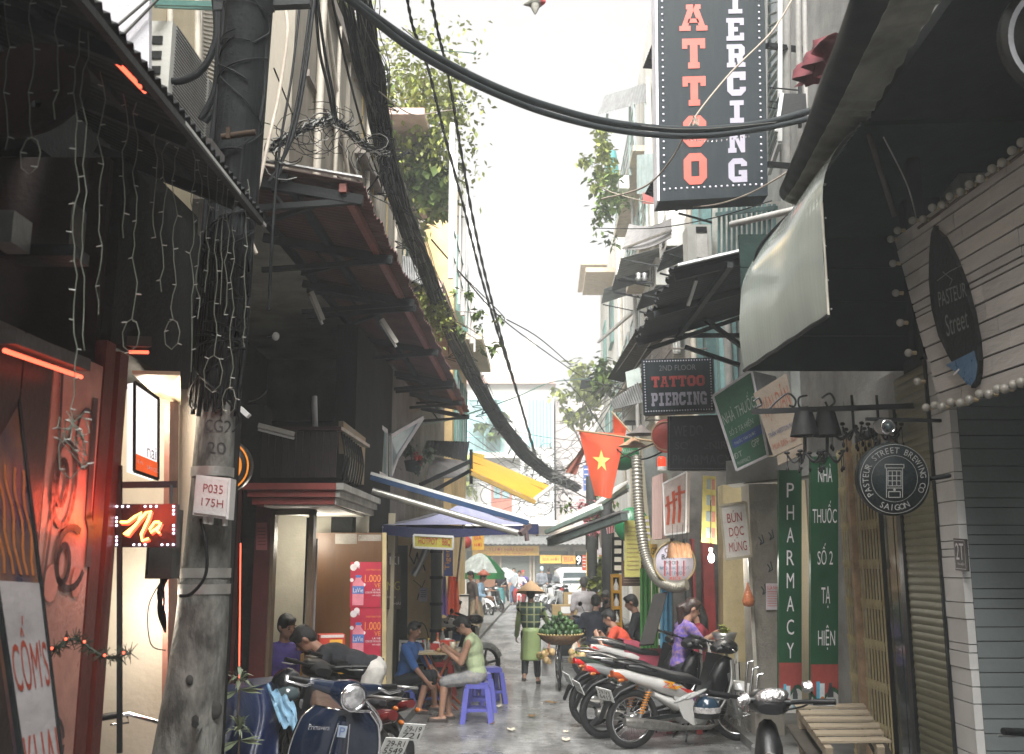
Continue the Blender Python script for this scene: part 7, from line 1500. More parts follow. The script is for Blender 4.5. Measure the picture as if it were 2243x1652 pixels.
sign('brown_menu_board','dark brown menu board with pale lines below the yellow menu','sign',quadY(1362,1228,1412,1284,14.3),M('board_brown',(.09,.05,.035),.5),.03,None,[('print_lines',M('chalk_tan',(.35,.25,.18),.6,bump=0),lambda b,q: [stroke(b,q,[(.08,.15 + k * .1),(.9,.15 + k * .1)],.008,.004) for k in range(8)])])
o = B().lathe([(.001,0),(.26,0),(.26,.08),(.001,.08)],28,MT(P(1385,1150,14.8)) @ MR(R(-90),4,'X')).obj('green_disc_sign',M('beer_green')); tag(o,'dark green disc sign partly behind the yellow menu board','sign')
sign('green_letter_sign','small yellow sign GE in green letters right of the silver duct','sign',quadY(1424,1192,1440,1222,13.0),YSIGN,.03,None,[('lettering',GRN,lambda b,q: put_text(b,'GE',q,(.1,.25,.9,.75)))])
sign('chalk_sign','black hanging sign drink kiêm over the far pavement','sign',quadY(1283,1168,1311,1204,22),BLACK,.05,None,[('lettering',M('chalk_grey',(.3,.3,.29),.6,bump=0),lambda b,q: put_text(put_text(b,'Drink',q,(.12,.15,.85,.45)),'Kiêm',q,(.15,.55,.85,.82)))])
sign('led_number_sign','white lit sign 9 among the far right shop signs','sign',quadY(1261,1216,1274,1238,27),M('frame_black'),.06,None,[('lettering',M('led_cold',(.9,1,1),.4,emit=(.85,1,1),es=.35,bump=0),lambda b,q: put_text(b,'9',q,(.15,.08,.85,.92)))])
for k,(x0,y0,x1,y1,Y,c_) in enumerate(((1275,1216,1284,1250,26,(.6,.10,.05)),(1284,1210,1292,1262,25,(.7,.5,.1)),(1312,1216,1324,1246,22,(.62,.2,.06)),(1324,1212,1335,1240,21,(.06,.1,.32)),(1308,1200,1330,1214,22.5,(.6,.55,.55)),(1278,1020,1290,1075,24,(.1,.16,.4)),(1410,1130,1426,1200,13.6,(.5,.45,.15)))):
    sign('shop_banner',('red upright shop banner','yellow upright shop banner','orange shop poster','dark blue shop poster','pale shop poster','blue hanging shop banner under the faded flag','dull yellow strip')[k] + (' among the far right shops' if k < 5 else ' above the awnings' if k == 5 else ' right of the duct'),'banner',quadY(x0,y0,x1,y1,Y),M('banner_%d' % k,c_,.55,var=.15),.03,None,[('print',WT,lambda b,q: [stroke(b,q,[(.2,.15 + .2 * j),(.8,.15 + .2 * j)],.03,.006) for j in range(4)])])
for k,(qa,lb) in enumerate((([(1225,1146,17.5),(1318,1096,16),(1318,1112,14.6),(1196,1166,16.2)],'white retractable awning reaching over the street, middle right'),([(1305,1100,18),(1375,1052,16.5),(1375,1066,15.4),(1300,1118,17)],'white retractable awning just under the starred flag'),([(1268,1158,19),(1300,1142,18),(1300,1150,17),(1264,1170,18)],'small white awning end behind the dark one'))):
    t = thing('white_awning',lb,'awning',P(*qa[0])); q = [P(*a) for a in qa]; B().grid(lambda u,v: bil(q,u,v) + V((0,0,.04 * sin(u * 3.14))),10,5,.01).obj('canvas',M('canvas_white',(.68,.68,.64),.5,var=.1),t); B().bar(q[3],q[2],.05,.06).obj('front_rail',M('rail_green_grey',(.25,.33,.28),.5),t); B().bar(q[3].lerp(q[0],.5) + V((0,0,-.05)),q[2].lerp(q[1],.5) + V((0,0,-.12)),.03).obj('arm',STEEL,t)
t = thing('dark_awning','dark folded awning with bright edge pointing into the lane','awning',P(1300,1170,15)); a,c = P(1205,1190,16.5),P(1368,1132,13.8); B().bar(a,c,.1,.1).obj('roller',M('awning_grey_green',(.12,.15,.14),.5),t); B().bar(a + V((0,0,.07)),c + V((0,0,.07)),.14,.03).obj('edge',M('edge_zinc'),t)
fl = thing('flower_balcony','balcony ledge full of pink flowers over the far right shops','plant',P(1310,1130,20)); b = B(); leafy(b,P(1305,1120,20),.5,260,.1,rg,.2,(1.3,.8,.6)); leafy(b,P(1320,1150,19),.4,160,.1,rg,.2,(1.3,.8,.5)); b.obj('blossom',M('petal_pink',(.55,.20,.22),.6,var=.4,bump=0),fl); b = B(); leafy(b,P(1310,1128,20),.6,220,.12,rg); b.obj('foliage',LEAF,fl); B().slab([P(1285,1140,20),P(1345,1135,18),P(1345,1146,18),P(1285,1150,20)],.5).obj('ledge',DKMET,fl)
planter('potted yellow-green shrub by the far right pavement',P(1315,1262,21),.42,380,.2,LEAF2,pot=.16,shape=(.7,.7,1.1))
cr = thing('green_crate','green plastic crate on the far right pavement','crate',P(1305,1320,20)); c_ = G(1305,1335,.0); B().box(c_ + V((0,0,.55)),(.42,.3,.26)).obj('body',M('crate_green',(.03,.18,.06),.5),cr); B().box(c_ + V((0,0,.25)),(.4,.3,.34)).obj('foot',M('crate_red',(.45,.08,.05),.5),cr)
for k,(x_,Y,h_) in enumerate(((1297,21,3.6),(1331,18.5,3.4))): p = P(x_,1240,Y); tag(B().tube([(p.x,Y,.09),(p.x,Y,h_)],.11,10).obj('street_post',M('post_dark',(.06,.06,.058),.6)),('dark round post behind the seated men' if k else 'dark round post near the far white car'),'post')
# ================================================================ MOTORBIKES
rg = random.Random(33)
WPAINT = paint('white',(.52,.51,.49)); DPAINT = paint('dark_green',(.03,.045,.035)); BPAINT = paint('black',(.008,.0085,.01)); SPAINT = paint('silver',(.36,.37,.37),.3,.5); GPAINT = paint('grey',(.3,.31,.31),.3,.3); CPAINT = paint('cream',(.60,.50,.40)); RPAINT = paint('red',(.35,.03,.03)); TPAINT = paint('teal_white',(.5,.6,.6)); MPAINT = paint('maroon',(.09,.02,.025))
BG = 'motorbikes parked along the right side'
def bk(label,px,py,off,deg,*a,**k):            # rear wheel contact at a pixel, heading in degrees
    h = V((cos(R(deg)),sin(R(deg)),0)); p = G(px,py) + h * .61 + V((0,0,off)); return motorbike(label,p,R(deg),*a,**k)
bk('white motorbike with yellow and purple decals at the near end of the right row',1382,1641,0,22,WPAINT,WPAINT,None,(.34,.06,.015),('29-V3','6417'),False,(.55,.21,.02),7,BG,-38,decals=True)
bk('motorbike with silver grab rail and dark tail, second in the right row',1322,1618,0,20,SPAINT,BPAINT,None,(.5,.02,.02),None,True,(.3,.3,.3),7,BG,14)
bk('dark green motorbike, third in the right row',1296,1592,0,19,DPAINT,BPAINT,None,(.5,.025,.02),None,True,(.3,.3,.3),7,BG,14)
t = bk('white motorbike with a dark red cloth on its seat, fourth in the right row',1330,1545,0,12,WPAINT,GPAINT,None,(.45,.02,.03),None,True,(.3,.3,.3),6,BG,10)
loc4 = t.location.copy()
bk('white and teal motorbike behind the cloth covered one, turned away',1400,1500,0,20,TPAINT,WPAINT,None,(.4,.02,.02),None,True,(.3,.3,.3),5,BG,-10,mirrors=True)
t = motorbike('cream scooter facing the camera with upright shield beside the fruit cart',G(1330,1478) + V((.1,0,0)),R(215),CPAINT,CPAINT,None,(.4,.02,.02),None,True,(.3,.3,.3),5,BG,12,mirrors=True)
b = B(); h4 = V((cos(R(12)),sin(R(12)),0)); s4 = V((-h4.y,h4.x,0))
o = B().grid(lambda u,v: loc4 + h4 * (-.42 + .62 * u) + s4 * (-.26 + .5 * v) + V((0,0,.82 - .12 * u - 1.6 * max(0,abs(v - .52) - .27) ** 1.1 * 2.2 + .02 * sin(u * 21) * sin(v * 13))),18,16,.006).obj('red_cloth',M('cloth_wine',(.26,.035,.06),.7,var=.25,sc=6)); tag(o,'dark red cloth draped over the seat of the fourth motorbike','cloth')
t = thing('helmet','navy helmet with plaid band hanging on the white motorbike','helmet',G(1550,1641)); c_ = P(1548,1548,9.75)
B().ball(c_,(.125,.13,.12),16).obj('shell',paint('navy',(.015,.035,.06)),t)
b = B(); b.lathe([(.1262,-.035),(.1285,-.02),(.1285,.012),(.127,.018)],24,MT(c_ + V((0,0,-.015)))); b.obj('plaid_band',M('plaid_white',(.5,.48,.47),.6,col2=(.15,.14,.14),sc=40),t); b = B(); b.lathe([(.118,-.1),(.122,-.06)],20,MT(c_)); b.obj('brim',BLACK,t)
c_ = P(1500,1528,9.7); t = thing('slipper','grey slippers stuck on the step of the white motorbike','slippers',c_)
for k in range(2): B().ball(c_ + V((.1 * k,-.02 * k,.03 * k)),(.12,.045,.02),10,MR(R(-25),3,'Y')).obj('sole',M('slipper_grey',(.3,.3,.29),.6,var=.4,sc=30),t)
nb_ = motorbike('nearest motorbike at the right, blue black handlebar cowl wrapped in silver foil',(1.42,5.76,0),R(83),paint('navy_black',(.02,.022,.05)),BPAINT,None,(.4,.02,.02),None,False,(.3,.3,.3),3,None,-8)
for ch in list(nb_.children): 
    if 'shield' in ch.name: bpy.data.objects.remove(ch)
foil = M('foil_wrap',(.62,.60,.60),.2,.9,var=.3,sc=18,bump=.9,bsc=45)
t = thing('foil_wrap','crumpled silver foil and tape wrapped round the nearest handlebar','foil',(1.45,6.1,.97)); b = B(); c_ = P(1690,1530,6.12)
b.ball(c_ + V((0,.0,.01)),(.105,.07,.05),14,MR(R(-9),3,'Y')); b.obj('foil',foil,t); B().tube([c_ + V((-.2,-.01,-.02)),c_ + V((-.14,-.0,.0))],[.03,.036],10).obj('foil_band',foil,t); B().tube([c_ + V((.19,.0,.06)),c_ + V((.24,.0,.07))],[.033,.033],10).obj('foil_band',foil,t)
tag(B().tube(spath([c_ + V((.24,0,.04)),c_ + V((.2,-.03,-.03)),c_ + V((.08,-.03,-.06)),c_ + V((0,-.02,-.07))],5),.006,6).obj('throttle_cable',CABLE),'black throttle cable looping under the foil wrapped handlebar','cable')
motorbike('grey scooter at the bottom right edge, only its pale grab rail showing',(1.95,4.12,0),R(-90),GPAINT,GPAINT,None,(.4,.02,.02),None,True,(.3,.3,.3),0)
motorbike('black motorbike at the right picture edge, left handlebar grip in view',(2.62,4.55,0),R(90),BPAINT,BPAINT,None,(.4,.02,.02),None,True,(.3,.3,.3),0)
h = R(127)
motorbike('maroon black motorbike behind the vintage scooter with plate 29-R1 5549',(-1.42,7.88,0),h,MPAINT,BPAINT,None,(.10,.012,.012),('29-R1','5549'),False,(.3,.3,.3),8,None,0)
motorbike('dark motorbike beyond the maroon one, plate 19-721 half hidden',(-1.36,8.5,0),h,BPAINT,BPAINT,None,(.10,.012,.012),('29-19','721'),False,(.3,.3,.3),8,None,0)
motorbike('white fronted scooter parked behind the boy in blue',(-1.35,14.6,0),R(30),WPAINT,WPAINT,None,(.4,.02,.02),None,True,(.3,.3,.3),5,None,0,mirrors=True)
motorbike('black and silver motorbike parked behind the folding table',(-1.0,15.6,0),R(25),BPAINT,SPAINT,None,(.4,.02,.02),None,True,(.3,.3,.3),5,None,0)
for k,(px,py,dg_,pn,lb) in enumerate(((1056,1352,-65,WPAINT,'white and black motorbike parked left of the lady in the teal skirt'),(1075,1345,-60,BPAINT,'dark motorbike behind the white one, left of the teal skirt'),(1225,1336,200,WPAINT,'white scooter parked at far right, left of the green box'),(1205,1333,190,WPAINT,'white scooter furthest left in the far right row'),(1245,1345,205,SPAINT,'silver scooter carrying the cardboard carton'),(1262,1338,190,BPAINT,'black scooter beside the man in white'),(1230,1326,200,GPAINT,'grey scooter in front of the far white car'))):
    p = G(px,py); motorbike(lb,p,R(dg_),pn,pn,None,(.4,.02,.02),None,True,(.3,.3,.3),4,'far parked motorbikes')
# vintage scooter, front left
vs = thing('vintage_scooter','dark blue vintage style scooter with chrome trim and round headlight facing the camera','scooter',(-1.28,6.86,0),R(-74)); vs.rotation_euler = (R(-8),0,R(-74)); vs.scale = (1.01,1.01,1.01); NAVYP = paint('vintage_blue',(.008,.014,.032),.14)
o = lambda b,n,m,p=None: b.obj(n,m,p or vs,local=True)
def shield(u,v):                                    # wide leg shield: v down, u across
    y = (u - .5) * 2; wv = (.215 + .06 * sin(min(1,v * 1.15) * 2.6)) if v > .0 else .215; wv *= (1 if v > .12 else .80 + v * 1.7)
    return (.40 - .16 * v + .02 - .10 * y * y + .03 * sin(v * 3),y * wv,.86 - .56 * v + .0)
o(B().grid(shield,18,16,-.012),'leg_shield',NAVYP)
b = B()
for sd in (0,1): b.tube([V(shield(sd,k / 16)) + V((.005,(.004 if sd else -.004),0)) for k in range(17)],.0115,7)
b.tube([V(shield(k / 10,0)) + V((.0,0,.004)) for k in range(11)],.009,6); o(b,'chrome_trim',CHROME)
b = B()
for sd in (-1,1): b.tube([V((.50,sd * .035,.80)) ,V((.475,sd * .05,.66)),V((.44,sd * .065,.36))],.0045,5)
b.obj('trim_line',CHROME,vs,local=True)
b = B(); b.grid(lambda u,v: (.462 - .085 * v + .022 * sin(u * 3.14),(u - .5) * (.07 + .05 * v),.81 - .46 * v),8,8,-.006); o(b,'centre_spine',NAVYP)
b = B(); bq = [V((.487,-.028,.785)),V((.487,.028,.785)),V((.477,.026,.715)),V((.477,-.026,.715))]
b.add(bq,[(0,1,2,3)]); bd = o(b,'badge',M('badge_blue_silver',(.34,.40,.48),.25,.4)); put_text(B(),'P',[p + V((.003,0,0)) for p in bq],(.2,.15,.8,.85),0).obj('badge_letter',M('badge_dark',(.05,.08,.2),.3,bump=0),bd,local=True)
b = B(); sq = [V((.425,-.20,.77)),V((.44,-.075,.775)),V((.432,-.075,.745)),V((.42,-.20,.735))]; put_text(b,'Primavera',[p + V((.02,0,0)) for p in sq],(0,0,1,1),0); o(b,'script',CHROME)
for sd in (-1,1): b = B(); b.ball((.40,sd * .165,.47),(.02,.03,.095),10,MR(R(sd * 10),3,'X')); o(b,'turn_signal',M('lens_clear',(.55,.55,.53),.12,.3,bump=.2),vs)
ST = MR(R(14),4,'Z'); CT = V((.36,0,.0)); st = lambda p: CT + ST @ V(p)
b = B(); k0 = len(b.v); loft(b,[(-.10,.965,.05,.035),(-.04,.975,.11,.06),(.03,.975,.115,.075),(.09,.965,.095,.085),(.13,.955,.09,.088)],18,2.3); b.v = [tuple(st(p)) for p in b.v]; hs_ = o(b,'headset',NAVYP)
b = B(); b.lathe([(.001,.02),(.05,.014),(.072,0),(.074,-.01)],24,MT(st((.138,0,.952))) @ ST @ MR(R(94),4,'Y')); o(b,'headlight',M('headlight_clear',(.7,.7,.72),.04,.75,var=.5,sc=16,bump=.3,bsc=30),hs_)
torus(B(),st((.132,0,.952)),.076,.011,'y',28,7,ST.to_3x3() @ MR(R(90),3,'Z')).obj('headlight_rim',CHROME,hs_,local=True)
for sd in (-1,1):
    b = B(); loft(b,[(0,0,.03,.045),(.1,.0,.022,.032),(.16,0,.016,.02)],12); Mr = MT(V((0,sd * .09,.985))) @ MR(R(sd * 100),4,'Z') @ MR(R(-8),4,'Y'); b.v = [tuple(st(Mr @ V(p))) for p in b.v]; o(b,'handlebar_cover',NAVYP,hs_)
    o(B().tube([st((-.035,sd * .235,1.01)),st((-.06,sd * .36,1.02))],[.021,.019],10),'grip',BLACK,hs_)
    o(B().tube([st((-.01,sd * .22,1.005)),st((.03,sd * .28,.985)),st((-.02,sd * .38,1.0))],[.011,.009,.006],7),'lever',CHROME,hs_)
    o(B().tube([st((-.02,sd * .17,1.0)),st((-.035,sd * .235,1.01))],[.028,.026],10),'switch_cluster',STEEL,hs_)
b = B(); b.tube(spath([st((.02,.12,.93)),st((.06,.2,.86)),st((.02,.26,.78)),st((-.03,.25,.70)),st((-.02,.2,.66))],5),.013,7); o(b,'bag_hook_bar',CHROME)
b = B(); b.grid(lambda u,v: (.66 + .27 * cos(R(8 + 150 * u)),(v - .5) * .17,.25 + (.27 - .35 * abs(v - .5) ** 2.2) * sin(R(8 + 150 * u)) + .05),14,8,.006); o(b,'front_fender',NAVYP)
torus(B(),(.66,0,.235),.18,.05,'y',28,8).obj('front_tyre',RUB,vs,local=True); torus(B(),(-.62,0,.235),.18,.05,'y',28,8).obj('rear_tyre',RUB,vs,local=True)
b = B(); loft(b,[(-.05,.50,.13,.12),(-.2,.52,.2,.2),(-.5,.56,.22,.2),(-.75,.6,.14,.13),(-.88,.62,.06,.06)]); b.box((.15,0,.3),(.45,.32,.05)); o(b,'rear_body',NAVYP)
b = B(); loft(b,[(.0,.76,.1,.03),(-.3,.80,.14,.045),(-.7,.82,.1,.04),(-.78,.82,.04,.02)]); o(b,'seat',M('seat_brown',(.06,.03,.02),.5))
# tarpaulin covered stack and potted plants at left foreground
t = thing('tarp_cover','blue tarpaulin draped over a stack between the pole and the scooter','tarpaulin',G(560,1850)); TP = [P(470,1505,7.2),P(590,1482,7.5),P(655,1600,7.2),P(660,1800,6.9),P(470,1800,6.8)]
c0,c1,c2,c3 = P(462,1520,6.9),P(600,1495,7.6),P(655,1800,7.2),P(455,1800,6.6)
B().grid(lambda u,v: bil([c0,c1,c2,c3],u,v) + V((.03 * sin(v * 9),-.05 * sin(u * 17 + v * 3) - .12 * sin(v * 3.14),.04 * sin(u * 7))),22,18,.006).obj('sheet',M('tarp_blue',(.008,.015,.052),.4,var=.4,sc=4,bump=.4,bsc=14),t)
B().prism([c0,c1,V((c1.x,c1.y + .5,c1.z)),V((c0.x,c0.y + .9,c0.z))],(0,0,-.02)).obj('top',M('tarp_blue'),t)
t = thing('plastic_sheet','light blue crumpled plastic sheet beside the tarpaulin','plastic sheet',P(620,1600,7.3)); q = [P(583,1500,7.5),P(640,1535,7.3),P(662,1610,7.0),P(612,1585,7.2)]
B().grid(lambda u,v: bil(q,u,v) + V((0,-.03 * sin(u * 11) * sin(v * 8),.02 * sin(u * 19))),14,12,.004).obj('sheet',M('plastic_pale_blue',(.20,.34,.46),.2,var=.4,sc=12,bump=.5,bsc=25),t)
for k,(x_,y_) in enumerate(((525,1490),(525,1600))):
    c_ = P(x_,y_,6.75); t = thing('potted_plant',('upper','lower')[k] + ' spiky pale leaved plant in front of the blue tarpaulin','plant',c_ - V((0,0,.3))); b = B()
    for n_ in range(26):
        a,e = rU(0,6.28),rU(-.5,1.2); d = V((cos(a) * cos(e),sin(a) * cos(e),sin(e))); L = rU(.07,.15); sd_ = d.cross(V((0,0,1))).normalized() * L * .1; p1 = c_ + d * L * .55 + V((0,0,.015)); p2 = c_ + d * L + V((0,0,-.02)); b.add([c_,p1 + sd_,p2,p1 - sd_],[(0,1,2,3)])
    for n_ in range(5): a = 3.6 + n_ * .9; d = V((cos(a),-.3,-.25 + .1 * n_)).normalized(); L = .19; sd_ = V((0,-.3,1)).cross(d).normalized() * .022; p0 = c_ + V((0,0,-.06)); b.add([p0,p0 + d * L * .5 + sd_,p0 + d * L,p0 + d * L * .5 - sd_],[(0,1,2,3)])
    b.obj('foliage',M('leaf_pale',(.17,.2,.12),.5,var=.4,sc=12,bump=0),t); B().tube([c_,c_ - V((0,0,.32))],.007,5).obj('stem',M('bark'),t)
# pallet table at right
pt_ = thing('pallet_table','low wooden slat table of grey boards in front of the folding gate','table',(2.3,7.4,0)); WOODG = M('wood_grey_tan',(.27,.22,.155),.7,var=.25,sc=4,stretch=(.5,6,6),bump=.25)
hz = lambda px,py,z: hit(px,py,(0,0,z),(0,0,1))
bl_,br_,fl_,fr_ = hz(1738,1541,.74),hz(1896,1540,.74),hz(1803,1630,.56),hz(1948,1628,.56)
for k in range(6):
    u0,u1 = k / 6 + .01,(k + .58) / 6 + .01; pr_ = .045 if k == 5 else .0
    B().prism([bl_.lerp(fl_,u0),br_.lerp(fr_,u0) + V((rU(-.02,.02),0,0)),br_.lerp(fr_,u1) + V((rU(-.02,.02) + pr_,0,0)),bl_.lerp(fl_,u1)],(0,0,-.014)).obj('slat',WOODG,pt_)
for a,c in ((bl_,fl_),(br_,fr_)):
    B().bar(a + V((.04 if a is bl_ else -.06,0,-.05)),c + V((.04 if a is bl_ else -.06,0,-.05)),.05,.05).obj('runner',WOODG,pt_)
    B().bar(a + V((.0,0,-.16)),c + V((0,0,-.16)),.12,.02).obj('gap_shade_board',M('gap_shade_wood',(.04,.033,.025),.8),pt_)  # dark boards added below so the gaps between slats read as shaded
    for p in (a.lerp(c,.08),a.lerp(c,.92)): B().bar(p + V((.04 if a is bl_ else -.06,0,-.07)),V((p.x + (.04 if a is bl_ else -.06),p.y,.004)),.05).obj('leg',WOODG,pt_)
# ================================================================ STREET FURNITURE AND FOOD
def stool(label,p,h_=.43,col='blue',s_=.15,rz=0,group='plastic stools around the folding table'):
    t = thing('plastic_stool',label,'stool',p,R(rz),group); m_ = M('plastic_' + col,{'blue': (.105,.11,.42),'navy': (.045,.07,.28),'red': (.40,.045,.04)}[col],.38,var=.1,bump=.03)
    b = B(); b.prism([(-s_ * .82,-s_ * .82,h_),(s_ * .82,-s_ * .82,h_),(s_ * .82,s_ * .82,h_),(-s_ * .82,s_ * .82,h_)],(0,0,.014)); b.prism([(-s_ * .87,-s_ * .87,h_ - .05),(s_ * .87,-s_ * .87,h_ - .05),(s_ * .87,s_ * .87,h_ - .05),(-s_ * .87,s_ * .87,h_ - .05)],(0,0,.048)); b.obj('seat',m_,t,local=True)
    for sx in (-1,1):
        for sy in (-1,1):
            a,c = V((sx * s_ * .78,sy * s_ * .78,h_ - .05)),V((sx * s_ * 1.08,sy * s_ * 1.08,0)); b = B(); n = V((.03,0,0)),V((0,.03,0))
            b.prism([a - n[0] - n[1],a + n[0] - n[1],a + n[0] + n[1],a - n[0] + n[1]],c - a); b.obj('leg',m_,t,local=True)
    b = B(); r_ = s_ * .97
    for a,c in (((-r_,-r_),(r_,-r_)),((r_,-r_),(r_,r_)),((r_,r_),(-r_,r_)),((-r_,r_),(-r_,-r_))): b.bar((a[0],a[1],h_ * .34),(c[0],c[1],h_ * .34),.012,.035)
    b.obj('stretcher',m_,t,local=True)
    return t
g = lambda px,py: G(px,py)
stool('violet blue plastic stool nearest, right of the boy in green',g(1050,1558),.44,'blue',.155,8)
stool('violet blue plastic stool just behind the nearest one',g(1072,1540),.44,'blue',.15,20)
stool('violet blue stool under the boy in the green vest',V((P(1046,1440,11.9).x,11.9,0)),.43,'blue',.15,0)
stool('navy blue stool under the table, left side',g(945,1553),.42,'navy',.15,10)
stool('navy blue stool left of the table beside the pink basin',g(900,1548),.36,'navy',.15,5)
stool('low navy stool under the boy in blue',V((P(880,1440,12.8).x,12.8,0)),.28,'navy',.14,15)
stool('red stool behind the folding table',g(965,1528),.46,'red',.17,0)
stool('blue and red stool turned over by the far left wall',g(970,1352),.42,'blue',.16,0,None)
ft = thing('folding_table','folding table with crossed orange red legs and food on top','table',g(958,1552)); zt_ = .67; gy = g(958,1552).y
x0,x1 = P(914,1440,gy).x,P(1006,1440,gy).x
B().bbox((x0,gy - .25,zt_),(x1,gy + .42,zt_ + .022)).obj('tabletop',M('table_tan',(.42,.33,.20),.35,var=.15),ft)
LG = M('leg_orange_red',(.36,.09,.04),.35,.3)
for y_ in (gy - .2,gy + .36):
    B().tube([(x0 + .1,y_,zt_),((x0 + x1) / 2 + .06,y_,.2),(x1 - .0,y_,.01)],.016,7).obj('leg',LG,ft); B().tube([(x1 - .1,y_ + .025,zt_),((x0 + x1) / 2 - .06,y_ + .025,.2),(x0 + .02,y_ + .025,.01)],.016,7).obj('leg',LG,ft)
B().bar((x0 + .02,gy - .24,.012),(x0 + .02,gy + .4,.012),.02).obj('foot_bar',LG,ft)
def tabled(nm,lb,cat,px,prof,m_,cap=None,dy=0):
    p = V((P(px,1440,gy + dy).x,gy + dy,zt_ + .0225)); t = thing(nm,lb,cat,p); B().lathe(prof,14,MT(p)).obj('body',m_,t)
    if cap: B().lathe([(.013,prof[-1][1] - .002),(.013,prof[-1][1] + .02),(.001,prof[-1][1] + .02)],10,MT(p)).obj('cap',cap,t)
bot = lambda r_,h_: [(.001,0),(r_,0),(r_,h_ * .6),(r_ * .4,h_ * .82),(r_ * .35,h_)]
tabled('sauce_bottle','orange sauce bottle with red cap, tallest of the red ones','bottle',958,bot(.032,.2),M('sauce_orange',(.5,.14,.04),.25),M('cap_red',(.5,.05,.04),.4),.1)
tabled('sauce_bottle','clear bottle with orange cap behind the sauce bottles','bottle',969,bot(.034,.24),M('clear_pale',(.5,.5,.46),.1,trans=.6,bump=0),M('cap_orange',(.6,.25,.04),.4),.25)
tabled('sauce_bottle','small dark sauce bottle at the left of the table','bottle',926,bot(.022,.11),M('sauce_dark',(.09,.03,.02),.2),M('cap_red'),.05)
tabled('sauce_bottle','small clear bottle with yellow cap near the left table edge','bottle',938,bot(.026,.14),M('clear_pale'),M('cap_yellow',(.6,.45,.06),.4),.0)
tabled('plastic_cup','pale iced drink cup at the right end of the table','cup',991,[(.001,0),(.03,0),(.042,.12),(.036,.12)],M('cup_pale',(.55,.48,.36),.3),None,-.05)
for nm,lb,xx,c_,d_ in (('tissue_box','red tissue holder in the middle of the table',955,(.45,.04,.035),(.16,.12,.09)),('red_basket','bright red plastic basket behind the cup',980,(.55,.05,.03),(.17,.13,.13))):
    p = P(xx,1440,gy + .08); t = thing(nm,lb,'box',(p.x,gy + .08,zt_ + .0225)); B().box((p.x,gy + .08,zt_ + .0235 + d_[2] / 2),d_).obj('body',M(nm + '_m',c_,.4),t); B().ball((p.x,gy + .08,zt_ + .03 + d_[2]),(.05,.04,.02),8).obj('tissue' if 'tissue' in nm else 'contents',WHITEP,t)
t = thing('food_tray','flat pale food tray at the left table end','tray',(x0 + .12,gy - .1,zt_ + .0225)); B().box((x0 + .12,gy - .1,zt_ + .032),(.2,.16,.02)).obj('dish',M('tray_pale',(.5,.45,.34),.5),t)
def carton(nm,lb,p,d_,m_,rz=0,extra=()):
    t = thing(nm,lb,'box',p,rz); b = B(); w_,e,h_ = d_
    b.box((0,0,h_ / 2),d_); b.obj('body',m_,t,local=True)
    for f,fm,r_,tx in extra:
        q = [V((-w_ / 2,-e / 2 - .003,h_)),V((w_ / 2,-e / 2 - .003,h_)),V((w_ / 2,-e / 2 - .003,0)),V((-w_ / 2,-e / 2 - .003,0))]; b = B()
        if tx: put_text(b,tx,q,r_,0)
        else: band(b,q,r_,0)
        b.obj(f,fm,t,local=True)
    return t
CARD = M('cardboard',(.34,.24,.11),.75,var=.12); 
p = P(718,1500,9.55); p.z = 0
carton('yellow_carton','yellow biscuit carton with navy letters behind the bending man',(p.x,9.55,.62),(.46,.3,.34),M('carton_yellow',(.62,.33,.02),.5),0,[('lettering',M('letter_navy'),(.1,.5,.8,.68),'LEIBNIZ'),('small_lettering',M('letter_navy'),(.3,.2,.6,.28),'LEIBNIZ')])
carton('yellow_carton','lower yellow carton supporting the biscuit carton',(p.x,9.55,.0),(.5,.32,.62),M('carton_ochre',(.45,.24,.03),.6),0)
carton('snack_box','red and yellow snack box above the yellow carton',(p.x - .02,9.75,.965),(.24,.2,.15),M('carton_red',(.5,.05,.035),.5),.3,[('yellow_patch',YSIGN,(.4,.3,.9,.9),''),('white_patch',WT,(.05,.0,.95,.18),'')])
p = G(838,1575); bx = carton('cardboard_box','open cardboard box of snacks beside the pink basin',(p.x - .04,10.6,0),(.36,.3,.5),CARD)
b = B()
for k,(x_,y_,rx) in enumerate(((-.18,0,1),(.18,0,-1))): b.prism([(x_,-.15,.5),(x_,.15,.5),(x_ - rx * .07,.15,.6),(x_ - rx * .07,-.15,.6)],(.004,0,0))
b.obj('flap',CARD,bx,local=True); b = B()
for k in range(16): b.ball((rU(-.15,.15),rU(-.12,.12),.5 + rU(0,.04)),(.04,.04,.025),6)
b.obj('snack_packets',M('packet_mixed',(.6,.3,.2),.4,col2=(.5,.5,.12),sc=14),bx,kind='stuff',local=True)
p = G(872,1562); t = thing('pink_basin','pink plastic basin on the road beside the navy stool','basin',p); B().lathe([(.001,.01),(.1,.01),(.14,.13),(.155,.135),(.15,.145),(.13,.135),(.09,.02),(.001,.02)],20,MT(p)).obj('bowl',M('plastic_pink',(.45,.16,.33),.4),t)
# black helmet-like things and food rack behind tarpaulin
t = thing('black_helmet','glossy black helmet hanging left of the vintage scooter handlebar','helmet',P(628,1500,7.6)); B().ball(P(628,1503,7.6),(.12,.12,.13),14).obj('shell',BPAINT,t); B().ball(P(628,1520,7.53),(.1,.08,.07),10).obj('visor',GLASS,t)
for k in range(5):
    p = P(690 + k * 14,1560 + (k % 2) * 22,8.0); t = thing('goods_packet','small snack packet on the ground behind the scooter, ' + ('leftmost','second from left','middle','second from right','rightmost')[k],'packet',p,0,'snack packets behind the scooter'); B().box(p,(.09,.07,.05),MR(k * .7,3,'Z')).obj('wrap',M('packet_%d' % k,((.5,.1,.06),(.55,.4,.08),(.5,.47,.4),(.5,.2,.05),(.3,.3,.1))[k],.4),t)
    B().box((p.x,p.y,(p.z - .03) / 2),(.12,.12,max(.05,p.z - .06))).obj('crate',CARD,t)
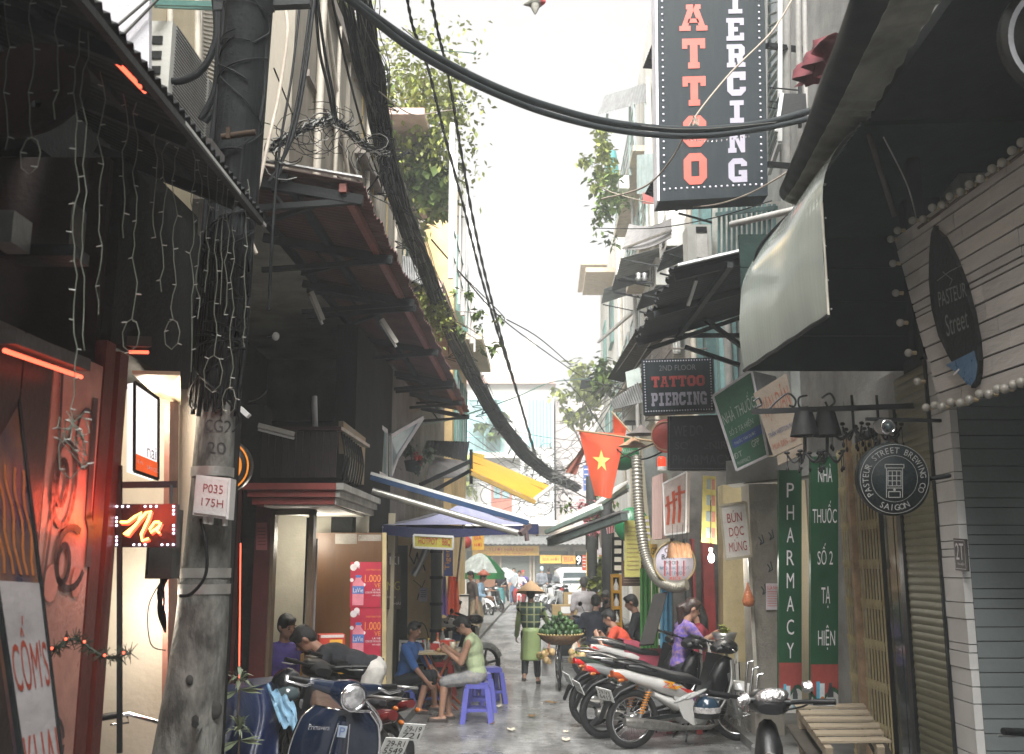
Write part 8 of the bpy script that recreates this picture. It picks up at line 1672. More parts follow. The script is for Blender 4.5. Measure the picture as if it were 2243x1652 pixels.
# food stall
fs = thing('food_stall','white metal food stall cart with steel bowl beside the woman in violet','food stall',G(1575,1600)); Y = 11.0
a,c = P(1553,1412,Y),P(1612,1412,Y); tp = a.z
b = B()
for x_ in (a.x,c.x):
    for y_ in (Y,Y + .5): b.bar((x_,y_,.09),(x_,y_,tp),.03)
for z_ in (tp,tp - .18,.45): b.bar((a.x,Y,z_),(c.x,Y,z_),.03); b.bar((c.x,Y,z_),(c.x,Y + .5,z_),.03)
b.obj('frame',M('frame_white_worn',(.5,.49,.45),.5,var=.2),fs); B().bbox((a.x,Y,tp),(c.x,Y + .5,tp + .02)).obj('top',STEEL,fs); B().bbox((a.x + .02,Y + .01,.4),(c.x - .02,Y + .02,tp - .2)).obj('glass_side',M('glass_grey',(.2,.22,.2),.15),fs)
t = thing('steel_bowl','steel bowl of pale greens on the food stall','bowl',P(1587,1405,Y)); p = P(1587,1400,Y + .2); p.z = tp + .021; B().lathe([(.001,0),(.1,0),(.14,.09),(.135,.09),(.09,.01),(.001,.01)],18,MT(p)).obj('bowl',STEEL,t); b = B(); leafy(b,p + V((0,0,.1)),.1,120,.05,rg); b.obj('greens',LEAF2,t)
for k in range(3):
    x_ = 1640 + k * 11; p0 = P(x_,1590,10.1); t = thing('steel_stand','upright steel stand leaning by the grey pillar, ' + ('left','middle','right')[k] + ' one','stand',(p0.x,10.1,0),0,'steel stands by the pillar'); B().tube([P(x_ - 12,1560,10.1),P(x_ - 2,1450 + k * 14,10.15),P(x_ + 10,1448 + k * 14,10.15)],.014,7).obj('tube',CHROME,t)
# ================================================================ FRUIT CART
cb = bicycle('vendor bicycle seen from behind with a laden rack',(.70,15.35,0),R(88),M('bicycle_black'),6); cb.name = 'vendor_bicycle'
bk_ = thing('fruit_basket','wide wicker basket on the bicycle heaped with green avocados','basket',(.70,14.85,.72)); wm = M('wicker_dark',(.20,.11,.05),.7,var=.4,sc=30,bump=.5)
Tb = MT((.70,14.85,.70)); B().lathe([(.001,-.07),(.17,-.06),(.27,.0),(.325,.075),(.315,.085),(.26,.03),(.001,-.03)],28,Tb).obj('bowl',wm,bk_)
rim = M('wicker_pale',(.45,.34,.14),.6)
for k in range(40): a = k * pi / 20; B().ball((.70 + .325 * cos(a),14.85 + .325 * sin(a),.785),(.017,.017,.015),6).obj('rim_weave',rim,bk_)
AV = [M('avocado_%d' % k,c_,.35,var=.3,sc=9,bump=.15) for k,c_ in enumerate(((.035,.085,.02),(.05,.11,.03),(.025,.06,.018)))]
n_av = 0; ame = []
for m_ in AV: bb = B(); bb.lathe([(.001,-.048),(.022,-.043),(.036,-.02),(.037,.005),(.028,.032),(.014,.05),(.001,.056)],12); ame.append(bb.mesh('avocado',m_))
for lay,(rr,cnt) in enumerate(((.285,19),(.225,15),(.165,11),(.10,7),(.0,1),(.24,13),(.18,9))):
    for k in range(cnt):
        a = 2 * pi * (k + .5 * lay) / max(1,cnt); z_ = .815 + .062 * min(lay,4) + (0 if lay < 5 else .0) - (0 if lay < 5 else .24 - .0)
        if lay >= 5: z_ = .80 + .03 * lay - .13
        o = bpy.data.objects.new('avocado',ame[rg.randrange(3)]); C.objects.link(o); o.location = (.70 + rr * cos(a),14.85 + rr * sin(a),z_ + rU(-.01,.01)); o.rotation_euler = (rU(-.9,.9),rU(-.9,.9),0); o.scale = [rU(.82,1.14)] * 3
        tag(o,'green avocado crowning the heap in the wicker basket' if lay == 4 else 'green avocado heaped in the wicker basket on the bicycle','avocado','avocados heaped in the basket')
COCO = M('coconut_tan',(.52,.36,.17),.6,var=.25,sc=9)
cme = B().lathe([(.001,-.062),(.03,-.05),(.05,-.015),(.05,.015),(.036,.045),(.012,.062),(.001,.064)],12).mesh('coconut',COCO)
for side,cx_,cy_,n_ in (('left',.50,14.55,9),('right',.98,14.6,13)):
    for k in range(n_):
        o = bpy.data.objects.new('coconut',cme); C.objects.link(o); o.location = (cx_ + rg.gauss(0,.065),cy_ + rg.gauss(0,.05),.50 + rg.gauss(0,.05)); o.rotation_euler = (rU(2.4,3.8),rU(-.4,.4),0); s_ = rU(.8,1.1); o.scale = (s_,s_,s_)
        tag(o,'peeled pale young coconut in the bunch hanging on the %s of the bicycle' % side,'coconut','coconuts hanging on the %s side' % side)
    t = thing('coconut_stalk','green and orange stalk tying the %s coconut bunch' % side,'stalk',(cx_,cy_,.6)); b = B(); leafy(b,(cx_,cy_,.6),.1,40,.06,rg); b.obj('stalk_leaves',LEAF2,t); B().tube([(cx_,cy_,.55),(cx_ + (.05 if side == 'left' else -.05),14.75,.72)],.01,5).obj('cord',M('cord_orange',(.5,.12,.04),.6),t)
t = thing('grey_board','grey board hanging beside the rear wheel of the fruit bicycle','board',(.55,14.6,.3)); B().slab([V((.44,14.62,.62)),V((.62,14.62,.62)),V((.60,14.6,.22)),V((.42,14.6,.22))],.03).obj('board',M('board_grey',(.3,.29,.28),.6),t)
for lb,p,d_ in (('cardboard carton with a white label behind the conical hat',P(1236,1336,20.5),(.5,.4,.2)),('olive green carton above the cardboard one',P(1248,1313,22),(.28,.3,.3))):
    t = carton('carton',lb,(p.x,p.y,p.z - d_[2] / 2),d_,CARD if 'card' in lb else M('carton_olive',(.22,.24,.10),.6),0,[('label',WHITEP,(.35,.15,.75,.8),'')] if 'card' in lb else [])
    B().box((p.x,p.y,(p.z - d_[2] / 2) / 2 - .003),(.3,.3,p.z - d_[2] / 2 - .01)).obj('support_crate',DKMET,t)
# far white car
car = thing('white_car','white car with dark rear window parked at the far right end of the lane','car',(2.45,43,0),R(96)); WC = paint('car_white',(.72,.73,.73)); o = lambda b,n,m,p=None: b.obj(n,m,p or car,local=True)
b = B(); loft(b,[(-2.1,.62,.78,.26),(-2.0,.68,.88,.36),(-1.0,.70,.90,.38),(1.0,.70,.90,.36),(1.8,.65,.86,.28),(2.1,.58,.76,.2)],20,4); o(b,'body',WC)
b = B(); loft(b,[(-1.95,1.12,.72,.1),(-1.7,1.3,.70,.32),(-.6,1.38,.70,.33),(.5,1.3,.68,.28),(1.0,1.1,.66,.08)],20,4); o(b,'cabin',WC)
b = B(); b.prism([(-1.96,-.62,1.08),(-1.96,.62,1.08),(-1.80,.56,1.5),(-1.80,-.56,1.5)],(-.03,0,.0)); o(b,'rear_window',GLASS)
for sd in (-1,1): o(B().prism([(-1.5,sd * .705,1.12),(.6,sd * .70,1.12),(.3,sd * .66,1.5),(-1.4,sd * .66,1.52)],(0,sd * .012,0)),'side_window',GLASS); o(B().box((-2.08,sd * .68,.85),(.08,.2,.16)),'tail_light',M('tail_red_2'))
for x_ in (-1.25,1.3):
    for sd in (-1,1): o(B().lathe([(.001,-.1),(.31,-.1),(.33,-.06),(.33,.06),(.31,.1),(.001,.1)],20,MT((x_,sd * .8,.33)) @ MR(R(90),4,'X')),'wheel',RUB)
o(B().box((-2.12,0,.62),(.02,.5,.12)),'licence_plate',M('plate_white')); o(B().box((-2.08,0,.42),(.14,1.6,.16)),'bumper',M('bumper_grey',(.2,.2,.2),.5)); o(B().tube([(-1.3,-.6,1.74),(.3,-.6,1.68)],.02,6),'roof_rail',STEEL); o(B().tube([(-1.3,.6,1.74),(.3,.6,1.68)],.02,6),'roof_rail',STEEL)
# left far clutter
for lb,nm,px,Y,d_,c_,zb_ in (('white cabinet on a dark stand at the far left pavement','white_cabinet',1010,23,(.38,.3,.5),(.55,.52,.48),.62),('dark wooden stand below the white cabinet','dark_stand',1011,23.05,(.42,.32,.62),(.05,.035,.03),0),('black framed television crate beside the cream wall','black_crate',908,13.6,(.32,.3,.3),(.04,.045,.045),.5),('pale table under the black framed crate','pale_table',908,13.62,(.34,.3,.5),(.3,.29,.26),0),('wooden barrow behind the far umbrella lady','wood_barrow',1075,40,(1.2,.6,.7),(.2,.1,.06),.6)):
    p = P(px,1300,Y); t = thing(nm,lb,'cabinet' if 'cab' in nm else 'stand' if 'stand' in nm else 'table' if 'table' in nm else 'crate',(p.x,Y,zb_ + .004)); B().box((p.x,Y,zb_ + .004 + d_[2] / 2),(d_[0] - .02,d_[1],d_[2] - .008)).obj('body',M(nm + '_m',c_,.55),t); b = B(); e = d_[0] / 2
    for x_ in (-e,e): b.bar((p.x + x_,Y - d_[1] / 2,zb_ + .004),(p.x + x_,Y - d_[1] / 2,zb_ + d_[2]),.03)
    b.bar((p.x - e,Y - d_[1] / 2,zb_ + d_[2] - .02),(p.x + e,Y - d_[1] / 2,zb_ + d_[2] - .02),.03); b.obj('frame',WHITEP if 'crate' in nm else DKMET,t)
    if zb_ > .1 and 'barrow' in nm: B().box((p.x,Y,.3),(.9,.4,.6)).obj('undercarriage',DKMET,t)
# ================================================================ PEOPLE
BLK_S = M('shirt_black',(.007,.008,.012),.8,bump=.6,bsc=13); NAVS = M('shirt_navy',(.008,.010,.022),.8,bump=.6,bsc=13); BLS = M('shirt_blue',(.03,.10,.30),.8,bump=.6,bsc=13); GRS = M('vest_green',(.42,.50,.30),.8,bump=.6,bsc=13); PUS = M('shirt_purple',(.07,.045,.22),.8,bump=.6,bsc=13); VIO = M('blouse_violet',(.10,.07,.36),.8,col2=(.42,.26,.16),sc=26,mix=.60); REDS = M('shirt_red',(.60,.07,.03),.8,bump=.6,bsc=13); REDD = M('shirt_dark_red',(.28,.03,.05),.8); WHS = M('shirt_white',(.66,.62,.64),.8,bump=.6,bsc=13); GYS = M('shirt_grey',(.17,.18,.20),.8,bump=.6,bsc=13); LBS = M('shirt_light_blue',(.30,.46,.62),.8)
BEI = M('shorts_grey_beige',(.44,.42,.39),.85,bump=.6,bsc=13); CAM = M('shorts_camo',(.17,.18,.20),.85,col2=(.36,.34,.32),sc=16,mix=.5); DKT = M('trousers_dark',(.014,.015,.02),.85); KHA = M('trousers_khaki',(.33,.26,.17),.85); JEA = M('jeans',(.06,.10,.18),.85); SHO = M('sandal_dark',(.06,.045,.04),.7); SKD = M('skin_tan',(.30,.155,.10),.55,var=.12,bump=.03)
pz_ = .005
# bending man
p = P(822,1440,9.0); bm = person('man in black shirt and beige shorts bending over the boxes',(p.x,9.0,0),R(95),1.66,.86,0,72,0,((-.12,-.02,.08),(.12,.08,.08)),((-.20,.42,.56),(.12,.36,.52)),(12,0),BLK_S,.5,BEI,.55,SHO,'short',None,SKD,.012,1.05,ep=((-.5,.2,-1),(.5,.2,-1)))
L = person.last; b = B(); bq = [L['sh'][1] + V((-.1,.02,.0)),L['sh'][1] + V((.05,.02,0))]
# seated in the doorway, purple
p = P(616,1440,9.72); person('person in purple shirt sitting inside the lit doorway',(p.x,9.72,0),R(-150),1.62,.55,0,8,0,((-.14,.38,.08),(.16,.36,.08)),((-.12,.35,.72),(.14,.38,.70)),(18,-20),PUS,.5,BEI,.5,SHO,vox=.012)
st = stool('small dark blue stool under the person in purple',(p.x,9.72,0),.42,'navy',.14,0,None)
# boy in blue
p = P(884,1440,12.8); p.z = 0; person('boy in a blue T-shirt sitting low and looking right toward the table',(p.x,p.y,0),R(-112),1.52,.36,0,14,0,((-.16,.36,.08),(.18,.32,.08)),((-.2,.42,.38),(.16,.42,.36)),(4,10),BLS,.5,DKT,.62,SHO,'short',None,SKD,.0115,1.02)
# boy in green
p = P(1046,1440,11.9); p.z = 0; person('boy in a pale green vest and patterned shorts eating on a blue stool',(p.x,p.y,0),R(82),1.50,.505,0,10,0,((-.08,.40,.08),(.14,.36,.08)),((-.10,.34,.78),(.10,.36,.80)),(34,0),GRS,0,CAM,.52,SHO,'short',None,None,.0115,1.12)
L = person.last; t = thing('spectacles','dark spectacles worn by the boy in the green vest','spectacles',L['head']); b = B()
for sd in (-1,1): torus(b,L['head'] + L['hf'] * .1 + L['hx'] * sd * .034 + L['hu'] * .01,.024,.003,'y',14,4,L['HM']); b.tube([L['head'] + L['hf'] * .095 + L['hx'] * sd * .058,L['head'] - L['hf'] * .02 + L['hx'] * sd * .078],.003,4)
tm = MT((p.x,p.y,0)) @ MR(R(82),4,'Z'); b.v = [tuple(tm @ V(q)) for q in b.v]; t.location = tm @ L['head']; MW[t.name] = MT(-t.location); b.obj('frame',BLACK,t)
hp_ = tm @ ((L['wr'][0] + L['wr'][1]) / 2 + V((0,.09,.0))); t = thing('bread_roll','small bread roll held by the boy in the green vest','bread',hp_); B().ball(hp_,(.045,.035,.028),10).obj('crust',M('bread_tan',(.5,.3,.12),.7),t); B().tube([hp_ + V((0,0,.02)),hp_ + V((-.03,0,.12))],.004,5).obj('straw',WHITEP,t)
# vendor
p = G(1163,1500); p.z = 0
vd = person('fruit vendor in a plaid shawl and pale green raincoat walking away under a conical hat',p,R(-3),1.42,.75,0,4,0,((-.09,-.20,.15),(.10,.10,.08)),((-.23,.17,.67),(.29,.33,.80)),(8,0),M('raincoat_green',(.36,.46,.20),.35,var=.2,sc=3),1.0,DKT,.92,SHO,'short',None,None,.0135,1.05,hem=.46)
L = person.last
def plaid():
    m = M('plaid_green',(.05,.085,.065),.85,var=.2); n,l = m.node_tree.nodes,m.node_tree.links; tc = n.new('ShaderNodeTexCoord'); b_ = n['Principled BSDF']; prev = [x for x in n if x.bl_idname == 'ShaderNodeMix'][0]
    for d_ in ('X','Z'):
        wv = n.new('ShaderNodeTexWave'); wv.bands_direction = d_; wv.inputs['Scale'].default_value = 2.9; wv.inputs['Distortion'].default_value = .2; l.new(tc.outputs['Object'],wv.inputs['Vector']); mr = n.new('ShaderNodeMapRange'); mr.inputs[1].default_value,mr.inputs[2].default_value = .90,.95; l.new(wv.outputs['Fac'],mr.inputs[0])
        mx_ = n.new('ShaderNodeMix'); mx_.data_type = 'RGBA'; mx_.inputs[7].default_value = (.34,.36,.18,1); l.new(mr.outputs[0],mx_.inputs[0]); l.new(prev.outputs[2],mx_.inputs[6]); prev = mx_
    l.new(prev.outputs[2],b_.inputs['Base Color']); return m
b = B(); pel,up,sh_ = L['pel'],L['up'],L['sh']
b.ball(pel + up * .19,(.155,.12,.205),12); b.ball(pel + up * .32,(.174,.122,.14),12); capsule(b,sh_[0],sh_[1],.08); fuse(b,'plaid_shawl',plaid(),vd,.0135,3)
hw = L['head'] + L['hu'] * .045; t = thing('conical_hat','tan woven conical hat worn by the fruit vendor','hat',p); tm = MT(p) @ MR(R(-3),4,'Z') @ MT(hw) @ MR(R(-8),4,'X')
HATM = M('hat_straw',(.52,.34,.19),.65,var=.12,sc=30,bump=.2); B().lathe([(.002,.165),(.06,.125),(.14,.06),(.222,-.015),(.226,-.022),(.218,-.020),(.1,.07),(.002,.14)],30,tm).obj('hat_cone',HATM,t)
for k in range(6): torus(B(),(0,0,0),.04 + .033 * k,.0025,'z',26,4).v
b = B()
for k in range(6): r_ = .05 + .031 * k; bb = torus(B(),(0,0,.1665 - r_ * .80 - .0),r_,.0022,'z',28,4); b.add([tm @ V(q) for q in bb.v],bb.f,True)
b.obj('straw_ring',M('straw_ring',(.40,.25,.13),.7),t)
# woman in violet
p = P(1488,1420,11.25); person('woman in a violet print blouse with a long ponytail working at the food stall',(p.x,11.25,0),R(-78),1.60,.66,0,10,0,((-.13,.34,.10),(.14,.30,.10)),((-.12,.42,.98),(.14,.44,.96)),(22,0),VIO,.42,DKT,.9,SHO,'pony',M('hair_dark_brown',(.03,.016,.013),.4,bump=.4),None,.0115)
stool('tall red stool under the woman in violet',(p.x,11.25,.0),.55,'red',.15,0,None)
p = P(1545,1420,11.95); person('woman in dark red with black hair behind the stall, facing left',(p.x,11.95,0),R(80),1.58,.60,0,8,0,((-.13,.34,.10),(.14,.30,.10)),((-.14,.32,.85),(.14,.30,.8)),(10,0),REDD,.5,DKT,.9,SHO,'long',None,None,.014)
p = P(1392,1400,14.3); person('man in a bright red shirt leaning over his bowl at a low table',(p.x,14.3,0),R(70),1.6,.50,0,38,0,((-.13,.36,.10),(.14,.34,.10)),((-.14,.50,.78),(.12,.48,.76)),(5,0),REDS,.5,DKT,.9,SHO,'short',None,None,.013)
p = P(1412,1380,15.0); person('man in black sitting behind the man in red',(p.x,15.0,0),R(75),1.68,.56,0,14,0,((-.13,.36,.10),(.14,.34,.10)),((-.12,.42,.80),(.12,.44,.78)),(14,0),BLK_S,.45,DKT,.9,SHO,'short',None,SKD,.014)
p = P(1304,1400,16.2); person('man in a dark jacket seen from behind, seated right of the white shirt',(p.x,16.2,0),R(-10),1.68,.52,0,14,0,((-.16,.32,.10),(.16,.32,.10)),((-.2,.38,.66),(.2,.38,.66)),(14,0),NAVS,.95,DKT,.9,SHO,'short',None,None,.014,1.1)
p = P(1332,1380,17.2); person('grey haired man in black facing the camera beside the dark post',(p.x,17.2,0),R(165),1.68,.56,0,12,0,((-.16,.32,.10),(.16,.32,.10)),((-.2,.36,.66),(.2,.36,.66)),(12,0),BLK_S,.5,DKT,.9,SHO,'short',M('hair_grey',(.12,.115,.11),.6),SKD,.014)
p = G(1280,1385); person('standing man in a white T-shirt with short grey hair seen from behind',(P(1280,1300,18.5).x,18.5,0),R(10),1.55,None,0,4,0,None,None,(4,0),WHS,.5,JEA,.95,SHO,'short',M('hair_grey'),None,.014,1.12)
for k,(px,Y) in enumerate(((1392,14.3),(1412,15.0),(1304,16.2),(1332,17.2))): p = P(px,1400,Y); stool('low blue stool under the ' + ('man in red','man in black','man in the dark jacket','grey haired man')[k],(p.x,Y,0),.40,'navy',.14,0,'stools of the seated men')
t = thing('low_table','low steel table between the seated men at right','table',(P(1360,1400,15.2).x,15.2,0)); q = t.location; B().box(q + V((0,0,.62)),(.5,.6,.03)).obj('tabletop',STEEL,t)
for sx in (-1,1):
    for sy in (-1,1): B().bar(q + V((sx * .2,sy * .25,0)),q + V((sx * .2,sy * .25,.605)),.03).obj('leg',DKMET,t)
# far people
RID = g(1138,1335)
motorbike('red motorbike ridden toward the camera in mid lane',RID,R(-92),RPAINT,RPAINT,None,(.4,.02,.02),None,False,(.3,.3,.3),0,None,0,mirrors=True)
person('rider in a white shirt on the red motorbike',(RID.x,RID.y + .25,0),R(178),1.66,.78,0,6,0,((-.2,.28,.28),(.2,.28,.28)),((-.32,.52,1.03),(.32,.52,1.03)),(2,0),WHS,.8,DKT,.95,SHO,'short',None,SKD,.017,kp=(.5,1,.3))
person('passenger in a violet shirt and red cap behind the rider',(RID.x + .16,RID.y + .62,0),R(178),1.6,.82,0,4,0,((-.26,.24,.3),(.26,.24,.3)),((-.22,.3,.9),(.22,.3,.9)),(0,-15),PUS,.5,JEA,.95,SHO,'short',M('cap_red',(.5,.05,.04),.4),None,.018,kp=(.5,1,.3))
p = g(1097,1343); person('lady in black top and teal skirt under a clear umbrella',p,R(160),1.6,None,0,0,0,((-.09,.02,.08),(.1,.0,.08)),((-.16,.22,1.0),(.14,.18,1.06)),(6,0),BLK_S,.5,'skirt',M('skirt_teal',(.05,.17,.17),.8),SHO,'long',None,None,.017)
t = thing('clear_umbrella','clear grey umbrella held by the lady in the teal skirt','umbrella',p + V((.25,-.2,1.2))); tm = MT(p + V((.32,-.15,1.28))) @ MR(R(52),4,'Y')
B().lathe([(.002,.32),(.2,.28),(.38,.16),(.5,-.02)],8,tm,False).obj('canopy',M('umbrella_clear',(.45,.46,.46),.25,alpha=.6,bump=0),t); B().tube([tm @ V((0,0,.34)),tm @ V((0,0,-.4))],.012,6).obj('shaft',STEEL,t)
b = B()
for k in range(8): a = k * pi / 4; b.tube([tm @ V((.002,0,.322)),tm @ V((.38 * cos(a),.38 * sin(a),.163)),tm @ V((.5 * cos(a),.5 * sin(a),-.018))],.008,4)
b.obj('rib_frame',WHITEP,t)
for px,Y,rz_,sm,tm_,hc,H_,lb in ((1187,44,5,GYS,BEI,M('cap_pale_blue',(.4,.55,.62),.6),1.72,'man in a grey T-shirt and pale blue cap walking away'),(1202,45.5,0,BLK_S,DKT,HAIR,1.68,'man in black walking beside the grey shirted one'),(1126,47,170,LBS,JEA,HAIR,1.66,'man in a light blue shirt far down the lane behind the rider'),(1108,49,160,WHS,DKT,HAIR,1.62,'small far figure in white beside the light blue shirt')):
    p = P(px,1280,Y); person(lb,(p.x,Y,.004),R(rz_),H_,None,0,2,0,((-.09,-.1,.09),(.1,.12,.08)),None,(2,0),sm,.5,tm_,.95,SHO,'short',hc,None,.018)
p = P(1046,1300,27); person('person in light blue shirt and red conical hat at the market umbrella',(p.x,27,.0),R(-100),1.58,None,0,12,0,None,((-.2,.3,.9),(.2,.34,.95)),(14,0),LBS,.8,KHA,.95,SHO,'short',None,None,.016)
t = thing('red_conical_hat','coral red conical hat at the market umbrella','hat',(p.x,27,1.5)); L = person.last; tm = MT((p.x,27,0)) @ MR(R(-100),4,'Z') @ MT(L['head'] + V((0,0,.05))); B().lathe([(.002,.16),(.1,.09),(.21,0),(.205,.0),(.002,.14)],20,tm).obj('hat_cone',M('hat_coral',(.55,.16,.10),.6),t)
p = P(1020,1300,26); person('person in khaki trousers standing by the white cabinet',(p.x + .2,26,.0),R(120),1.62,None,0,6,0,None,None,(10,0),M('shirt_brown',(.10,.08,.07),.8),.5,KHA,.95,SHO,vox=.017)
p = P(985,1340,19.5); person('woman in dark clothes sitting low by the orange hanging cloth',(p.x,19.5,0),R(-120),1.56,.40,0,14,0,((-.14,.34,.10),(.16,.34,.10)),((-.12,.40,.55),(.14,.42,.5)),(10,0),BLK_S,.8,JEA,.7,SHO,'long',None,None,.015)
stool('low red stool under the woman in dark clothes',(p.x,19.5,0),.27,'red',.14,0,None)
# ================================================================ OVERHEAD CABLES
rg = random.Random(4)
def px3(pts): return [P(*a) for a in pts]
bp = [(766,-60,6.6),(790,60,7.4),(815,180,8.2),(838,300,9.0),(864,410,9.8),(900,510,11),(938,605,12.6),(985,720,15),(1040,830,18.5),(1095,925,22),(1155,1000,26),(1205,1040,30),(1265,1070,35)]
rad = [30,24,21,19,18,16,15,14,13,12,11,10,8]
cbd = thing('cable_bundle','thick tangled bundle of black cables running from the pole down the lane','cables',P(864,410,9.8))
base = spath(px3(bp),5); m_ = len(base)
def rr_at(i): f = i / 5; k = min(len(rad) - 2,int(f)); r_ = rad[k] + (rad[k + 1] - rad[k]) * (f - k); return r_ * base[i].y / F_PX
b,b2 = B(),B()
for k in range(120):
    a0,spin,ro = rU(0,6.28),rU(-.12,.12),rU(.1,1.0) ** .6 * (1.6 if k % 9 == 0 else 1.12); pts = []
    i0,i1 = (0,m_) if k < 74 else sorted(rg.sample(range(m_),2)) if k < 102 else (0,26)
    if i1 - i0 < 4: continue
    wob = rU(.5,1.5)
    for i in range(i0,i1):
        r_ = rr_at(i) * ro * (1.0 + .12 * sin(i * wob + k)) * (1.25 if i < 12 else 1); a = a0 + spin * i + .25 * sin(i * .5 + k); pts.append(base[i] + V((r_ * cos(a),0,r_ * sin(a) * .8 + .25 * r_ * cos(a))))
    (b2 if k % 3 == 0 else b).tube(pts,[rg.choice((.007,.009,.012)) * (.6 + .05 * p.y) for p in pts] if False else [.0040 * (.55 + .06 * p.y) * (1 + .5 * (k % 3)) for p in pts],5,False)
b.obj('cable_strands',CABLE,cbd,kind='stuff'); b2.obj('pale_strands',CABLE2,cbd,kind='stuff')
b = B()
for k in range(190):                                  # frayed ends, ties and coils
    i = min(m_ - 2,int(rU(8,m_ - 1))); c_ = base[i]; r_ = rr_at(i) * rU(.8,1.2); a = rU(0,6.28)
    p0 = c_ + V((r_ * cos(a),0,r_ * sin(a))); pts = [p0]; d = V((rg.gauss(0,1),0,rg.gauss(-.4,1))).normalized() * r_ * rU(.8,2.6)
    for j in range(1,6): pts.append(p0 + d * sin(j * .6) + V((0,0,-.03 * j * r_ * 3)))
    b.tube(pts,.0058 * (.6 + .05 * c_.y),4,False)
for i in range(10,m_ - 2,3):
    r_ = rr_at(i) * 1.06; b.tube([base[i] + V((r_ * cos(a * .524),.02,r_ * sin(a * .524) * .85)) for a in range(13)],.006 * (.6 + .05 * base[i].y),4,False)
b.obj('frayed_ends',CABLE,cbd,kind='stuff')
for k,(dy,lb,r_) in enumerate(((0,'upper',.031),(15,'lower',.026))):
    pts = spath(px3([(745,-22 + dy * .3,5.9),(800,22 + dy * .5,6.1),(900,92 + dy,6.5),(1000,150 + dy,6.9),(1100,197 + dy,7.2),(1200,233 + dy * 1.1,7.5),(1320,265 + dy,7.8),(1440,281 + dy,8.0),(1560,283 + dy * .9,8.2),(1680,268 + dy * .8,8.4),(1775,243 + dy * 1.1,8.5)]),8)
    o = B().tube(pts,r_,10).obj('heavy_cable',M('cable_sheath',(.018,.022,.024),.55,spec=.25)); tag(o,lb + ' heavy dark cable slung across the whole street in front of the tattoo sign','cable','heavy pair across the street')
o = B().tube(spath(px3([(880,60,6.6),(1060,195,7.2),(1300,258,7.8),(1500,283,8.0),(1700,268,8.4)]),8),.004,5).obj('support_wire',CABLE2); tag(o,'thin support wire lashed to the heavy cable pair','wire')
b = B(); pts = spath(px3([(1500,302,8.1),(1560,306,8.2),(1640,296,8.35)]),8)
for p in pts: b.ball(p + V((0,0,-.012)),(.008,.008,.011),6)
o = b.obj('water_drops',M('drop',(.8,.8,.8),.03,trans=.8,bump=0)); tag(o,'row of water drops along the heavy cable in front of the sign','drops'); o['kind'] = 'stuff'
for k,(pp,lb) in enumerate((([(888,-30,7.5),(905,60,8),(938,150,9),(975,300,10.5),(1020,470,13),(1055,610,16),(1100,760,20),(1140,885,25),(1172,1000,31)],'left twisted black service cable of the pair running down the lane'),([(940,-40,7.5),(955,50,8),(985,180,9),(1008,320,10.5),(1040,500,13),(1072,640,16),(1110,780,20),(1145,900,25),(1176,1005,31)],'right twisted black service cable of the pair running down the lane'))):
    ln = spath(px3(pp),14); t = thing('twisted_cable',lb,'cable',ln[40],0,'twisted service cables')
    for ph in (0,3.14):
        B().tube([p + V((cos(i * 1.1 + ph),0,sin(i * 1.1 + ph))) * .0085 * (.5 + .055 * p.y) for i,p in enumerate(ln)],[.0095 * (.5 + .055 * p.y) for p in ln],6,False).obj('strand',CABLE,t)
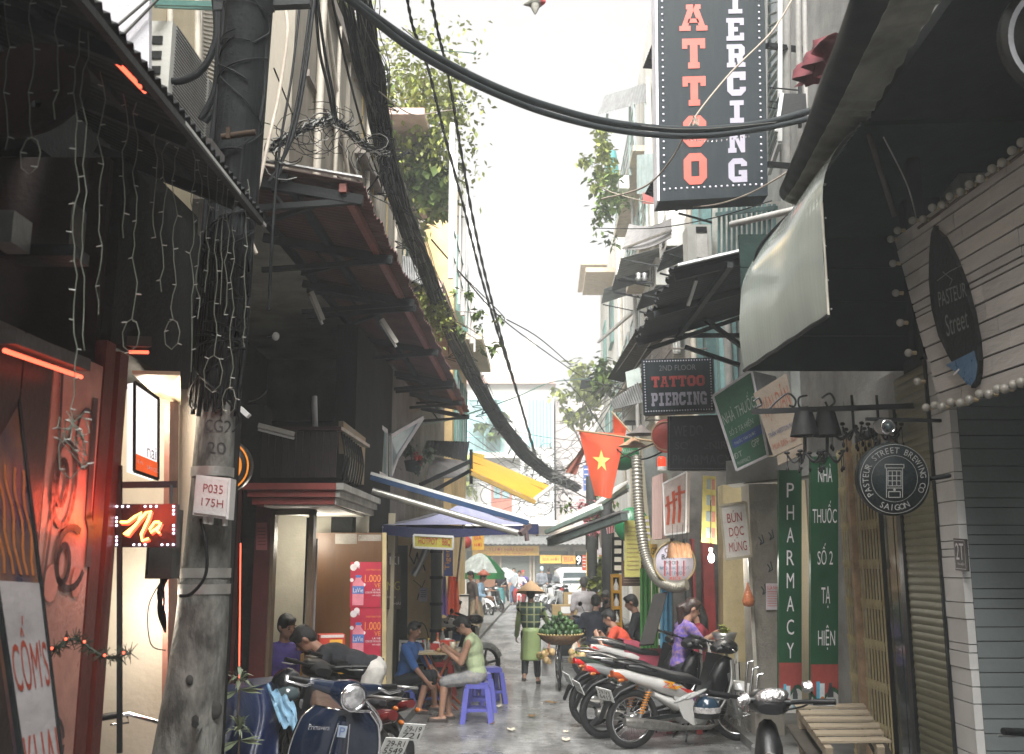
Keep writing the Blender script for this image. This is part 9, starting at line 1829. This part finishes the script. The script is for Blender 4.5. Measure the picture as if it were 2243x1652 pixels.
WIRES = [([(1740,-10,8.4),(1690,70,8.3),(1600,160,8.2),(1520,260,8.1),(1470,350,8.4),(1410,410,9),(1318,436,10)],.009,'tan wire with a knot slanting across the tattoo sign',1),([(1312,408,11),(1350,425,11),(1440,447,10),(1540,452,9),(1640,425,8),(1760,355,7.4)],.007,'thin tan wire sagging under the tattoo sign',1),([(1300,500,14),(1430,500,12),(1560,478,10),(1690,440,8.6)],.006,'thin dark wire below the tattoo sign',0),
  ([(590,400,6.3),(640,300,6.6),(670,150,6.8),(690,-20,7)],.014,'black cable slanting up beside the pole, outer',0),([(600,420,6.3),(625,330,6.5),(655,200,6.8),(684,-20,7)],.012,'black cable slanting up beside the pole, inner',0),([(688,-20,7),(700,110,7.2),(718,190,7.3),(732,265,7.4)],.013,'black drop cable to the knotted loop, left',0),([(693,-20,7),(712,120,7.2),(728,200,7.3),(738,268,7.4)],.013,'black drop cable to the knotted loop, right',0),([(660,-20,6.9),(640,160,6.7),(612,330,6.4),(596,520,6.2),(590,640,6.2)],.01,'long black wire hanging down past the red awning',0),([(605,330,6.4),(600,470,6.3),(592,620,6.2),(588,680,6.2)],.009,'shorter black wire hanging in front of the red awning',0),
  ([(612,-20,6.4),(630,60,6.4),(612,200,6.4),(590,300,6.3),(568,400,6.2),(545,480,6.1),(552,530,6.1),(562,556,6.1)],.013,'pale beige cable end curling beside the pole',2),([(724,-20,7),(760,150,7.6),(800,300,8.6),(835,400,9.4)],.011,'loose black cable left of the main bundle',0),
  ([(600,150,6.4),(680,330,8),(760,400,9),(900,470,11),(960,500,12)],.006,'thin black wire crossing the beige wall',0),([(830,200,8.2),(900,250,9),(960,245,10),(1000,240,10)],.006,'thin pale wire from the bundle to the twin cables',1),([(950,110,9),(1020,115,10),(1042,118,10)],.006,'thin green rod pointing right near the twin cables',3),([(945,525,13),(1010,600,15),(1090,690,18),(1180,760,22),(1275,825,28),(1370,855,14)],.012,'long dark wire crossing the sky to the small tattoo sign',0),([(1000,590,15),(1050,640,16),(1100,690,17),(1105,700,17)],.008,'short frayed wire between the twin cables',0),([(1110,700,18),(1180,740,20),(1250,800,24)],.011,'wire with a joint in the bright sky gap',0),([(920,930,15),(1000,915,20),(1130,870,26),(1205,838,30),(1290,830,24)],.016,'green wire crossing in front of the white far house',3),
  ([(1235,830,28),(1280,880,24),(1340,970,16),(1390,1005,13),(1450,990,12),(1510,940,11.2)],.011,'black wire swooping over the starred flag to the LED board',0),([(1160,1040,27),(1230,1030,24),(1290,1010,18),(1345,1008,16),(1400,985,13.5),(1460,960,12)],.011,'black wire crossing the starred flag',0),([(1210,1050,30),(1300,1100,22),(1380,1140,15)],.014,'thin wire below the starred flag',0)]
WM = (CABLE,M('wire_tan',(.30,.25,.20),.6),M('wire_beige',(.55,.48,.40),.5),M('wire_green',(.05,.12,.09),.5))
for pp,r_,lb,mi in WIRES: tag(B().tube(spath(px3(pp),7),r_,6).obj('overhead_wire',WM[mi]),lb,'wire','single overhead wires')
c_ = P(1522,262,8.05); b = B()
for k in range(10): b.tube([c_ + V((rg.gauss(0,.012),-.01,rg.gauss(0,.015))) for _ in range(4)] + [c_ + V((rg.gauss(0,.02),-.01,-.06))],.003,4,False)
o = b.obj('wire_knot',WM[1]); tag(o,'frayed knot on the tan wire in front of the tattoo sign','knot')
kn = thing('knotted_loop','tangled knot of wires hanging between the pole and the cable bundle','cables',P(735,265,7.4)); b,b2 = B(),B()
main = spath(px3([(592,325,6.3),(640,298,6.7),(690,272,7.1),(735,264,7.4),(775,300,7.9),(815,328,8.4),(855,338,9.0)]),7)
for k in range(16): (b if k % 3 else b2).tube([p + V((rg.gauss(0,.012),0,.028 * sin(i * .5 + k * 1.7) + rg.gauss(0,.006))) for i,p in enumerate(main)],.006,4,False)
for k in range(70):
    p = rg.choice(main); r_ = rU(.04,.16); a0 = rU(0,6.28); n_ = rg.randint(4,10); (b if k % 4 else b2).tube([p + V((r_ * (cos(a0 + j * .55) - cos(a0)),rg.gauss(0,.01),r_ * .8 * (sin(a0 + j * .55) - sin(a0)) - .01 * j)) for j in range(n_)],.0035,4,False)
for k in range(9): p = P(835 + k * 3,338,8.9); b.tube([p,p + V((rU(-.1,.1),0,-.15)),p + V((rU(-.25,.15),0,-.42))],.005,4,False)
b.obj('dark_wires',CABLE,kn,kind='stuff'); b2.obj('pale_wires',M('wire_pale'),kn,kind='stuff')
fn_ = thing('far_wire_tangle','thin tangled wires and coils around the far end of the cable bundle','cables',P(1200,1040,30)); b = B()
for k in range(60):
    p = P(rg.gauss(1195,45),rg.gauss(1035,35),29); r_ = rU(.1,.5); a0 = rU(0,6.28); b.tube([p + V((r_ * (cos(a0 + j * .5) - cos(a0)),0,r_ * .7 * (sin(a0 + j * .5) - sin(a0)))) for j in range(rg.randint(5,13))],.012,4,False)
for k in range(16):
    a,c = P(rU(930,1100),rU(880,1150),rU(20,30)),P(rU(1150,1330),rU(960,1130),rU(24,34)); b.tube(sag(a,c,rU(.1,.6)),.010,4,False)
for k in range(14):
    a,c = P(rU(1205,1260),rU(890,1040),36),P(rU(1390,1450),rU(700,860),rU(13,18)); b.tube(sag(a,c,rU(.1,.5)),.008,4,False)
b.obj('thin_wires',CABLE2,fn_,kind='stuff')
o = thing('plush_toy','small plush toy with pointed feet hanging at the top of the sky','toy',P(1172,10,8)); c_ = P(1172,2,8); PLG = M('plush_grey',(.34,.33,.29),.9,bump=.5,bsc=90)
B().ball(c_ + V((0,0,.02)),(.09,.07,.09),12).obj('torso',PLG,o)
for x0,x1,z1,m__ in ((-.03,-.10,-.05,PLG),(.0,.0,-.14,PLG),(.05,.09,-.03,M('plush_red',(.5,.08,.08),.9))): B().tube([c_ + V((x0,0,0)),c_ + V(((x0 + x1) / 2,-.02,z1 * .6)),c_ + V((x1,-.02,z1))],[.045,.036,.008],9).obj('foot',m__,o)
B().tube([c_ + V((0,0,.08)),c_ + V((0,0,.8))],.004,5).obj('string',CABLE2,o)
# ================================================================ HAZE
hz_ = B(); hz_.bbox((-44.5,-24.5,-1),(44.5,74.5,20.5)); ho = hz_.obj('haze',None); ho['kind'] = 'stuff'
hm = bpy.data.materials.new('haze_air'); hm.use_nodes = True; n,l = hm.node_tree.nodes,hm.node_tree.links; n.clear()
ou = n.new('ShaderNodeOutputMaterial'); pv = n.new('ShaderNodeVolumePrincipled'); pv.inputs['Color'].default_value = (.90,.955,.955,1); pv.inputs['Density'].default_value = .0058; pv.inputs['Anisotropy'].default_value = .2
l.new(pv.outputs[0],ou.inputs['Volume']); ho.data.materials.append(hm)
